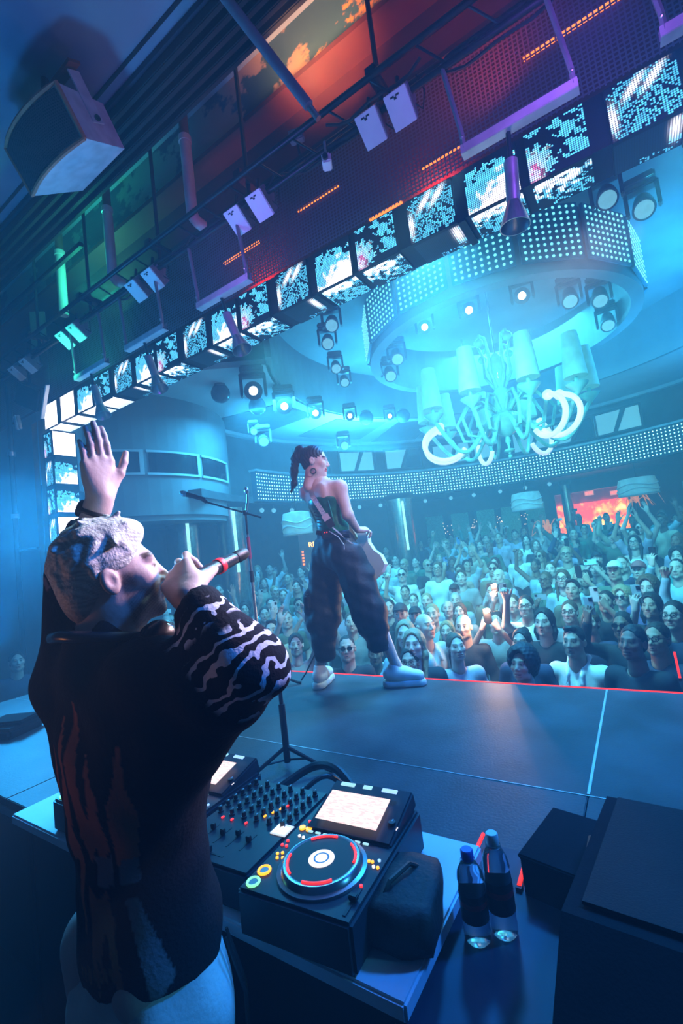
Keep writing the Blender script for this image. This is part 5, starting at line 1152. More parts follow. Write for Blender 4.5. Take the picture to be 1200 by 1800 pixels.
def head_colors(V, c, M, sc, skin, lips=None, brow=(0.03, 0.02, 0.015), beard=None, eyes=True, closed=False, shave=None):
    L = ((V - np.array(c)) @ M) / sc; x, y, z = L.T; ax = np.abs(x)
    col_ = np.tile(np.array(skin, float), (len(V), 1))
    ns = np.sin(x * 90 + 3) * np.sin(y * 80) * np.sin(z * 85 + 1)
    col_ *= (1 + 0.05 * ns)[:, None]
    warm = np.exp(-((ax - 0.045) / 0.025) ** 2 - ((z + 0.03) / 0.03) ** 2) * (y > 0.04)
    col_ *= 1 + warm[:, None] * np.array([0.05, -0.06, -0.06])
    if beard is not None:
        ss = lambda q: np.clip(q, 0, 1) ** 2 * (3 - 2 * np.clip(q, 0, 1))
        low = ss((-0.022 - 0.33 * np.clip(y - 0.03, 0, 1) - z) / 0.018) * ss((z + 0.150) / 0.03) * ss((y + 0.005) / 0.025)
        side = ss((ax - 0.052) / 0.012) * ss((0.015 - z) / 0.02) * ss((y - 0.0) / 0.015) * ss((0.050 - y) / 0.02)
        mst = ss((0.036 - ax) / 0.012) * ss((y - 0.075) / 0.01) * ss((-0.044 - z) / 0.005) * ss((z + 0.062) / 0.004)
        bb = np.clip(np.maximum(np.maximum(low, side), mst), 0, 1) * 0.95
        bb[(ax < 0.026) & (z > -0.084) & (z < -0.056) & (y > 0.086)] = 0
        bb *= 0.9 + 0.1 * np.sin(V @ np.array([900.0, 700, 800]))
        col_ = col_ * (1 - bb[:, None]) + np.array(beard) * bb[:, None]
    lip = (ax < 0.030) & (z < -0.055) & (z > -0.086) & (y > 0.083)
    col_[lip] = np.array(lips if lips is not None else np.array(skin) * np.array([0.85, 0.55, 0.55]))
    mo = (ax < 0.023) & (np.abs(z + 0.0685) < 0.0030) & (y > 0.08); col_[mo] = (0.03, 0.01, 0.01)
    br = (ax > 0.013) & (ax < 0.052) & (np.abs(z - (0.027 + 0.006 * np.sin((ax - 0.01) * 60))) < 0.0058) & (y > 0.06)
    col_[br] = brow
    if eyes:
        ex = ax - 0.031; ez = z - 0.005
        e = (np.hypot(ex / 0.0155, ez / 0.0068) < 1) & (y > 0.078)
        if closed: col_[e] = np.array(skin) * 0.6; lid = e & (np.abs(ez + 0.003) < 0.0022); col_[lid] = brow
        else:
            col_[e] = (0.75, 0.75, 0.75); ir = e & (np.hypot(ex, ez) < 0.0068); col_[ir] = (0.02, 0.015, 0.012)
            lid = (np.abs(np.hypot(ex / 0.0155, ez / 0.0075) - 1.05) < 0.14) & (ez > 0) & (y > 0.07); col_[lid] = np.array(brow)
    return col_
def hand_sdf(S, wrist, dirv, normal, thumb_side, curls, sc=1.0, spread=0.10, thumb=(0.6, 0.35, 0.3), r=1.0, wrist_r=None):
    """dirv: wrist to knuckles; normal: the way the palm faces (fingers curl to it); thumb_side: +1/-1 along cross(dirv, normal)"""
    d = np.array(dirv, float); d /= np.linalg.norm(d); n = np.array(normal, float); n -= d * (n @ d); n /= np.linalg.norm(n)
    l = np.cross(d, n) * thumb_side
    w = np.array(wrist, float); out = []
    base = [(0.030, 0.088), (0.010, 0.093), (-0.011, 0.088), (-0.030, 0.078)]
    lens = [(0.043, 0.026, 0.021), (0.048, 0.030, 0.022), (0.044, 0.028, 0.022), (0.034, 0.020, 0.019)]
    rad = [0.0088, 0.0090, 0.0086, 0.0076]
    S.cap(w, w + d * 0.02 * sc, 0.024 * sc * r if wrist_r is None else wrist_r, 0.022 * sc, 0.015 * sc)
    for i in range(4):
        k = w + (l * base[i][0] + d * base[i][1]) * sc
        S.cap(w + (l * base[i][0] * 0.6 + d * 0.012) * sc, k, 0.0155 * sc, 0.0115 * sc, 0.014 * sc)
    S.ell(w + (d * 0.045 + n * 0.006) * sc, (0.018 * sc, 0.036 * sc, 0.034 * sc), np.stack([n, d, l], 1), 0.015 * sc)
    for i in range(4):
        k = w + (l * base[i][0] + d * base[i][1]) * sc; ang = 0.0; p = k
        dd0 = d + l * spread * (1.5 - i) * 0.5; dd0 /= np.linalg.norm(dd0)
        cu = curls[i] if hasattr(curls[i], '__len__') else (curls[i], curls[i] * 1.1, curls[i] * 0.7)
        for q in range(3):
            ang += cu[q]; v = dd0 * math.cos(ang) + n * math.sin(ang)
            e = p + v * lens[i][q] * sc
            S.cap(p, e, rad[i] * sc * r * (1 - 0.07 * q), rad[i] * sc * r * (1 - 0.07 * (q + 1)), 0.0045 * sc); p = e
        out.append(p)
    # thumb from the side of the palm near its base
    p = w + (l * 0.024 + d * 0.022 + n * 0.006) * sc
    t1 = d * math.cos(thumb[0]) + l * math.sin(thumb[0]); t1 = t1 + n * thumb[1]; t1 /= np.linalg.norm(t1)
    e = p + t1 * 0.045 * sc; S.cap(p, e, 0.0165 * sc, 0.0115 * sc, 0.014 * sc)
    t2 = t1 * math.cos(thumb[2]) + (d * 0.75 + n * 0.5 - l * 0.15) * math.sin(thumb[2]); t2 /= np.linalg.norm(t2)
    e2 = e + t2 * 0.032 * sc; S.cap(e, e2, 0.0108 * sc, 0.0098 * sc, 0.005 * sc)
    t3 = t2 * 0.95 + (d * 0.4 + n * 0.3) * math.sin(thumb[2]); t3 /= np.linalg.norm(t3)
    e3 = e2 + t3 * 0.026 * sc; S.cap(e2, e3, 0.0098 * sc, 0.0078 * sc, 0.004 * sc); out.append(e3)
    return out
# ------------------------------------------------------------------ the DJ
dj = thing('person', 'man in black flame-print jacket singing into a microphone with one arm raised', 'person', (-1.10, 0.60, -0.72))
SK = (0.62, 0.42, 0.36)
hc = np.array([-1.053, 0.612, 0.998]); hM = frame((0.46, 0.87, 0.20))
S = SDF(0.0036); head_sdf(S, hc, hM, 0.98)
S.cap(hc + hM @ np.array([0, -0.03, -0.08]), (-1.085, 0.585, 0.80), 0.062, 0.075, 0.03)
hV = S.mesh(); hcol = head_colors(hV[0], hc, hM, 0.98, SK, beard=(0.075, 0.045, 0.038), closed=True, brow=(0.16, 0.10, 0.07))
# hands and forearms
S = SDF(0.0033)
wl_ = np.array([-1.165, 0.660, 1.215]); el_ = np.array([-1.245, 0.622, 1.025])
S.cap(el_ + (wl_ - el_) * 0.2, wl_ - (wl_ - el_) * 0.1, 0.044, 0.030, 0.02).cap(wl_ - (wl_ - el_) * 0.12, wl_, 0.030, 0.027, 0.02)
hand_sdf(S, wl_, (0.0, -0.03, 1.0), (-1.0, 0.12, 0.10), -1 if np.cross((0.0, -0.03, 1.0), (-1.0, 0.12, 0.10))[0] < 0 else 1, [(0.06, 0.14, 0.12), (0.10, 0.16, 0.12), (0.16, 0.2, 0.15), (0.24, 0.25, 0.2)], 1.08, -0.10, (0.62, -0.25, 0.45))
lV = S.mesh()
S = SDF(0.0033)
wr_ = np.array([-0.845, 0.660, 0.937]); er_ = np.array([-0.700, 0.670, 0.790])
mdir = np.array([-0.12, 0.95, 0.24]); mdir /= np.linalg.norm(mdir)
hd_ = np.array([-0.80, 0.30, 0.52]); hd_ /= np.linalg.norm(hd_)
lat = np.array([-0.05, 0.55, 0.80]); lat = lat - hd_ * (lat @ hd_); lat /= np.linalg.norm(lat)
nrm = np.cross(hd_, lat)
if nrm @ np.array([0.85, -0.6, 0.0]) > 0: nrm = -nrm
ts = 1 if np.cross(hd_, nrm) @ lat > 0 else -1      # index finger uppermost
S.cap(er_ + (wr_ - er_) * 0.3, wr_, 0.042, 0.028, 0.02)
tips = hand_sdf(S, wr_, hd_, nrm, ts, [(0.30, 1.25, 0.8), (0.38, 1.3, 0.8), (0.46, 1.3, 0.85), (0.55, 1.3, 0.85)], 1.18, 0.12, (0.5, 0.75, 0.5))
rV = S.mesh()
# trunk and legs under the clothes
S = SDF(0.014)
S.ell((-1.08, 0.60, 0.62), (0.17, 0.11, 0.20), None, 0.06).ell((-1.07, 0.63, 0.30), (0.14, 0.11, 0.22), None, 0.06).cap((-1.085, 0.585, 0.70), (-1.08, 0.59, 0.86), 0.075, 0.06, 0.04)
S.chain([(-0.92, 0.60, 0.77), er_, er_ + (wr_ - er_) * 0.5], [0.06, 0.045, 0.04]).chain([(-1.20, 0.60, 0.76), el_, el_ + (wl_ - el_) * 0.5], [0.06, 0.045, 0.04])
S.chain([(-1.00, 0.60, 0.16), (-0.99, 0.62, -0.26), (-0.98, 0.60, -0.66)], [0.085, 0.06, 0.045]).chain([(-1.20, 0.60, 0.16), (-1.21, 0.62, -0.26), (-1.22, 0.60, -0.66)], [0.085, 0.06, 0.045])
bV = S.mesh()
allV = join([hV, lV, rV, bV])
allc = np.vstack([hcol] + [np.tile(np.array(SK) * (1 + 0.0 * 1), (len(v[0]), 1)) for v in (lV, rV, bV)])
sculpt('body', allV, M_skin, dj, allc)
# hair: shell over the skull with swept locks
S = SDF(0.0042); T = lambda x, y, z: hc + hM @ (np.array([x, y, z]) * 0.98)
S.ell(T(0, -0.020, 0.045), (0.083, 0.100, 0.093), hM, 0.02)
S.ell(T(0, 0.020, 0.100), (0.062, 0.075, 0.042), hM, 0.03)
S.ell(T(0, -0.075, -0.015), (0.066, 0.045, 0.070), hM, 0.03)
S.ell(T(0, 0.095, -0.035), (0.075, 0.075, 0.10), hM, 0.012, True)
for x in (-1, 1):
    S.ell(T(0.085 * x, 0.015, -0.030), (0.035, 0.040, 0.045), hM, 0.012, True)
hr = np.random.RandomState(3)
for q in range(150):
    u, v = hr.uniform(-1, 1), hr.uniform(-0.55, 1)
    a = hr.uniform(0, 2 * math.pi); el2 = hr.uniform(-0.1, 1.45)
    n_ = np.array([math.cos(a) * math.cos(el2), math.sin(a) * math.cos(el2), math.sin(el2)])
    p = np.array([0, -0.020, 0.045]) + n_ * np.array([0.080, 0.098, 0.094])
    if p[1] > 0.035 and p[2] < 0.085: continue
    if abs(p[0]) > 0.06 and p[2] < 0.0 and p[1] > -0.03: continue
    sweep = np.array([0.25 * n_[0], -0.35 if p[1] < 0 else 0.25, -0.75 if p[2] < 0.10 else 0.1]) + hr.uniform(-0.35, 0.35, 3)
    sweep -= n_ * (sweep @ n_) * 0.8; sweep /= np.linalg.norm(sweep) + 1e-6
    L_ = hr.uniform(0.024, 0.042)
    S.cap(T(*p), T(*(p * 0.985 + sweep * L_)), hr.uniform(0.009, 0.013), 0.005, 0.010)
gV = S.mesh()
Lh = (gV[0] - hc) @ hM
fac = 0.5 + 0.5 * np.sin(Lh[:, 0] * 230 + 40 * np.sin(Lh[:, 2] * 30) + Lh[:, 1] * 60)
root = np.clip((-Lh[:, 2] - 0.0) / 0.06, 0, 1)[:, None]
gc = (np.array([0.80, 0.74, 0.62]) * (0.55 + 0.45 * fac)[:, None]) * (1 - 0.55 * root) + np.array([0.20, 0.13, 0.08]) * 0.55 * root
sculpt('hair', gV, M_hair, dj, gc)
# jacket
def jacket_disp(X, Y, Z):
    f = 0.0045 * np.sin(26 * (X + 0.5 * Y) + 5 * np.sin(9 * Z)) * np.sin(11 * Z + 3) + 0.003 * np.sin(55 * X + 21 * Z + 10 * Y) * np.sin(17 * Z - 20 * Y)
    return f
S = SDF(0.0062)
S.ell((-1.06, 0.615, 0.64), (0.195, 0.135, 0.19), None, 0.07)
S.ell((-1.060, 0.635, 0.40), (0.162, 0.132, 0.28), None, 0.07)
S.ell((-1.058, 0.642, 0.20), (0.168, 0.138, 0.17), None, 0.05)
S.cap((-1.205, 0.60, 0.76), (-0.93, 0.60, 0.77), 0.078, 0.08, 0.06)
S.cap((-1.185, 0.605, 0.74), (-1.09, 0.635, 0.52), 0.075, 0.075, 0.06)
S.cap((-0.735, 0.668, 0.745), (-0.98, 0.62, 0.58), 0.065, 0.12, 0.08)
S.chain([(-0.92, 0.605, 0.77), er_, er_ + (wr_ - er_) * 0.80], [0.085, 0.068, 0.054], 0.05)
S.chain([(-1.215, 0.592, 0.77), el_ + np.array([0.01, 0.005, -0.02]), el_ + (wl_ - el_) * 0.56], [0.088, 0.072, 0.056], 0.05)
S.cap((-1.08, 0.585, 0.80), (-1.075, 0.592, 0.872), 0.092, 0.082, 0.03)
S.cap(hc + np.array([-0.02, -0.02, 0]), (-1.083, 0.586, 0.83), 0.074, 0.070, 0.01, True)
cd = (wr_ - er_) / np.linalg.norm(wr_ - er_); S.ell(er_ + (wr_ - er_) * 0.86, (0.05, 0.046, 0.046), np.stack([cd, *basis(cd)[:2]], 1), 0.006, True)
cl_ = (wl_ - el_) / np.linalg.norm(wl_ - el_); S.ell(el_ + (wl_ - el_) * 0.66, (0.05, 0.048, 0.048), np.stack([cl_, *basis(cl_)[:2]], 1), 0.006, True)
S.cut((-1.07, 0.63, 0.125), (0.20, -0.18, -1.0))
jV = S.mesh(jacket_disp)
# print: flames and pale blocks across the back (u runs round the back from his left to right, v is height)
def inpoly(u, v, poly):
    r = np.zeros(len(u), bool); n_ = len(poly)
    for i in range(n_):
        x1, y1 = poly[i]; x2, y2 = poly[(i + 1) % n_]
        c_ = ((y1 > v) != (y2 > v)) & (u < (x2 - x1) * (v - y1) / (y2 - y1 + 1e-12) + x1); r ^= c_
    return r
J = jV[0]; ang = np.arctan2(J[:, 0] + 1.07, -(J[:, 1] - 0.63)) - 0.42      # 0 at the back, + to his right
u = ang; v = J[:, 2] - 0.06
near = (np.abs(J[:, 0] + 1.07) < 0.24) & (J[:, 1] < 0.76)
FL = [[(-0.78, 0.40), (-0.70, 0.50), (-0.74, 0.60), (-0.60, 0.52), (-0.52, 0.44), (-0.46, 0.50), (-0.42, 0.62), (-0.50, 0.68), (-0.30, 0.60), (-0.25, 0.50), (-0.32, 0.38), (-0.36, 0.22), (-0.48, 0.22), (-0.50, 0.36), (-0.64, 0.36)],
      [(-0.14, 0.36), (-0.16, 0.50), (-0.22, 0.58), (-0.18, 0.70), (-0.06, 0.62), (0.0, 0.54), (0.06, 0.46), (0.12, 0.50), (0.10, 0.60), (0.24, 0.52), (0.26, 0.40), (0.10, 0.36), (0.02, 0.40)],
      [(0.34, 0.38), (0.36, 0.50), (0.46, 0.56), (0.50, 0.64), (0.56, 0.52), (0.64, 0.48), (0.62, 0.38), (0.46, 0.34)],
      [(-0.20, 0.32), (0.0, 0.30), (0.16, 0.32), (0.24, 0.20), (0.30, 0.10), (0.20, 0.10), (0.12, 0.22), (0.04, 0.24), (-0.02, 0.14), (-0.10, 0.20), (-0.12, 0.10), (-0.20, 0.18)]]
WH = [[(0.0, 0.325), (0.30, 0.33), (0.28, 0.385), (-0.02, 0.38)], [(0.38, 0.33), (0.62, 0.335), (0.60, 0.385), (0.40, 0.38)], [(0.40, 0.30), (0.56, 0.30), (0.92, 0.14), (0.66, 0.09)]]
jc = np.tile(np.array([0.009, 0.009, 0.011]), (len(J), 1))
for P_ in FL: jc[near & inpoly(u, v, P_)] = (0.40, 0.13, 0.06)
for P_ in WH: jc[near & inpoly(u, v, P_)] = (0.17, 0.16, 0.18)
low = near & (u > -0.75) & (u < 0.05) & (np.abs(v - (0.205 - 0.03 * (u + 0.35))) < 0.022) & (np.sin(u * 46) > -0.55) & (v < 0.23) & (v > 0.17)
jc[near & (u > -0.55) & (u < 0.15) & (np.abs(v - (0.155 + 0.02 * u)) < 0.014) & (np.sin(u * 60) > -0.4)] = (0.28, 0.12, 0.05)
# sleeve print along the right forearm, outer side
def seg_t(P_, a, b): ba = b - a; t_ = ((P_ - a) @ ba) / (ba @ ba); return t_, P_ - a - np.clip(t_, 0, 1)[:, None] * ba
t_, off = seg_t(J, er_, wr_); dist = np.linalg.norm(off, axis=1)
vd = np.array([0.84, -0.54, 0.1]); side = (off @ vd) / (dist + 1e-6)
x_, y_, z_ = basis(wr_ - er_); th_ = np.arctan2(off @ x_, off @ y_)
ss_ = lambda q: np.clip(q, 0, 1)
pm_ = ss_((0.105 - dist) / 0.01) * ss_((side - 0.05) / 0.15) * np.maximum(ss_((t_ - 0.45) / 0.06) * ss_((0.76 - t_) / 0.06), ss_((t_ + 0.42) / 0.06) * ss_((0.34 - t_) / 0.06))
t2_, off2 = seg_t(J, np.array([-0.92, 0.605, 0.77]), er_); d2_ = np.linalg.norm(off2, axis=1)
t3_, off3 = seg_t(J, el_, wl_); d3_ = np.linalg.norm(off3, axis=1); th3 = np.arctan2(off3 @ x_, off3 @ y_)
jc[(d3_ < 0.09) & (t3_ > -0.2) & (t3_ < 0.35) & (np.sin(th3 * 6 + 3 * np.sin(t3_ * 13)) > 0.55) & (np.sin(t3_ * 30) > -0.3)] = (0.20, 0.12, 0.14)
M_jack = tint_material('jacket_cloth', 0.85, 0.35, 110, spec=0.15)
_nt = M_jack.node_tree; _n = _nt.nodes; _L = _nt.links; _p = _n['Principled BSDF']
_src = _p.inputs['Base Color'].links[0].from_socket
_am = _n.new('ShaderNodeAttribute'); _am.attribute_name = 'print_mask'
_tc = _n.new('ShaderNodeTexCoord'); _mp = _n.new('ShaderNodeMapping'); _mp.inputs['Rotation'].default_value = (0.2, 2.2, 0.4); _L.new(_tc.outputs['Object'], _mp.inputs[0])
_wv = _n.new('ShaderNodeTexWave'); _wv.inputs['Scale'].default_value = 9; _wv.inputs['Distortion'].default_value = 8; _wv.inputs['Detail'].default_value = 2.0; _wv.inputs['Detail Scale'].default_value = 2.2; _L.new(_mp.outputs[0], _wv.inputs['Vector'])
_rp = _n.new('ShaderNodeValToRGB'); _rp.color_ramp.elements[0].position = 0.72; _rp.color_ramp.elements[1].position = 0.75; _L.new(_wv.outputs['Fac'], _rp.inputs[0])
_mm = _n.new('ShaderNodeMath'); _mm.operation = 'MULTIPLY'; _L.new(_rp.outputs[0], _mm.inputs[0]); _L.new(_am.outputs['Fac'], _mm.inputs[1])
_mx = _n.new('ShaderNodeMix'); _mx.data_type = 'RGBA'; _L.new(_mm.outputs[0], _mx.inputs[0]); _L.new(_src, _mx.inputs[6]); _mx.inputs[7].default_value = (0.80, 0.80, 0.83, 1); _L.new(_mx.outputs[2], _p.inputs['Base Color'])
jo = sculpt('jacket', jV, M_jack, dj, jc)
_at = jo.data.attributes.new('print_mask', 'FLOAT', 'POINT'); _at.data.foreach_set('value', pm_.astype(np.float32))
# trousers
def trouser_disp(X, Y, Z): return 0.006 * np.sin(40 * X + 14 * Y + 3 * np.sin(7 * Z)) * np.sin(9 * Z + 25 * Y)
S = SDF(0.009)
S.ell((-1.055, 0.64, 0.12), (0.160, 0.135, 0.18), None, 0.06).ell((-1.055, 0.64, -0.02), (0.168, 0.145, 0.16), None, 0.06)
S.chain([(-0.98, 0.625, 0.05), (-0.985, 0.625, -0.28), (-0.975, 0.60, -0.64)], [0.115, 0.11, 0.10], 0.05).chain([(-1.13, 0.625, 0.05), (-1.17, 0.62, -0.28), (-1.2, 0.60, -0.64)], [0.125, 0.115, 0.10], 0.05)
S.cut((0, 0, 0.20), (0, 0, 1)).cut((0, 0, -0.665), (0, 0, -1))
M_trou = mat('pale_trouser_cotton', (0.60, 0.58, 0.54), 0.8, var=0.06, bump=0.2, bscale=80)
tV = S.mesh(trouser_disp)
tr_o = sculpt('trousers', tV, M_trou, dj)
for k, (x0, y0) in enumerate(((-0.905, 0.72), (-0.925, 0.74))):
    o = MB().tube([(x0, y0 - 0.0, 0.17), (x0 + 0.025, y0 + 0.02, 0.05), (x0 + 0.02, y0 + 0.02, -0.08), (x0 + 0.03, y0 + 0.015, -0.16)], 0.004, 6).build('drawstring', M_cdj2, dj, True, True)
for sx in (-0.975, -1.225):
    S = SDF(0.008); S.chain([(sx, 0.56, -0.665), (sx, 0.66, -0.675), (sx, 0.76, -0.685)], [0.055, 0.05, 0.042], 0.03).cut((0, 0, -0.715), (0, 0, -1)); sculpt('shoe', S.mesh(), M_white, dj)
# watch, bracelet, string on the raised wrist
wd_ = (wl_ - el_) / np.linalg.norm(wl_ - el_); X_, Y_, Z_ = basis(wd_)
def ring(c, r, tube, name, m, n_=24, par=dj):
    return MB().tube([c + r * (math.cos(q) * X_ + math.sin(q) * Y_) for q in np.linspace(0, 2 * math.pi, n_ + 1)], tube, 8).build(name, m, par, True, True)
wc = wl_ - wd_ * 0.045
ring(wc, 0.031, 0.008, 'watch_strap', M_cdj2)
cdv = np.array([-0.75, -0.60, 0.25]); cdv -= wd_ * (cdv @ wd_); cdv /= np.linalg.norm(cdv)
MB().cyl(wc + cdv * 0.026, wc + cdv * 0.042, 0.023, n=20).build('watch_case', M_cdj, dj, True, True)
M_gold = mat('chain_gold', (0.75, 0.58, 0.32), 0.3, 0.9)
cc = wl_ - wd_ * 0.018
for q in range(22):
    a = 2 * math.pi * q / 22; p = cc + 0.031 * (math.cos(a) * X_ + math.sin(a) * Y_); tdir = -math.sin(a) * X_ + math.cos(a) * Y_
    MB().ball(p, (0.0062, 0.0062, 0.0036), 8, 5, np.stack([tdir, wd_, np.cross(tdir, wd_)], 1)).build('bracelet_link', M_gold, dj, True, True)
ring(wl_ + wd_ * 0.006, 0.0275, 0.0022, 'red_string', mat('red_string', (0.6, 0.02, 0.05), 0.6))
# microphone in his hand
pc = wr_ + (hd_ * 0.092 + nrm * 0.034) * 1.06
hm_ = thing('handheld_microphone', 'black wireless microphone with a red band held at the mouth', 'microphone', tuple(pc - mdir * 0.005))
Mm = mic(hm_, (0, 0, 0), -mdir, L=0.20)
zz = np.array(-mdir)
MB().lathe([(0.0205, -0.118), (0.0213, -0.12), (0.0213, -0.135), (0.0205, -0.137)], 20, (0, 0, 0), Mm, cap=False).build('red_band', mat('red_band', (0.75, 0.02, 0.04), 0.45, emit=(1, 0.02, 0.03), es=0.15), hm_, True)
MB().lathe([(0.0165, -0.195), (0.0175, -0.20), (0.0175, -0.235), (0.014, -0.245), (0.012, -0.246)], 20, (0, 0, 0), Mm).build('transmitter_end', M_cdj2, hm_, True)
# headphones round the neck
hp = thing('headphones', 'black headphones hanging around the singing man\'s neck', 'headphones', (-1.08, 0.60, 0.86))
MB().tube([(0.115, 0.03, 0.0), (0.105, -0.04, 0.012), (0.06, -0.09, 0.022), (0.0, -0.10, 0.026), (-0.06, -0.09, 0.02), (-0.105, -0.04, 0.006), (-0.115, 0.03, -0.01)], [0.010, 0.012, 0.014, 0.014, 0.014, 0.012, 0.010], 10).build('headband', mat('headphone_gloss', (0.02, 0.02, 0.025), 0.25), hp, True)
for s in (-1, 1):
    c = np.array([0.150 * s, 0.035, -0.008]); Mh = np.stack(basis((0.9 * s, -0.2, 0.35)), 1)
    o = MB().lathe([(0.0, 0.036), (0.022, 0.034), (0.036, 0.024), (0.042, 0.008), (0.041, -0.004)], 24, c, Mh).build('ear_cup', mat('headphone_gloss'), hp, True)
    MB().lathe([(0.040, -0.004), (0.044, -0.012), (0.038, -0.026), (0.02, -0.028)], 24, c, Mh).build('ear_pad', M_cdj2, hp, True)
    MB().ball(c + np.array([-0.03 * s, -0.035, 0.004]), 0.016, 10, 8).build('hinge', M_darkmetal, hp, True)
# ------------------------------------------------------------------ the singer
sg = thing('person', 'woman in green corset top and baggy black trousers playing a white guitar', 'person', (-1.88, 2.88, 0.0))
SK2 = (0.66, 0.46, 0.40)
fw = np.array([0.36, 0.93, 0.0])                     # chest direction
gh = W(553, 812, 3.36); gM = frame((0.88, 0.47, -0.10), (0.0, 0.0, 1.0))
neckb = W(565, 847, 3.36); chest = W(572, 885, 3.34); waist = W(586, 932, 3.34); hipc = W(590, 965, 3.34)
shL = W(539, 866, 3.42); shR = W(597, 857, 3.24)
elR = W(611, 905, 3.20); wrR = W(628, 931, 3.30); elL = W(575, 912, 3.58); wrL = W(640, 975, 3.55)
hiL = W(575, 975, 3.42); hiR = W(608, 975, 3.26); knL = W(566, 1080, 3.44); knR = W(655, 1075, 3.24)
anL = W(562, 1172, 3.46); anR = W(694, 1165, 3.24)
tM = frame(fw, neckb - hipc)
S = SDF(0.0042); head_sdf(S, gh, gM, 0.91, fem=True)
S.cap(gh + gM @ np.array([0, -0.02, -0.07]), neckb, 0.040, 0.046, 0.03)
hV = S.mesh(); hcol = head_colors(hV[0], gh, gM, 0.91, SK2, lips=(0.55, 0.16, 0.16), brow=(0.05, 0.03, 0.025))
S = SDF(0.0065)
S.ell(chest * 0.75 + neckb * 0.25, (0.155, 0.095, 0.13), tM, 0.05).ell(chest * 0.4 + waist * 0.6, (0.118, 0.085, 0.15), tM, 0.05).ell(hipc, (0.15, 0.11, 0.12), tM, 0.05)
S.cap(neckb, chest * 0.5 + neckb * 0.5, 0.052, 0.07, 0.05)
S.cap(shL, shR, 0.055, 0.055, 0.05)
S.cap(neckb - tM[:, 1] * 0.03, chest - tM[:, 1] * 0.06, 0.03, 0.03, 0.04)
for a in (-1, 1): S.ell(chest * 0.6 + neckb * 0.4 + tM[:, 0] * 0.075 * a - tM[:, 1] * 0.065, (0.05, 0.025, 0.07), tM, 0.03)
S.cap(chest * 0.7 + neckb * 0.3 - tM[:, 1] * 0.125, waist - tM[:, 1] * 0.11, 0.012, 0.010, 0.02, True)
S.chain([shR, elR, wrR], [0.050, 0.038, 0.025], 0.025).chain([shL, elL, wrL], [0.050, 0.038, 0.025], 0.025)
S.chain([hiL, knL, anL], [0.085, 0.06, 0.036]).chain([hiR, knR, anR], [0.085, 0.06, 0.036])
S.cap(anL, anL + np.array([0.02, 0.03, -0.06]), 0.036, 0.036).cap(anR, anR + np.array([0.03, 0.01, -0.06]), 0.036, 0.036)
bV = S.mesh()
S = SDF(0.0042)
hdv = W(645, 930, 3.34) - wrR; S.cap(wrR - (wrR - elR) * 0.2, wrR, 0.026, 0.022, 0.01)
hand_sdf(S, wrR, hdv, (-0.1, 0.6, -0.8), 1, [(0.6, 0.9, 0.6)] * 4, 0.92, 0.04, (0.6, 0.3, 0.3))
hand_sdf(S, wrL, (0.3, 0.3, -0.4), (0.5, -0.8, 0.1), 1, [(0.8, 0.9, 0.6)] * 4, 0.92, 0.04)
rV = S.mesh()
allV = join([hV, bV, rV]); sculpt('body', allV, M_skin, sg, np.vstack([hcol, np.tile(np.array(SK2), (len(bV[0]) + len(rV[0]), 1))]))
# dark hair pulled into a ponytail
S = SDF(0.0045); T = lambda x, y, z: gh + gM @ (np.array([x, y, z]) * 0.91)
S.ell(T(0, -0.018, 0.042), (0.074, 0.092, 0.086), gM, 0.02).ell(T(0, -0.06, -0.01), (0.058, 0.04, 0.055), gM, 0.03)
S.ell(T(0, 0.108, -0.025), (0.075, 0.075, 0.105), gM, 0.008, True)
for x in (-1, 1): S.ell(T(0.082 * x, 0.012, -0.03), (0.03, 0.032, 0.045), gM, 0.01, True)
pt = [T(0, -0.085, 0.075), W(526, 790, 3.36), W(519, 806, 3.37), W(516, 830, 3.38), W(517, 850, 3.38), W(511, 866, 3.38)]
S.cap(T(0, -0.07, 0.07), pt[1], 0.026, 0.024, 0.02)
S.chain(pt[1:], [0.026, 0.030, 0.027, 0.020, 0.006], 0.02)
S.chain([pt[1] + np.array([0.012, 0.0, 0.01]), pt[2] + np.array([0.016, 0, 0]), pt[3] + np.array([0.022, 0, 0]), pt[4] + np.array([0.016, 0, 0.02])], [0.018, 0.02, 0.015, 0.004], 0.012)
gV = S.mesh(lambda X, Y, Z: 0.0018 * np.sin(240 * X + 120 * Y + 6 * np.sin(30 * Z)))
sculpt('hair', gV, M_hair, sg, np.tile(np.array([0.018, 0.012, 0.012]), (len(gV[0]), 1)))
MB().cyl(T(0, -0.075, 0.072), T(0, -0.100, 0.080), 0.024, n=14).build('hair_tie', M_cdj2, sg, True, True)
er = T(0.082, -0.002, -0.062)
MB().tube([er + gM @ np.array([0, 0.020 * math.sin(q), -0.004 + 0.020 * (math.cos(q) - 1)]) for q in np.linspace(0, 2 * math.pi, 19)], 0.0042, 8).build('hoop_earring', mat('earring_dark', (0.10, 0.08, 0.06), 0.25, 0.8), sg, True, True)
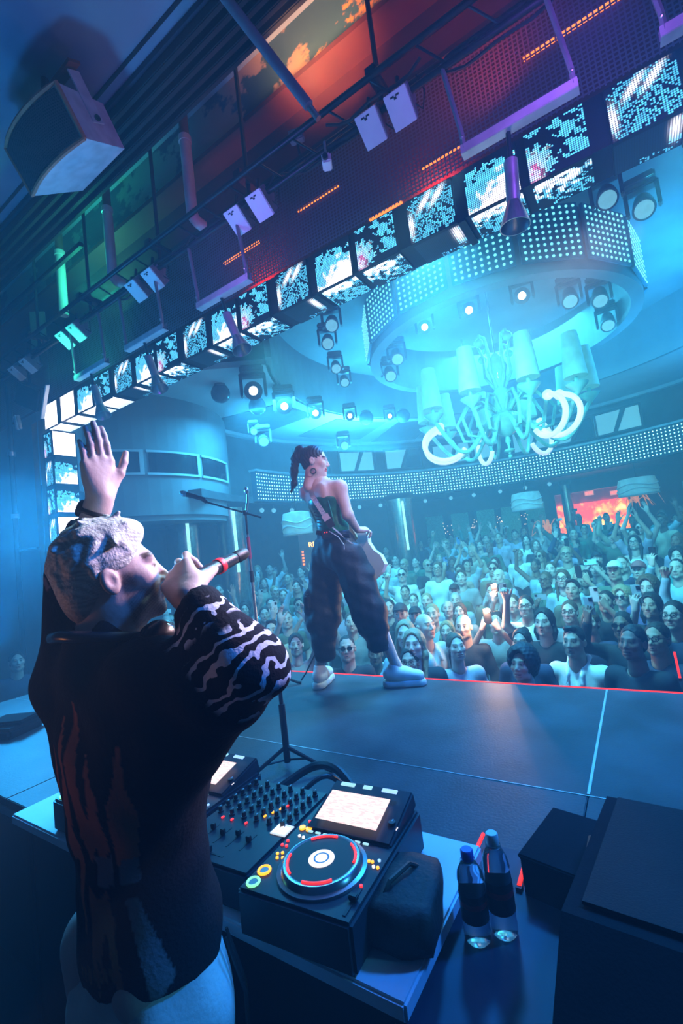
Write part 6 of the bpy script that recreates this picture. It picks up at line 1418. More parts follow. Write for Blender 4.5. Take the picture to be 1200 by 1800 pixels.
# corset: green, strapless, laced at the back
S = SDF(0.0065)
S.ell(chest * 0.85 + neckb * 0.15, (0.158, 0.112, 0.13), tM, 0.05).ell(chest * 0.4 + waist * 0.6, (0.128, 0.097, 0.16), tM, 0.05).ell(waist, (0.132, 0.10, 0.10), tM, 0.05)
up = (neckb - hipc) / np.linalg.norm(neckb - hipc)
S.cut(chest + up * 0.025, up + tM[:, 1] * 0.25).cut(waist - up * 0.06, -up)
cV = S.mesh()
M_cors = mat('green_satin', (0.02, 0.23, 0.13), 0.3, var=0.3, scale=9)
co = sculpt('corset', cV, M_cors, sg)
for q in range(8):
    c = waist + (chest - waist) * (q / 8.0 + 0.05) - tM[:, 1] * 0.107
    MB().tube([c - tM[:, 0] * 0.022 + up * 0.008, c + tM[:, 0] * 0.022 - up * 0.006], 0.0035, 6).build('lace', M_cdj2, sg, True, True)
for a in (-0.11, -0.06, 0.06, 0.11):
    MB().tube([waist + tM[:, 0] * a * 0.95 - tM[:, 1] * 0.095 * math.sqrt(max(0.05, 1 - (a / 0.13) ** 2)), chest + tM[:, 0] * a * 1.2 - tM[:, 1] * 0.105 * math.sqrt(max(0.05, 1 - (a / 0.14) ** 2))], 0.0035, 6).build('boning', mat('green_boning', (0.05, 0.35, 0.22), 0.3), sg, True, True)
# trousers
def sing_disp(X, Y, Z): return 0.008 * np.sin(24 * X - 16 * Z + 4 * np.sin(8 * Z)) * np.sin(14 * Z + 18 * Y) + 0.004 * np.sin(60 * X + 30 * Z) * np.sin(33 * Z - 20 * X)
S = SDF(0.0085)
S.ell(waist * 0.6 + hipc * 0.4, (0.142, 0.112, 0.11), tM, 0.05).ell(hipc - up * 0.02, (0.178, 0.135, 0.14), tM, 0.06)
kneeL2 = W(567, 1085, 3.44); botL = W(570, 1146, 3.45); kneeR2 = W(649, 1078, 3.24); botR = W(664, 1128, 3.24)
S.chain([hiL, W(573, 1020, 3.43), kneeL2, botL], [0.120, 0.122, 0.128, 0.082], 0.04)
S.chain([hiR, W(630, 1020, 3.26), kneeR2, botR], [0.118, 0.122, 0.125, 0.082], 0.04)
S.cap(W(543, 1050, 3.40), W(544, 1070, 3.40), 0.045, 0.045, 0.03)
S.cut(waist + up * 0.015, up)
S.cut(W(545, 1160, 3.45), W(545, 1160, 3.45) - W(540, 1100, 3.44)) if False else None
pV = S.mesh(sing_disp)
M_cargo = mat('black_parachute_cloth', (0.014, 0.014, 0.018), 0.6, bump=0.3, bscale=40)
pa = sculpt('trousers', pV, M_cargo, sg)
MB().bbox(W(541, 1058, 3.33), (0.04, 0.08, 0.11), 0.015, rz=0.6).build('cargo_pocket', M_cargo, sg, True, True)
for c, ax in ((W(570, 1152, 3.45), 0.072), (W(667, 1136, 3.24), 0.074)):
    MB().lathe([(ax * 0.92, -0.025), (ax, -0.01), (ax * 0.95, 0.02)], 20, c).build('elastic_hem', M_cargo, sg, True, True)
MB().tube([W(556, 936, 3.22), W(585, 941, 3.20), W(615, 942, 3.16)], 0.016, 8).build('belt', M_cdj2, sg, True, True)
bp = thing('belt_pack', 'black transmitter pack with two red lights on the back of her waistband', 'transmitter', tuple(W(574, 939, 3.19)))
MB().bbox((0, 0, 0), (0.075, 0.03, 0.06), 0.006, rz=0.55).build('case', M_cdj2, bp)
for q in (-0.012, 0.006): MB().ball((0.01 + q, -0.018, 0.012), 0.004, 8, 6).build('indicator', G_rd, bp)
MB().tube([(0.02, 0, 0.02), (0.10, -0.01, -0.03), (0.14, -0.01, -0.09), (0.13, 0, -0.12)], 0.003, 6).build('lead', M_white, bp, True)
MB().tube([W(553, 1150, 3.38), W(546, 1165, 3.36), W(538, 1182, 3.34), W(529, 1196, 3.32)], 0.006, 6).build('hem_cord', M_cdj2, sg, True, True)
# shoes: chunky white trainers
M_shoe = mat('white_trainer', (0.80, 0.78, 0.76), 0.55, var=0.05); M_sole = mat('trainer_sole', (0.72, 0.70, 0.68), 0.5, var=0.1)
for an, dirv in ((anL, (-0.25, 0.97, 0)), (anR, (0.94, 0.30, 0))):
    dirv = np.array(dirv, float); dirv /= np.linalg.norm(dirv); Mf = frame(dirv); b0 = np.array([an[0], an[1], 0.0])
    S = SDF(0.006); S.chain([b0 - dirv * 0.05 + np.array([0, 0, 0.085]), b0 + dirv * 0.06 + np.array([0, 0, 0.082]), b0 + dirv * 0.155 + np.array([0, 0, 0.066])], [0.048, 0.047, 0.040], 0.03)
    S.cap(b0 + np.array([0, 0, 0.08]), b0 + np.array([0, 0, 0.135]) - dirv * 0.005, 0.05, 0.046, 0.03); S.cut((0, 0, 0.042), (0, 0, -1)); S.cut(b0 + np.array([0, 0, 0.16]), (0, 0, 1))
    sculpt('shoe', S.mesh(), M_shoe, sg)
    S = SDF(0.006); S.chain([b0 - dirv * 0.055 + np.array([0, 0, 0.02]), b0 + dirv * 0.06 + np.array([0, 0, 0.02]), b0 + dirv * 0.16 + np.array([0, 0, 0.02])], [0.052, 0.050, 0.046], 0.02); S.cut((0, 0, 0.002), (0, 0, -1)); S.cut((0, 0, 0.046), (0, 0, 1))
    sculpt('sole', S.mesh(), M_sole, sg)
    for q in range(4):
        c = b0 + dirv * (0.045 + 0.022 * q) + np.array([0, 0, 0.128 - 0.012 * q]); MB().tube([c - Mf[:, 0] * 0.03 - np.array([0, 0, 0.012]), c, c + Mf[:, 0] * 0.03 - np.array([0, 0, 0.012])], 0.004, 6).build('shoelace', M_white, sg, True, True)
# white guitar, held low in front, seen along its edge
gt = thing('electric_guitar', 'white electric guitar held low in front of the singer\'s hip', 'guitar', tuple(W(636, 974, 3.46)))
ga = W(668, 1032, 3.42) - W(585, 880, 3.75); ga /= np.linalg.norm(ga)          # from upper bout to the tail
vw = W(640, 975, 3.3) - np.array([0, 0, 1.0]); vw /= np.linalg.norm(vw)
gn = vw + 0.55 * np.cross(ga, vw); gn -= ga * (gn @ ga); gn /= np.linalg.norm(gn)
gs = np.cross(gn, ga); MG = np.stack([gs, ga, gn], 1)
out = [(0.10, -0.19), (0.15, -0.16), (0.155, -0.09), (0.125, -0.02), (0.13, 0.06), (0.165, 0.13), (0.155, 0.21), (0.09, 0.25), (0.0, 0.26), (-0.09, 0.25), (-0.155, 0.21), (-0.16, 0.12), (-0.125, 0.04), (-0.12, -0.04), (-0.15, -0.11), (-0.13, -0.19), (-0.08, -0.20), (-0.05, -0.13), (0.04, -0.12)]
M_gtr = mat('guitar_white_lacquer', (0.80, 0.80, 0.78), 0.2, var=0.03, coat=0.5)
MB().prism([(x * 0.9, y * 0.85) for x, y in out], 0.046, MG, -gn * 0.023).build('guitar_body', M_gtr, gt)
MB().prism([(-0.026, -0.12), (0.026, -0.12), (0.021, -0.62), (-0.021, -0.62)], 0.022, MG, gn * 0.012).build('neck', mat('guitar_neck_wood', (0.35, 0.20, 0.10), 0.4), gt)
MB().prism([(-0.03, -0.62), (0.03, -0.62), (0.045, -0.74), (0.0, -0.78), (-0.02, -0.72)], 0.016, MG, gn * 0.006).build('headstock', M_gtr, gt)
for q in range(3): MB().box(MG @ np.array([0, -0.05 + 0.06 * q, 0.026]), (0.07, 0.016, 0.008), M=MG).build('pickup', M_cdj2, gt)
MB().box(MG @ np.array([0, 0.14, 0.027]), (0.075, 0.03, 0.01), M=MG).build('bridge', M_steel, gt)
for q in range(3): MB().cyl(MG @ np.array([0.08, 0.06 + 0.04 * q, 0.023]), MG @ np.array([0.08, 0.06 + 0.04 * q, 0.036]), 0.009, n=10).build('control_knob', M_cdj2, gt)
for q in range(6): MB().cyl(MG @ np.array([-0.015 + q * 0.006, 0.14, 0.034]), MG @ np.array([-0.015 + q * 0.006, -0.62, 0.038]), 0.0007, n=4).build('string', M_steel, gt)
MB().tube([MG @ np.array(p_) for p_ in ((0.12, 0.16, 0.0), (0.20, 0.13, 0.02), (0.24, 0.06, 0.03), (0.19, 0.02, 0.03))], 0.005, 6).build('instrument_lead', M_cable, gt, True)
stp = thing('guitar_strap', 'glittering strap running over the singer\'s shoulder and across her back', 'strap', tuple(W(565, 900, 3.2)))
o0 = np.array(stp.location)
pts = [W(545, 858, 3.34), W(549, 872, 3.215), W(560, 890, 3.19), W(573, 910, 3.185)]
def ribbon(pts, w, th_, wdir):
    b = MB(); vs = []; n_ = len(pts)
    for i, p in enumerate(pts):
        t_ = pts[min(i + 1, n_ - 1)] - pts[max(i - 1, 0)]; t_ /= np.linalg.norm(t_); nn = -vw; s_ = np.cross(t_, nn); s_ /= np.linalg.norm(s_)
        for a, c in ((-w, 0), (w, 0), (w, th_), (-w, th_)): vs.append(p + s_ * a + nn * c)
    fs = [(4 * i + k, 4 * i + (k + 1) % 4, 4 * i + 4 + (k + 1) % 4, 4 * i + 4 + k) for i in range(n_ - 1) for k in range(4)] + [(3, 2, 1, 0), (4 * n_ - 4, 4 * n_ - 3, 4 * n_ - 2, 4 * n_ - 1)]
    return b.add(vs, fs)
ribbon(pts, 0.017, 0.006, None).build('glitter_band', mat('strap_glitter', (0.55, 0.50, 0.48), 0.3, 0.7, rgb2=(0.2, 0.2, 0.25), scale=160, bump=0.6, bscale=200), stp, True, True)
ribbon([W(573, 910, 3.183), W(584, 927, 3.175)], 0.024, 0.008, None).build('leather_end', M_cdj2, stp, False, True)
ribbon([W(570, 905, 3.182), W(576, 914, 3.180)], 0.025, 0.010, None).build('pink_tab', mat('strap_tab', (0.6, 0.42, 0.42), 0.5), stp, False, True)
ribbon([W(582, 925, 3.175), W(604, 944, 3.165), W(622, 958, 3.2)], 0.005, 0.004, None).build('strap_tail', M_white, stp, True, True)
# ------------------------------------------------------------------ the crowd
def zf(y): return -1.55 if y < 4.5 else -1.55 + 0.085 * (min(int((y - 4.5) / 0.9), 10) + 1)
HZ = 1.60                                   # head centre over the floor for the base figure
M_shirt = mat('crowd_cloth', (1, 1, 1), 0.8, var=0.10, scale=7, objcol=True, bump=0.25, bscale=30)
M_pants = mat('crowd_trousers', (1, 1, 1), 0.8, var=0.1, objcol=True)
M_hairc = tint_material('hair_crowd', 0.6, 0.4, 90, objcol=True)
POSE = {
 'stand': (((0.25, -0.02, 1.10), (0.22, 0.12, 0.88), (0, 0.35, -0.9), (-1, 0, 0), 0.35), None),
 'film1': (((0.29, 0.20, 1.44), (0.17, 0.30, 1.69), (-0.1, 0.1, 1.0), (-0.4, -0.8, 0.1), 0.55), ((-0.25, -0.02, 1.10), (-0.22, 0.12, 0.88), (0, 0.35, -0.9), (1, 0, 0), 0.35)),
 'film2': (((0.25, 0.26, 1.36), (0.085, 0.34, 1.60), (-0.35, 0.1, 0.9), (-0.7, -0.6, 0), 0.6), None),
 'fist': (((0.33, 0.08, 1.58), (0.27, 0.13, 1.84), (0, 0.05, 1), (0, 1, 0), 1.2), ((-0.25, -0.02, 1.10), (-0.22, 0.12, 0.88), (0, 0.35, -0.9), (1, 0, 0), 0.35)),
 'phone': (((0.24, 0.12, 1.14), (0.07, 0.30, 1.30), (-0.4, 0.25, 0.8), (-0.6, -0.7, 0.2), 0.6), ((-0.25, 0.0, 1.10), (-0.16, 0.20, 1.02), (0.6, 0.5, 0.2), (0.3, -0.3, 1), 0.5)),
 'wave': (((0.25, -0.02, 1.10), (0.22, 0.12, 0.88), (0, 0.35, -0.9), (-1, 0, 0), 0.35), ((-0.34, 0.08, 1.56), (-0.30, 0.12, 1.82), (-0.05, 0.05, 1), (0, 1, 0), 0.12)),
 'cheer': (((0.26, 0.14, 1.62), (0.14, 0.18, 1.88), (-0.1, 0.0, 1), (-0.6, 0.5, 0), 0.2), None)}
def mir(v): return (-v[0], v[1], v[2])
def pose_arms(ps):
    a, b = POSE[ps]
    if b is None: b = (mir(a[0]), mir(a[1]), mir(a[2]), mir(a[3]), a[4])
    return a, b
BODY = {}; SHIRT = {}
CH = np.array([0, 0.02, HZ]); 
def crowd_body(ps, fem):
    key = (ps, fem)
    if key in BODY: return BODY[key]
    Mh = frame((0, 1, 0.18 if not fem else 0.24)); sc = 0.95 if not fem else 0.90
    S = SDF(0.0062); head_sdf(S, CH, Mh, sc, fem, smile=0.8 if fem else 0.2, mouth_open=0.5 if fem else 0.0); S.cap(CH + np.array([0, -0.03, -0.10]), (0, -0.02, 1.36), 0.054 * sc, 0.068 * sc, 0.03)
    hV = S.mesh(); hc_ = head_colors(hV[0], CH, Mh, sc, (1, 1, 1), lips=(0.85, 0.55, 0.55), brow=(0.22, 0.16, 0.13))
    S = SDF(0.0075)
    sx = 0.175 if not fem else 0.155
    for side, arm in zip((1, -1), pose_arms(ps)):
        e, w, d, n, cu = arm
        S.chain([(side * sx, 0, 1.36), e, w], [0.050, 0.040, 0.027], 0.02); hand_sdf(S, w, d, n, side if np.cross(d, n)[0] * side < 0 else side, [cu] * 4, 1.0, 0.10, (0.7, 0.2, 0.3))
    aV = S.mesh()
    S = SDF(0.016); S.ell((0, 0, 1.22), (0.15, 0.10, 0.19), None, 0.05).ell((0, 0, 0.98), (0.14, 0.10, 0.16), None, 0.05).cap((-sx, 0, 1.36), (sx, 0, 1.36), 0.055, None, 0.04)
    for x in (-0.09, 0.09): S.chain([(x, 0, 0.9), (x * 1.15, 0.02, 0.5), (x * 1.2, 0, 0.09), (x * 1.25, 0.12, 0.05)], [0.08, 0.06, 0.045, 0.04], 0.03)
    bV = S.mesh()
    V = join([hV, aV, bV]); BODY[key] = to_mesh('crowd_body', V, M_skinc, np.vstack([hc_, np.ones((len(aV[0]) + len(bV[0]), 3)) * np.array([0.97, 0.95, 0.95])]))
    return BODY[key]
def crowd_shirt(ps, kind, fem):
    key = (ps, kind, fem)
    if key in SHIRT: return SHIRT[key]
    sx = 0.175 if not fem else 0.155; w_ = 1.0 if not fem else 0.88
    S = SDF(0.011); S.ell((0, 0, 1.24), (0.185 * w_, 0.128, 0.19), None, 0.06).ell((0, 0.0, 1.0), (0.172 * w_, 0.132, 0.20), None, 0.06)
    if kind != 'tank': S.cap((-sx, 0, 1.36), (sx, 0, 1.36), 0.060, None, 0.045)
    for side, arm in zip((1, -1), pose_arms(ps)):
        s0 = np.array([side * sx, 0, 1.36]); e = np.array(arm[0]); w = np.array(arm[1])
        if kind == 'tee': S.cap(s0, s0 + (e - s0) * 0.62, 0.062, 0.060, 0.035)
        elif kind in ('long', 'collar'): S.chain([s0, e, w - (w - e) * 0.12], [0.063, 0.053, 0.040], 0.035)
    if kind == 'collar':
        for x in (-1, 1): S.cap((0.07 * x, -0.05, 1.47), (0.045 * x, 0.115, 1.36), 0.022, 0.018, 0.01); S.cap((0.045 * x, 0.115, 1.36), (0.06 * x, 0.14, 1.30), 0.016, 0.010, 0.01)
        S.cap((-0.07, -0.05, 1.47), (0.07, -0.05, 1.47), 0.022, None, 0.01)
        S.cap((0, 0.10, 1.46), (0, 0.16, 1.20), 0.060, 0.012, 0.01, True)
    if kind == 'tank': S.cut((0, 0, 1.36), (0, 0, 1))
    else: S.cap((0, 0.005, 1.405), (0, 0.03, 1.55), 0.066, 0.09, 0.01, True)
    S.cut((0, 0, 0.84), (0, 0, -1))
    SHIRT[key] = to_mesh('crowd_shirt', S.mesh(lambda X, Y, Z: 0.004 * np.sin(35 * X + 12 * Z) * np.sin(20 * Z + 25 * Y)), M_shirt)
    return SHIRT[key]
S = SDF(0.015); S.ell((0, 0, 0.93), (0.165, 0.12, 0.13), None, 0.05)
for x in (-0.09, 0.09): S.chain([(x, 0, 0.88), (x * 1.15, 0.02, 0.5), (x * 1.2, 0, 0.10)], [0.10, 0.085, 0.075], 0.04)
PANTS = to_mesh('crowd_trousers', S.mesh(), M_pants)
b = MB()
for x in (-1, 1): b.bbox((0.11 * x, 0.06, 0.035), (0.09, 0.27, 0.07), 0.02)
SHOE = {}
for x in (-1, 1):
    o = MB().bbox((0.11 * x, 0.06, 0.035), (0.09, 0.27, 0.07), 0.02).build('shoe', M_black); SHOE[x] = o.data; bpy.data.objects.remove(o)
HAIR = {}
def crowd_hair(kind):
    if kind in HAIR: return HAIR[kind]
    Mh = frame((0, 1, 0.20)); T = lambda x, y, z: CH + Mh @ (np.array([x, y, z]) * 0.95)
    S = SDF(0.0075)
    if kind == 'cap':
        S.ell(T(0, -0.015, 0.05), (0.086, 0.104, 0.088), Mh, 0.01); S.ell(T(0, 0.03, -0.04), (0.12, 0.15, 0.085), Mh, 0.006, True)
        S.ell(T(0, 0.12, 0.048), (0.065, 0.075, 0.012), Mh, 0.01)
    else:
        t = {'short': 0.006, 'crop': 0.001, 'quiff': 0.006, 'long': 0.010, 'bun': 0.005, 'curly': 0.035, 'bob': 0.014}[kind]
        S.ell(T(0, -0.022, 0.045), (0.074 + t, 0.090 + t, 0.085 + t), Mh, 0.02); S.ell(T(0, -0.07, -0.01), (0.060 + t * 0.6, 0.036 + t * 0.6, 0.06 + t), Mh, 0.03)
        if kind == 'quiff': S.ell(T(0.01, 0.045, 0.112), (0.050, 0.045, 0.026), Mh, 0.02)
        if kind in ('long', 'bob'):
            zl = -0.28 if kind == 'long' else -0.15
            for x in (-1, 1): S.chain([T(0.066 * x, -0.035, 0.03), T(0.080 * x, -0.03, -0.08), T(0.078 * x, 0.01 if kind == 'long' else -0.03, zl)], [0.024, 0.025, 0.015], 0.03)
            S.chain([T(0, -0.085, 0.02), T(0, -0.10, -0.10), T(0, -0.09, zl)], [0.055, 0.05, 0.035], 0.04)
        if kind == 'bun': S.ell(T(0, -0.095, 0.105), (0.042, 0.042, 0.040), Mh, 0.015)
        S.ell(T(0, 0.106, -0.014), (0.074 if kind != 'curly' else 0.066, 0.080, 0.120), Mh, 0.010, True)
        if kind not in ('long', 'bob', 'curly'):
            for x in (-1, 1): S.ell(T(0.088 * x, 0.010, -0.035), (0.032, 0.040, 0.048), Mh, 0.010, True)
    a_ = 0.006 if kind == 'curly' else 0.0035
    VF = S.mesh((lambda X, Y, Z: a_ * np.sin(130 * X + 40 * Z) * np.sin(120 * Y) * np.sin(110 * Z)) if kind != 'cap' else None)
    HAIR[kind] = to_mesh('crowd_hair', VF, M_hairc, np.ones((len(VF[0]), 3)))
    return HAIR[kind]
def build_glasses():
    Mh = frame((0, 1, 0.20)); T = lambda x, y, z: CH + Mh @ (np.array([x, y, z]) * 0.95); out = []
    for tinted in (0, 1):
        b = MB()
        for x in (-1, 1):
            ringp = [T(0.033 * x + 0.024 * math.cos(q), 0.108, 0.004 + 0.019 * math.sin(q)) for q in np.linspace(0, 2 * math.pi, 15)]
            b.tube(ringp, 0.0028, 5); b.tube([T(0.056 * x, 0.106, 0.010), T(0.082 * x, 0.07, 0.012), T(0.086 * x, -0.01, 0.005)], 0.0025, 5)
            if tinted: b.prism([(0.023 * math.cos(q), 0.018 * math.sin(q)) for q in np.linspace(0, 2 * math.pi, 13)[:-1]], 0.002, np.stack([Mh[:, 0], Mh[:, 2], Mh[:, 1]], 1), T(0.033 * x, 0.107, 0.004))
        b.tube([T(-0.010, 0.110, 0.008), T(0.010, 0.110, 0.008)], 0.0028, 5)
        o = b.build('glasses', mat('glasses_black', (0.01, 0.01, 0.012), 0.15)); out.append(o.data); bpy.data.objects.remove(o)
    return out
GLASS, SUNGL = build_glasses()
PH = {}
def phone_mesh():
    o = MB().bbox((0, 0, 0), (0.075, 0.009, 0.155), 0.003).build('phone_body', mat('phone_shell', (1, 1, 1), 0.25, var=0.02, objcol=True)); PH['body'] = o.data; bpy.data.objects.remove(o)
    o = MB().box((0, -0.0055, 0), (0.069, 0.001, 0.146)).build('screen', glow('phone_screen_glow', (0.45, 0.75, 1.0), 0.5)); PH['screen'] = o.data; bpy.data.objects.remove(o)
    b = MB().bbox((-0.019, 0.0058, 0.052), (0.030, 0.003, 0.034), 0.001); o = b.build('camera_bump', M_cdj2); PH['cam'] = o.data; bpy.data.objects.remove(o)
    o = MB().cyl((-0.026, 0.006, 0.060), (-0.026, 0.0085, 0.060), 0.0062, n=12).build('lens', M_win); PH['lens'] = o.data; bpy.data.objects.remove(o)
    o = MB().ball((-0.012, 0.010, 0.062), (0.024, 0.008, 0.024), 10, 6).build('flash_light', glow('phone_flash', (1.0, 0.66, 0.40), 90)); PH['flash'] = o.data; bpy.data.objects.remove(o)
phone_mesh()
def crowd_person(x, y, head_z, label, ps='stand', fem=False, kind='tee', shirt=(0.3, 0.3, 0.3), hair='short', hcol=(0.03, 0.02, 0.015), skin=(0.55, 0.38, 0.31), glasses=0, yaw=0.0, pants=(0.03, 0.03, 0.04), phone=None, group='people in the crowd', near=False):
    z0 = zf(y); sc = (head_z - z0) / HZ; sc = min(max(sc, 0.86), 1.16)
    t = thing('person', label, 'person', (x, y, z0)); t['group'] = group
    az = math.atan2(1.4 - y, -1.2 - x) - math.pi / 2 + yaw
    t.rotation_euler = (0, 0, az); t.scale = (sc, sc, sc)
    o = link_mesh('body', crowd_body(ps, fem), t); o.color = (*skin, 1)
    o = link_mesh('shirt', crowd_shirt(ps, kind, fem), t); o.color = (*shirt, 1)
    o = link_mesh('trousers', PANTS, t); o.color = (*pants, 1)
    if near:
        for s_ in (-1, 1): link_mesh('shoe', SHOE[s_], t)
    if hair: o = link_mesh('cap' if hair == 'cap' else 'hair', crowd_hair(hair), t); o.color = (*hcol, 1)
    if glasses: link_mesh('sunglasses' if glasses == 2 else 'glasses', SUNGL if glasses == 2 else GLASS, t)
    if phone is not None:
        a, b_ = pose_arms(ps); w = np.array(a[1]); d = np.array(a[2], float); d /= np.linalg.norm(d); n = np.array(a[3], float); n -= d * (n @ d); n /= np.linalg.norm(n)
        if ps == 'film2': c = np.array([0, w[1] + 0.04, w[2] + 0.14])
        else: c = w + d * 0.135 + n * 0.030
        ca, sa = math.cos(az), math.sin(az); c = c * sc; c = np.array([c[0] * ca - c[1] * sa + x, c[0] * sa + c[1] * ca + y, c[2] + z0])
        flash = phone.get('flash'); q = thing('smartphone', phone['label'], 'phone', tuple(c)); q['group'] = 'phones held up in the crowd'
        q.rotation_euler = (phone.get('tilt', -0.15), phone.get('roll', 0.0), az)
        o = link_mesh('phone_body', PH['body'], q); o.color = (*phone.get('col', (0.05, 0.05, 0.06)), 1)
        link_mesh('screen', PH['screen'], q); link_mesh('camera_bump', PH['cam'], q); link_mesh('lens', PH['lens'], q)
        if flash: link_mesh('flash_light', PH['flash'], q); FLASH.append(c + np.array([0, -0.03, 0.06]))
    return t
FLASH = []
occupied = []
COLS = [(o.location.x, o.location.y) for o in scene.objects if o.name.startswith(('column', 'potted_palm'))]
def place(px, py, prefer=None, hs=1.6):
    d = RW @ np.array([px - 600.0, py - 900.0, 800.0]); tz = d[2] / d[1]; txx = d[0] / d[1]
    best = None; cand = []
    for yy in np.arange(3.42, 15.2, 0.04):
        if math.hypot(txx * yy - hx, yy - hy) > 6.75 and yy > 4.2: continue
        if min(math.hypot(txx * yy - a, yy - b_) for a, b_ in COLS) < 0.75: continue
        e = abs(1 + tz * yy - zf(yy) - hs)
        if e < 0.22: cand.append((e, yy))
        if best is None or e < best[0] - 0.002: best = (e, yy)
    yy = best[1]
    for e, y_ in sorted(cand):
        if all(math.hypot(txx * y_ - a, y_ - b_) > 0.40 for a, b_ in occupied): yy = y_; break
    return txx * yy, yy, 1 + tz * yy
PALE = (0.52, 0.38, 0.33); TAN = (0.40, 0.27, 0.21); BRN = (0.20, 0.11, 0.08)
DK = (0.02, 0.015, 0.012); BR = (0.10, 0.055, 0.03); BLD = (0.30, 0.22, 0.13); GRY = (0.35, 0.35, 0.35)
BLK = (0.02, 0.02, 0.025); WHT = (0.75, 0.76, 0.78); NVY = (0.03, 0.04, 0.09); OLV = (0.10, 0.14, 0.10); LTB = (0.35, 0.48, 0.58); GRN = (0.03, 0.14, 0.10); GR2 = (0.28, 0.30, 0.32)
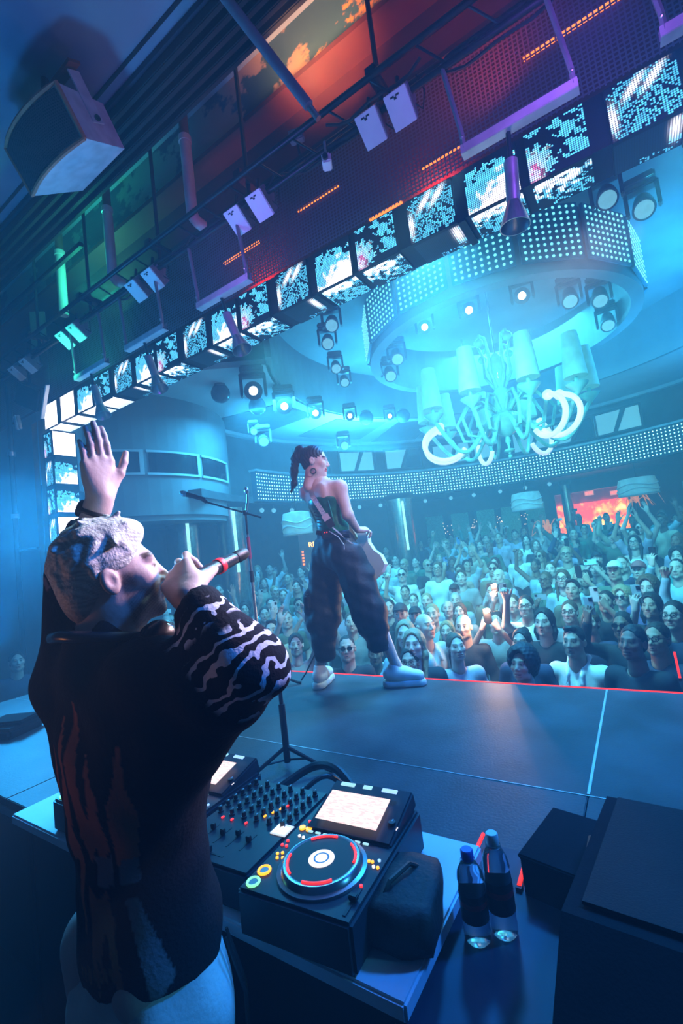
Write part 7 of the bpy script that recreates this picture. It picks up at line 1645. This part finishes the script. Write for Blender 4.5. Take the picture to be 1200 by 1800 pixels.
near_list = [
 (1010, 1128, 'man in open white shirt at the stage edge, unsmiling, right of centre', dict(kind='collar', shirt=(0.85, 0.87, 0.9), hair='quiff', hcol=DK, skin=TAN)),
 (957, 1094, 'long-haired man in black tee with white lettering raising a fist', dict(ps='fist', shirt=BLK, hair='bob', hcol=DK, skin=PALE)),
 (920, 1168, 'curly-haired woman in dark green looking at her phone at the stage edge', dict(ps='phone', fem=True, shirt=GRN, hair='curly', hcol=DK, skin=TAN, phone=dict(label='green phone held by the curly-haired woman at the stage edge', col=(0.05, 0.25, 0.22)))),
 (1156, 1123, 'bearded man in glasses and dark jacket looking down at his phone', dict(ps='phone', kind='long', shirt=NVY, hair='short', hcol=DK, skin=TAN, glasses=1, phone=dict(label='dark phone held by the bearded man in glasses', col=BLK))),
 (1096, 1100, 'man in dark sunglasses filming with his raised arm, right side', dict(ps='film1', kind='long', shirt=BLK, hair='short', hcol=DK, skin=BRN, glasses=2, phone=dict(label='silver phone with triple camera held over the man in sunglasses', col=(0.7, 0.72, 0.75)))),
 (1114, 1130, 'laughing woman in black with pulled-back dark hair, right front', dict(fem=True, kind='long', shirt=BLK, hair='crop', hcol=DK, skin=BRN)),
 (1039, 1095, 'smiling woman in dark top directly behind the man in white shirt', dict(fem=True, kind='tee', shirt=NVY, hair='short', hcol=BR, skin=PALE)),
 (1002, 1076, 'man in glasses standing behind the man in white shirt', dict(kind='tee', shirt=GR2, hair='short', hcol=BR, skin=PALE, glasses=1)),
 (1007, 1037, 'young man with moustache in the middle of the right crowd', dict(shirt=OLV, hair='quiff', hcol=DK, skin=TAN)),
 (1140, 1035, 'tall man in blue striped shirt with sunglasses pushed up', dict(kind='tee', shirt=(0.10, 0.13, 0.30), hair='curly', hcol=BR, skin=PALE)),
 (1145, 1066, 'dark-haired person half hidden below the striped shirt man', dict(fem=True, shirt=BLK, hair='bob', hcol=DK, skin=TAN)),
 (1186, 1082, 'man in glasses stretching one arm up at the right edge', dict(ps='film1', kind='tee', shirt=NVY, hair='short', hcol=DK, skin=PALE, glasses=1, phone=dict(label='pale phone held high at the right edge', col=(0.6, 0.65, 0.65)))),
 (1093, 1050, 'woman in sunglasses with fluffy blond hair, right crowd', dict(fem=True, shirt=GR2, hair='curly', hcol=BLD, skin=PALE, glasses=2)),
 (1066, 1058, 'person filming behind two phones, right of the moustached man', dict(ps='film2', shirt=BLK, hair='short', hcol=DK, skin=TAN, phone=dict(label='white phone with dark camera block, right crowd', col=WHT))),
 (989, 1018, 'woman in round glasses in the mid right crowd', dict(fem=True, shirt=LTB, hair='long', hcol=BR, skin=PALE, glasses=1)),
 (968, 1002, 'bearded man in pale tee in the mid right crowd', dict(shirt=LTB, hair='short', hcol=BR, skin=PALE)),
 (1030, 1018, 'person with headband filming with both hands, mid right', dict(ps='film2', fem=True, shirt=OLV, hair='bun', hcol=DK, skin=TAN, phone=dict(label='dark phone filming in the mid right crowd', col=BLK))),
 (1093, 993, 'smiling man with short hair standing tall, far right crowd', dict(shirt=NVY, hair='crop', hcol=BR, skin=PALE)),
 (1048, 1000, 'person filming sideways in the far right crowd', dict(ps='film2', shirt=GR2, hair='short', hcol=DK, skin=PALE, phone=dict(label='phone held sideways with lit screen, far right crowd', col=(0.5, 0.7, 0.7), roll=1.57))),
 (1081, 1004, 'man in white baseball cap in the right crowd', dict(shirt=OLV, hair='cap', hcol=(0.6, 0.62, 0.62), skin=TAN)),
 (1123, 1003, 'man in red-fronted cap near the right edge', dict(shirt=GR2, hair='cap', hcol=(0.35, 0.10, 0.10), skin=PALE)),
 (1190, 1000, 'short-haired man filming at the far right edge', dict(ps='film1', kind='long', shirt=LTB, hair='crop', hcol=DK, skin=PALE, phone=dict(label='dark phone raised at the far right edge', col=BLK))),
 (801, 1138, 'laughing woman looking up in lilac scarf at the stage edge', dict(fem=True, kind='long', shirt=(0.45, 0.42, 0.52), hair='bun', hcol=BR, skin=PALE, yaw=0.5)),
 (815, 1102, 'older man with cropped grey hair beside the phone torch', dict(kind='long', shirt=BLK, hair='crop', hcol=GRY, skin=PALE)),
 (786, 1110, 'woman with long fair hair left of the cropped older man', dict(fem=True, kind='long', shirt=BLK, hair='long', hcol=BLD, skin=PALE)),
 (745, 1101, 'bald man in profile wearing patterned shirt', dict(kind='collar', shirt=(0.40, 0.48, 0.55), hair=None, skin=PALE, yaw=0.8)),
 (760, 1080, 'fair man behind the bald man, smiling', dict(shirt=LTB, hair='short', hcol=BLD, skin=PALE)),
 (728, 1134, 'woman with straight blond hair and dark top, right of the singer\'s shoe', dict(fem=True, kind='long', shirt=BLK, hair='long', hcol=BLD, skin=PALE)),
 (713, 1116, 'blond woman holding up a phone beside the singer\'s leg', dict(ps='phone', fem=True, shirt=LTB, hair='long', hcol=BLD, skin=PALE, phone=dict(label='violet phone with square camera by the singer\'s leg', col=(0.25, 0.2, 0.5)))),
 (721, 1164, 'laughing woman in glasses just above the singer\'s right shoe', dict(fem=True, shirt=BLK, hair='bun', hcol=DK, skin=TAN, glasses=1)),
 (730, 1083, 'man in black cap smiling behind the bald man', dict(shirt=BLK, hair='cap', hcol=BLK, skin=PALE)),
 (704, 1080, 'man in dark cap shouting, close to the singer\'s knee', dict(kind='long', shirt=BLK, hair='cap', hcol=(0.04, 0.03, 0.04), skin=PALE)),
 (684, 1069, 'clean-shaven man in black shirt half hidden by the singer\'s leg', dict(kind='collar', shirt=BLK, hair='short', hcol=DK, skin=PALE)),
 (925, 1066, 'man in glasses and white tee filming, centre right', dict(ps='film1', shirt=WHT, hair='short', hcol=DK, skin=PALE, glasses=1, phone=dict(label='phone with silver camera rings held chest high, centre right', col=(0.3, 0.32, 0.35)))),
 (918, 1130, 'woman with tied-back hair in front of the black tee man', dict(fem=True, shirt=NVY, hair='bun', hcol=DK, skin=TAN)),
 (874, 1095, 'man with phone torch and headphones round his neck', dict(ps='film2', shirt=GR2, hair='short', hcol=DK, skin=PALE, phone=dict(label='phone with blazing torch, lower of the two bright torches', col=BLK, flash=1))),
 (902, 1062, 'person behind the upper bright phone torch', dict(ps='film1', shirt=LTB, hair='short', hcol=BR, skin=PALE, phone=dict(label='phone with blazing torch, upper of the two bright torches', col=BLK, flash=1))),
 (808, 1076, 'woman with centre-parted hair behind the older man', dict(fem=True, shirt=GR2, hair='long', hcol=BR, skin=PALE)),
 (788, 1070, 'bald older man behind the fair woman', dict(shirt=LTB, hair=None, skin=PALE)),
 (801, 1056, 'bald man with moustache in the centre crowd', dict(shirt=LTB, hair='crop', hcol=GRY, skin=PALE)),
 (750, 1057, 'man in pale tee in the fifth row, right of the singer', dict(shirt=LTB, hair='short', hcol=BLD, skin=PALE)),
 (727, 1056, 'smiling man in pale tee near the raised arm', dict(shirt=WHT, hair='short', hcol=BR, skin=PALE)),
 (712, 1042, 'man raising a fist high behind the singer\'s knee', dict(ps='fist', shirt=WHT, hair='short', hcol=DK, skin=TAN)),
 (799, 1040, 'young man in flat cap in the centre crowd', dict(shirt=OLV, hair='cap', hcol=DK, skin=PALE)),
 (866, 1042, 'man with dark fringe between the two torches', dict(shirt=OLV, hair='quiff', hcol=DK, skin=PALE)),
 (811, 1016, 'man with swept hair in the centre back', dict(shirt=GR2, hair='quiff', hcol=BR, skin=PALE)),
 (867, 1001, 'person in shades in the centre back', dict(shirt=OLV, hair='short', hcol=DK, skin=TAN, glasses=2)),
 (695, 985, 'man in white waistcoat standing above the others right of the guitar', dict(kind='long', shirt=WHT, hair='short', hcol=DK, skin=PALE)),
 (610, 1140, 'man in aviator sunglasses framed between the singer\'s legs', dict(kind='long', shirt=BLK, hair='crop', hcol=DK, skin=TAN, glasses=2)),
 (660, 1150, 'man in pale blue shirt partly behind the singer\'s right leg', dict(kind='collar', shirt=(0.5, 0.62, 0.7), hair='short', hcol=DK, skin=BRN)),
 (618, 1094, 'bearded man cheering between the singer\'s legs', dict(ps='cheer', shirt=GR2, hair='short', hcol=BR, skin=PALE)),
 (504, 1090, 'man reaching up with a phone left of the singer', dict(ps='film1', shirt=OLV, hair='crop', hcol=BR, skin=PALE, phone=dict(label='white phone held up left of the singer', col=WHT))),
 (520, 1134, 'woman with arms raised at the stage edge left of the singer', dict(ps='cheer', fem=True, shirt=GR2, hair='short', hcol=DK, skin=PALE)),
 (540, 1082, 'person filming with an orange-lit phone beside the singer', dict(ps='film2', shirt=GR2, hair='short', hcol=BR, skin=PALE, phone=dict(label='orange-cased phone left of the singer', col=(0.7, 0.3, 0.12), roll=1.57))),
 (465, 1081, 'calm dark-haired man in the left crowd beside the sleeve', dict(kind='long', shirt=BLK, hair='short', hcol=DK, skin=PALE)),
 (476, 1064, 'person filming with raised phone behind the calm man', dict(ps='film1', shirt=LTB, hair='short', hcol=DK, skin=PALE, phone=dict(label='lit phone raised in the left crowd', col=(0.6, 0.65, 0.65)))),
 (430, 1073, 'person in pale top next to the microphone stand', dict(fem=True, shirt=LTB, hair='long', hcol=DK, skin=PALE)),
 (408, 1040, 'woman with long dark hair left of the microphone stand', dict(fem=True, shirt=BLK, hair='long', hcol=DK, skin=PALE)),
 (383, 1028, 'person in white top near the handheld microphone', dict(shirt=WHT, hair='short', hcol=DK, skin=PALE)),
 (452, 1000, 'woman in pale top filming, back of the left crowd', dict(ps='phone', fem=True, shirt=LTB, hair='long', hcol=BLD, skin=PALE)),
 (500, 1006, 'woman with hands at her face, back left of the singer', dict(ps='phone', fem=True, shirt=LTB, hair='long', hcol=BLD, skin=PALE)),
 (523, 1036, 'woman with fair hair close behind the singer\'s left leg', dict(fem=True, shirt=LTB, hair='long', hcol=BLD, skin=PALE)),
 (498, 1048, 'person in tan top in the left crowd', dict(shirt=OLV, hair='short', hcol=BR, skin=PALE)),
 (472, 985, 'person in white with one arm high at the back left', dict(ps='wave', shirt=WHT, hair='short', hcol=DK, skin=PALE)),
 (293, 1095, 'grey-haired man in white seen past the DJ\'s chin', dict(kind='collar', shirt=WHT, hair='crop', hcol=GRY, skin=PALE)),
 (356, 1122, 'person in cap seen between the DJ\'s neck and sleeve', dict(shirt=GR2, hair='short', hcol=DK, skin=PALE)),
 (925, 950, 'woman in pale dress with outstretched arm in the far crowd', dict(ps='wave', fem=True, shirt=WHT, hair='long', hcol=DK, skin=PALE)),
]
for px, py, lab, kw in near_list:
    x, y, hz = place(px, py); occupied.append((x, y)); crowd_person(x, y, hz, lab, near=True, **kw)
crowd_person(-6.85, 2.62, 0.08, 'dim blue-lit person standing below the far left end of the stage', kind='long', shirt=NVY, hair='short', hcol=DK, skin=PALE, near=True)
crowd_person(-7.6, 2.2, 0.02, 'shadowy person at the left picture edge beside the stage', kind='long', shirt=BLK, hair='crop', hcol=DK, skin=TAN, near=True)
# lettering on the black tee
for o in scene.objects:
    if o.get('label', '').startswith('long-haired man in black tee'):
        text_obj('D DEAF', 0.075, (0.0, 0.133, 1.22), np.array([[-1, 0, 0], [0, 0, 1], [0, 1, 0]], float).T, mat('tee_print', (0.7, 0.72, 0.75), 0.6), o)
    if o.get('label', '').startswith('tall man in blue striped'):
        for q in range(7):
            MB().bbox((-0.135 + q * 0.045, 0.122 - 0.055 * abs(q - 3) ** 1.6 / 6, 1.19), (0.010, 0.012, 0.28), 0.003).build('stripe', M_white, o)
# the rest of the crowd, row by row
cr = np.random.RandomState(21)
rows = []; y = 3.75; r = 0
while y < 14.6:
    rows.append((r, y)); y += 0.56 + 0.02 * r; r += 1
SH = [('black', BLK), ('dark navy', NVY), ('white', WHT), ('pale blue', LTB), ('grey', GR2), ('olive', OLV), ('dark green', GRN), ('lilac', (0.42, 0.38, 0.50)), ('sand-coloured', (0.45, 0.40, 0.30)), ('teal', (0.05, 0.28, 0.28))]
PS = [('stand', 'watching the stage'), ('stand', 'looking up'), ('film1', 'filming one-handed'), ('film2', 'filming with both hands'), ('fist', 'with a raised fist'), ('wave', 'waving an arm'), ('cheer', 'with both arms up'), ('phone', 'looking at a phone')]
PW = [0.30, 0.22, 0.13, 0.10, 0.07, 0.06, 0.05, 0.07]
HK = [('short', 'short-haired'), ('crop', 'crop-haired'), ('quiff', 'quiffed'), ('long', 'long-haired'), ('bob', 'bob-haired'), ('bun', 'bun-haired'), ('curly', 'curly-haired'), ('cap', 'capped'), (None, 'bald')]
HW = [0.27, 0.10, 0.12, 0.20, 0.08, 0.07, 0.05, 0.07, 0.04]
HC = [DK, DK, BR, BR, BLD]
ORD = ['first', 'second', 'third', 'fourth', 'fifth', 'sixth', 'seventh', 'eighth', 'ninth', 'tenth', 'eleventh', 'twelfth', 'thirteenth', 'fourteenth', 'fifteenth', 'sixteenth', 'seventeenth', 'eighteenth', 'nineteenth', 'twentieth', 'twenty-first', 'twenty-second', 'twenty-third', 'twenty-fourth', 'twenty-fifth']
count = len(near_list)
Rt_ = RW.T
for r, y0 in rows:
    n = 0; step = 0.58 + 0.012 * r
    for x0 in np.arange(-7.6, 2.2, step):
        x = x0 + cr.uniform(-0.17, 0.17); y = y0 + cr.uniform(-0.16, 0.16)
        if y < 3.5: continue
        if math.hypot(x - hx, y - hy) > 7.0 and y < 14: continue
        if math.hypot(x - hx, y - hy) > 6.9: continue
        if min(math.hypot(x - a, y - b_) for a, b_ in COLS) < 0.75: continue
        hz = zf(y) + HZ * cr.uniform(0.92, 1.07)
        q = Rt_ @ (np.array([x, y, hz]) - np.array([0, 0, 1.0]))
        if q[2] < 1: continue
        px, py = 600 + 800 * q[0] / q[2], 900 + 800 * q[1] / q[2]
        if px < 225 or px > 1300: continue
        if py > 1120 and (px < 470): continue
        if 540 < px < 590 and py > 985: continue            # wholly behind the singer's trousers
        if min((math.hypot(x - a, y - b_) for a, b_ in occupied), default=9) < 0.44: continue
        occupied.append((x, y)); n += 1; count += 1
        pi = cr.choice(len(PS), p=PW); hi = cr.choice(len(HK), p=HW); si = cr.randint(len(SH)); fem = HK[hi][0] in ('long', 'bun', 'bob') or (HK[hi][0] == 'curly' and cr.rand() < 0.5)
        lab = '%s %s in %s top, %s from left, row %s, %s' % (HK[hi][1], 'woman' if fem else 'man', SH[si][0], ORD[min(n - 1, 24)], ORD[r], PS[pi][1])
        ph = None
        if PS[pi][0] in ('film1', 'film2', 'phone') : ph = dict(label='phone of the %s in %s top, %s from left, row %s' % ('woman' if fem else 'man', SH[si][0], ORD[min(n - 1, 24)], ORD[r]), col=[BLK, WHT, (0.3, 0.3, 0.35), (0.1, 0.2, 0.4)][cr.randint(4)], roll=1.57 if cr.rand() < 0.25 else 0.0)
        crowd_person(x, y, hz, lab, ps=PS[pi][0], fem=fem, kind=['tee', 'tee', 'long', 'collar'][cr.randint(4)] if not fem else ['tee', 'tank', 'long'][cr.randint(3)], shirt=SH[si][1], hair=HK[hi][0], hcol=HC[cr.randint(5)] if HK[hi][0] != 'cap' else [BLK, WHT, NVY][cr.randint(3)], skin=[PALE, PALE, TAN, TAN, BRN][cr.randint(5)], glasses=[0, 0, 0, 0, 0, 0, 0, 1, 1, 2][cr.randint(10)], yaw=cr.uniform(-0.45, 0.45), phone=ph)
print('CROWD', count, 'verts', sum(len(m.vertices) for m in bpy.data.meshes))
for k, c in enumerate(FLASH): point('torch_%d' % (k + 1), tuple(c), 24, (1.0, 0.58, 0.32), 0.03)
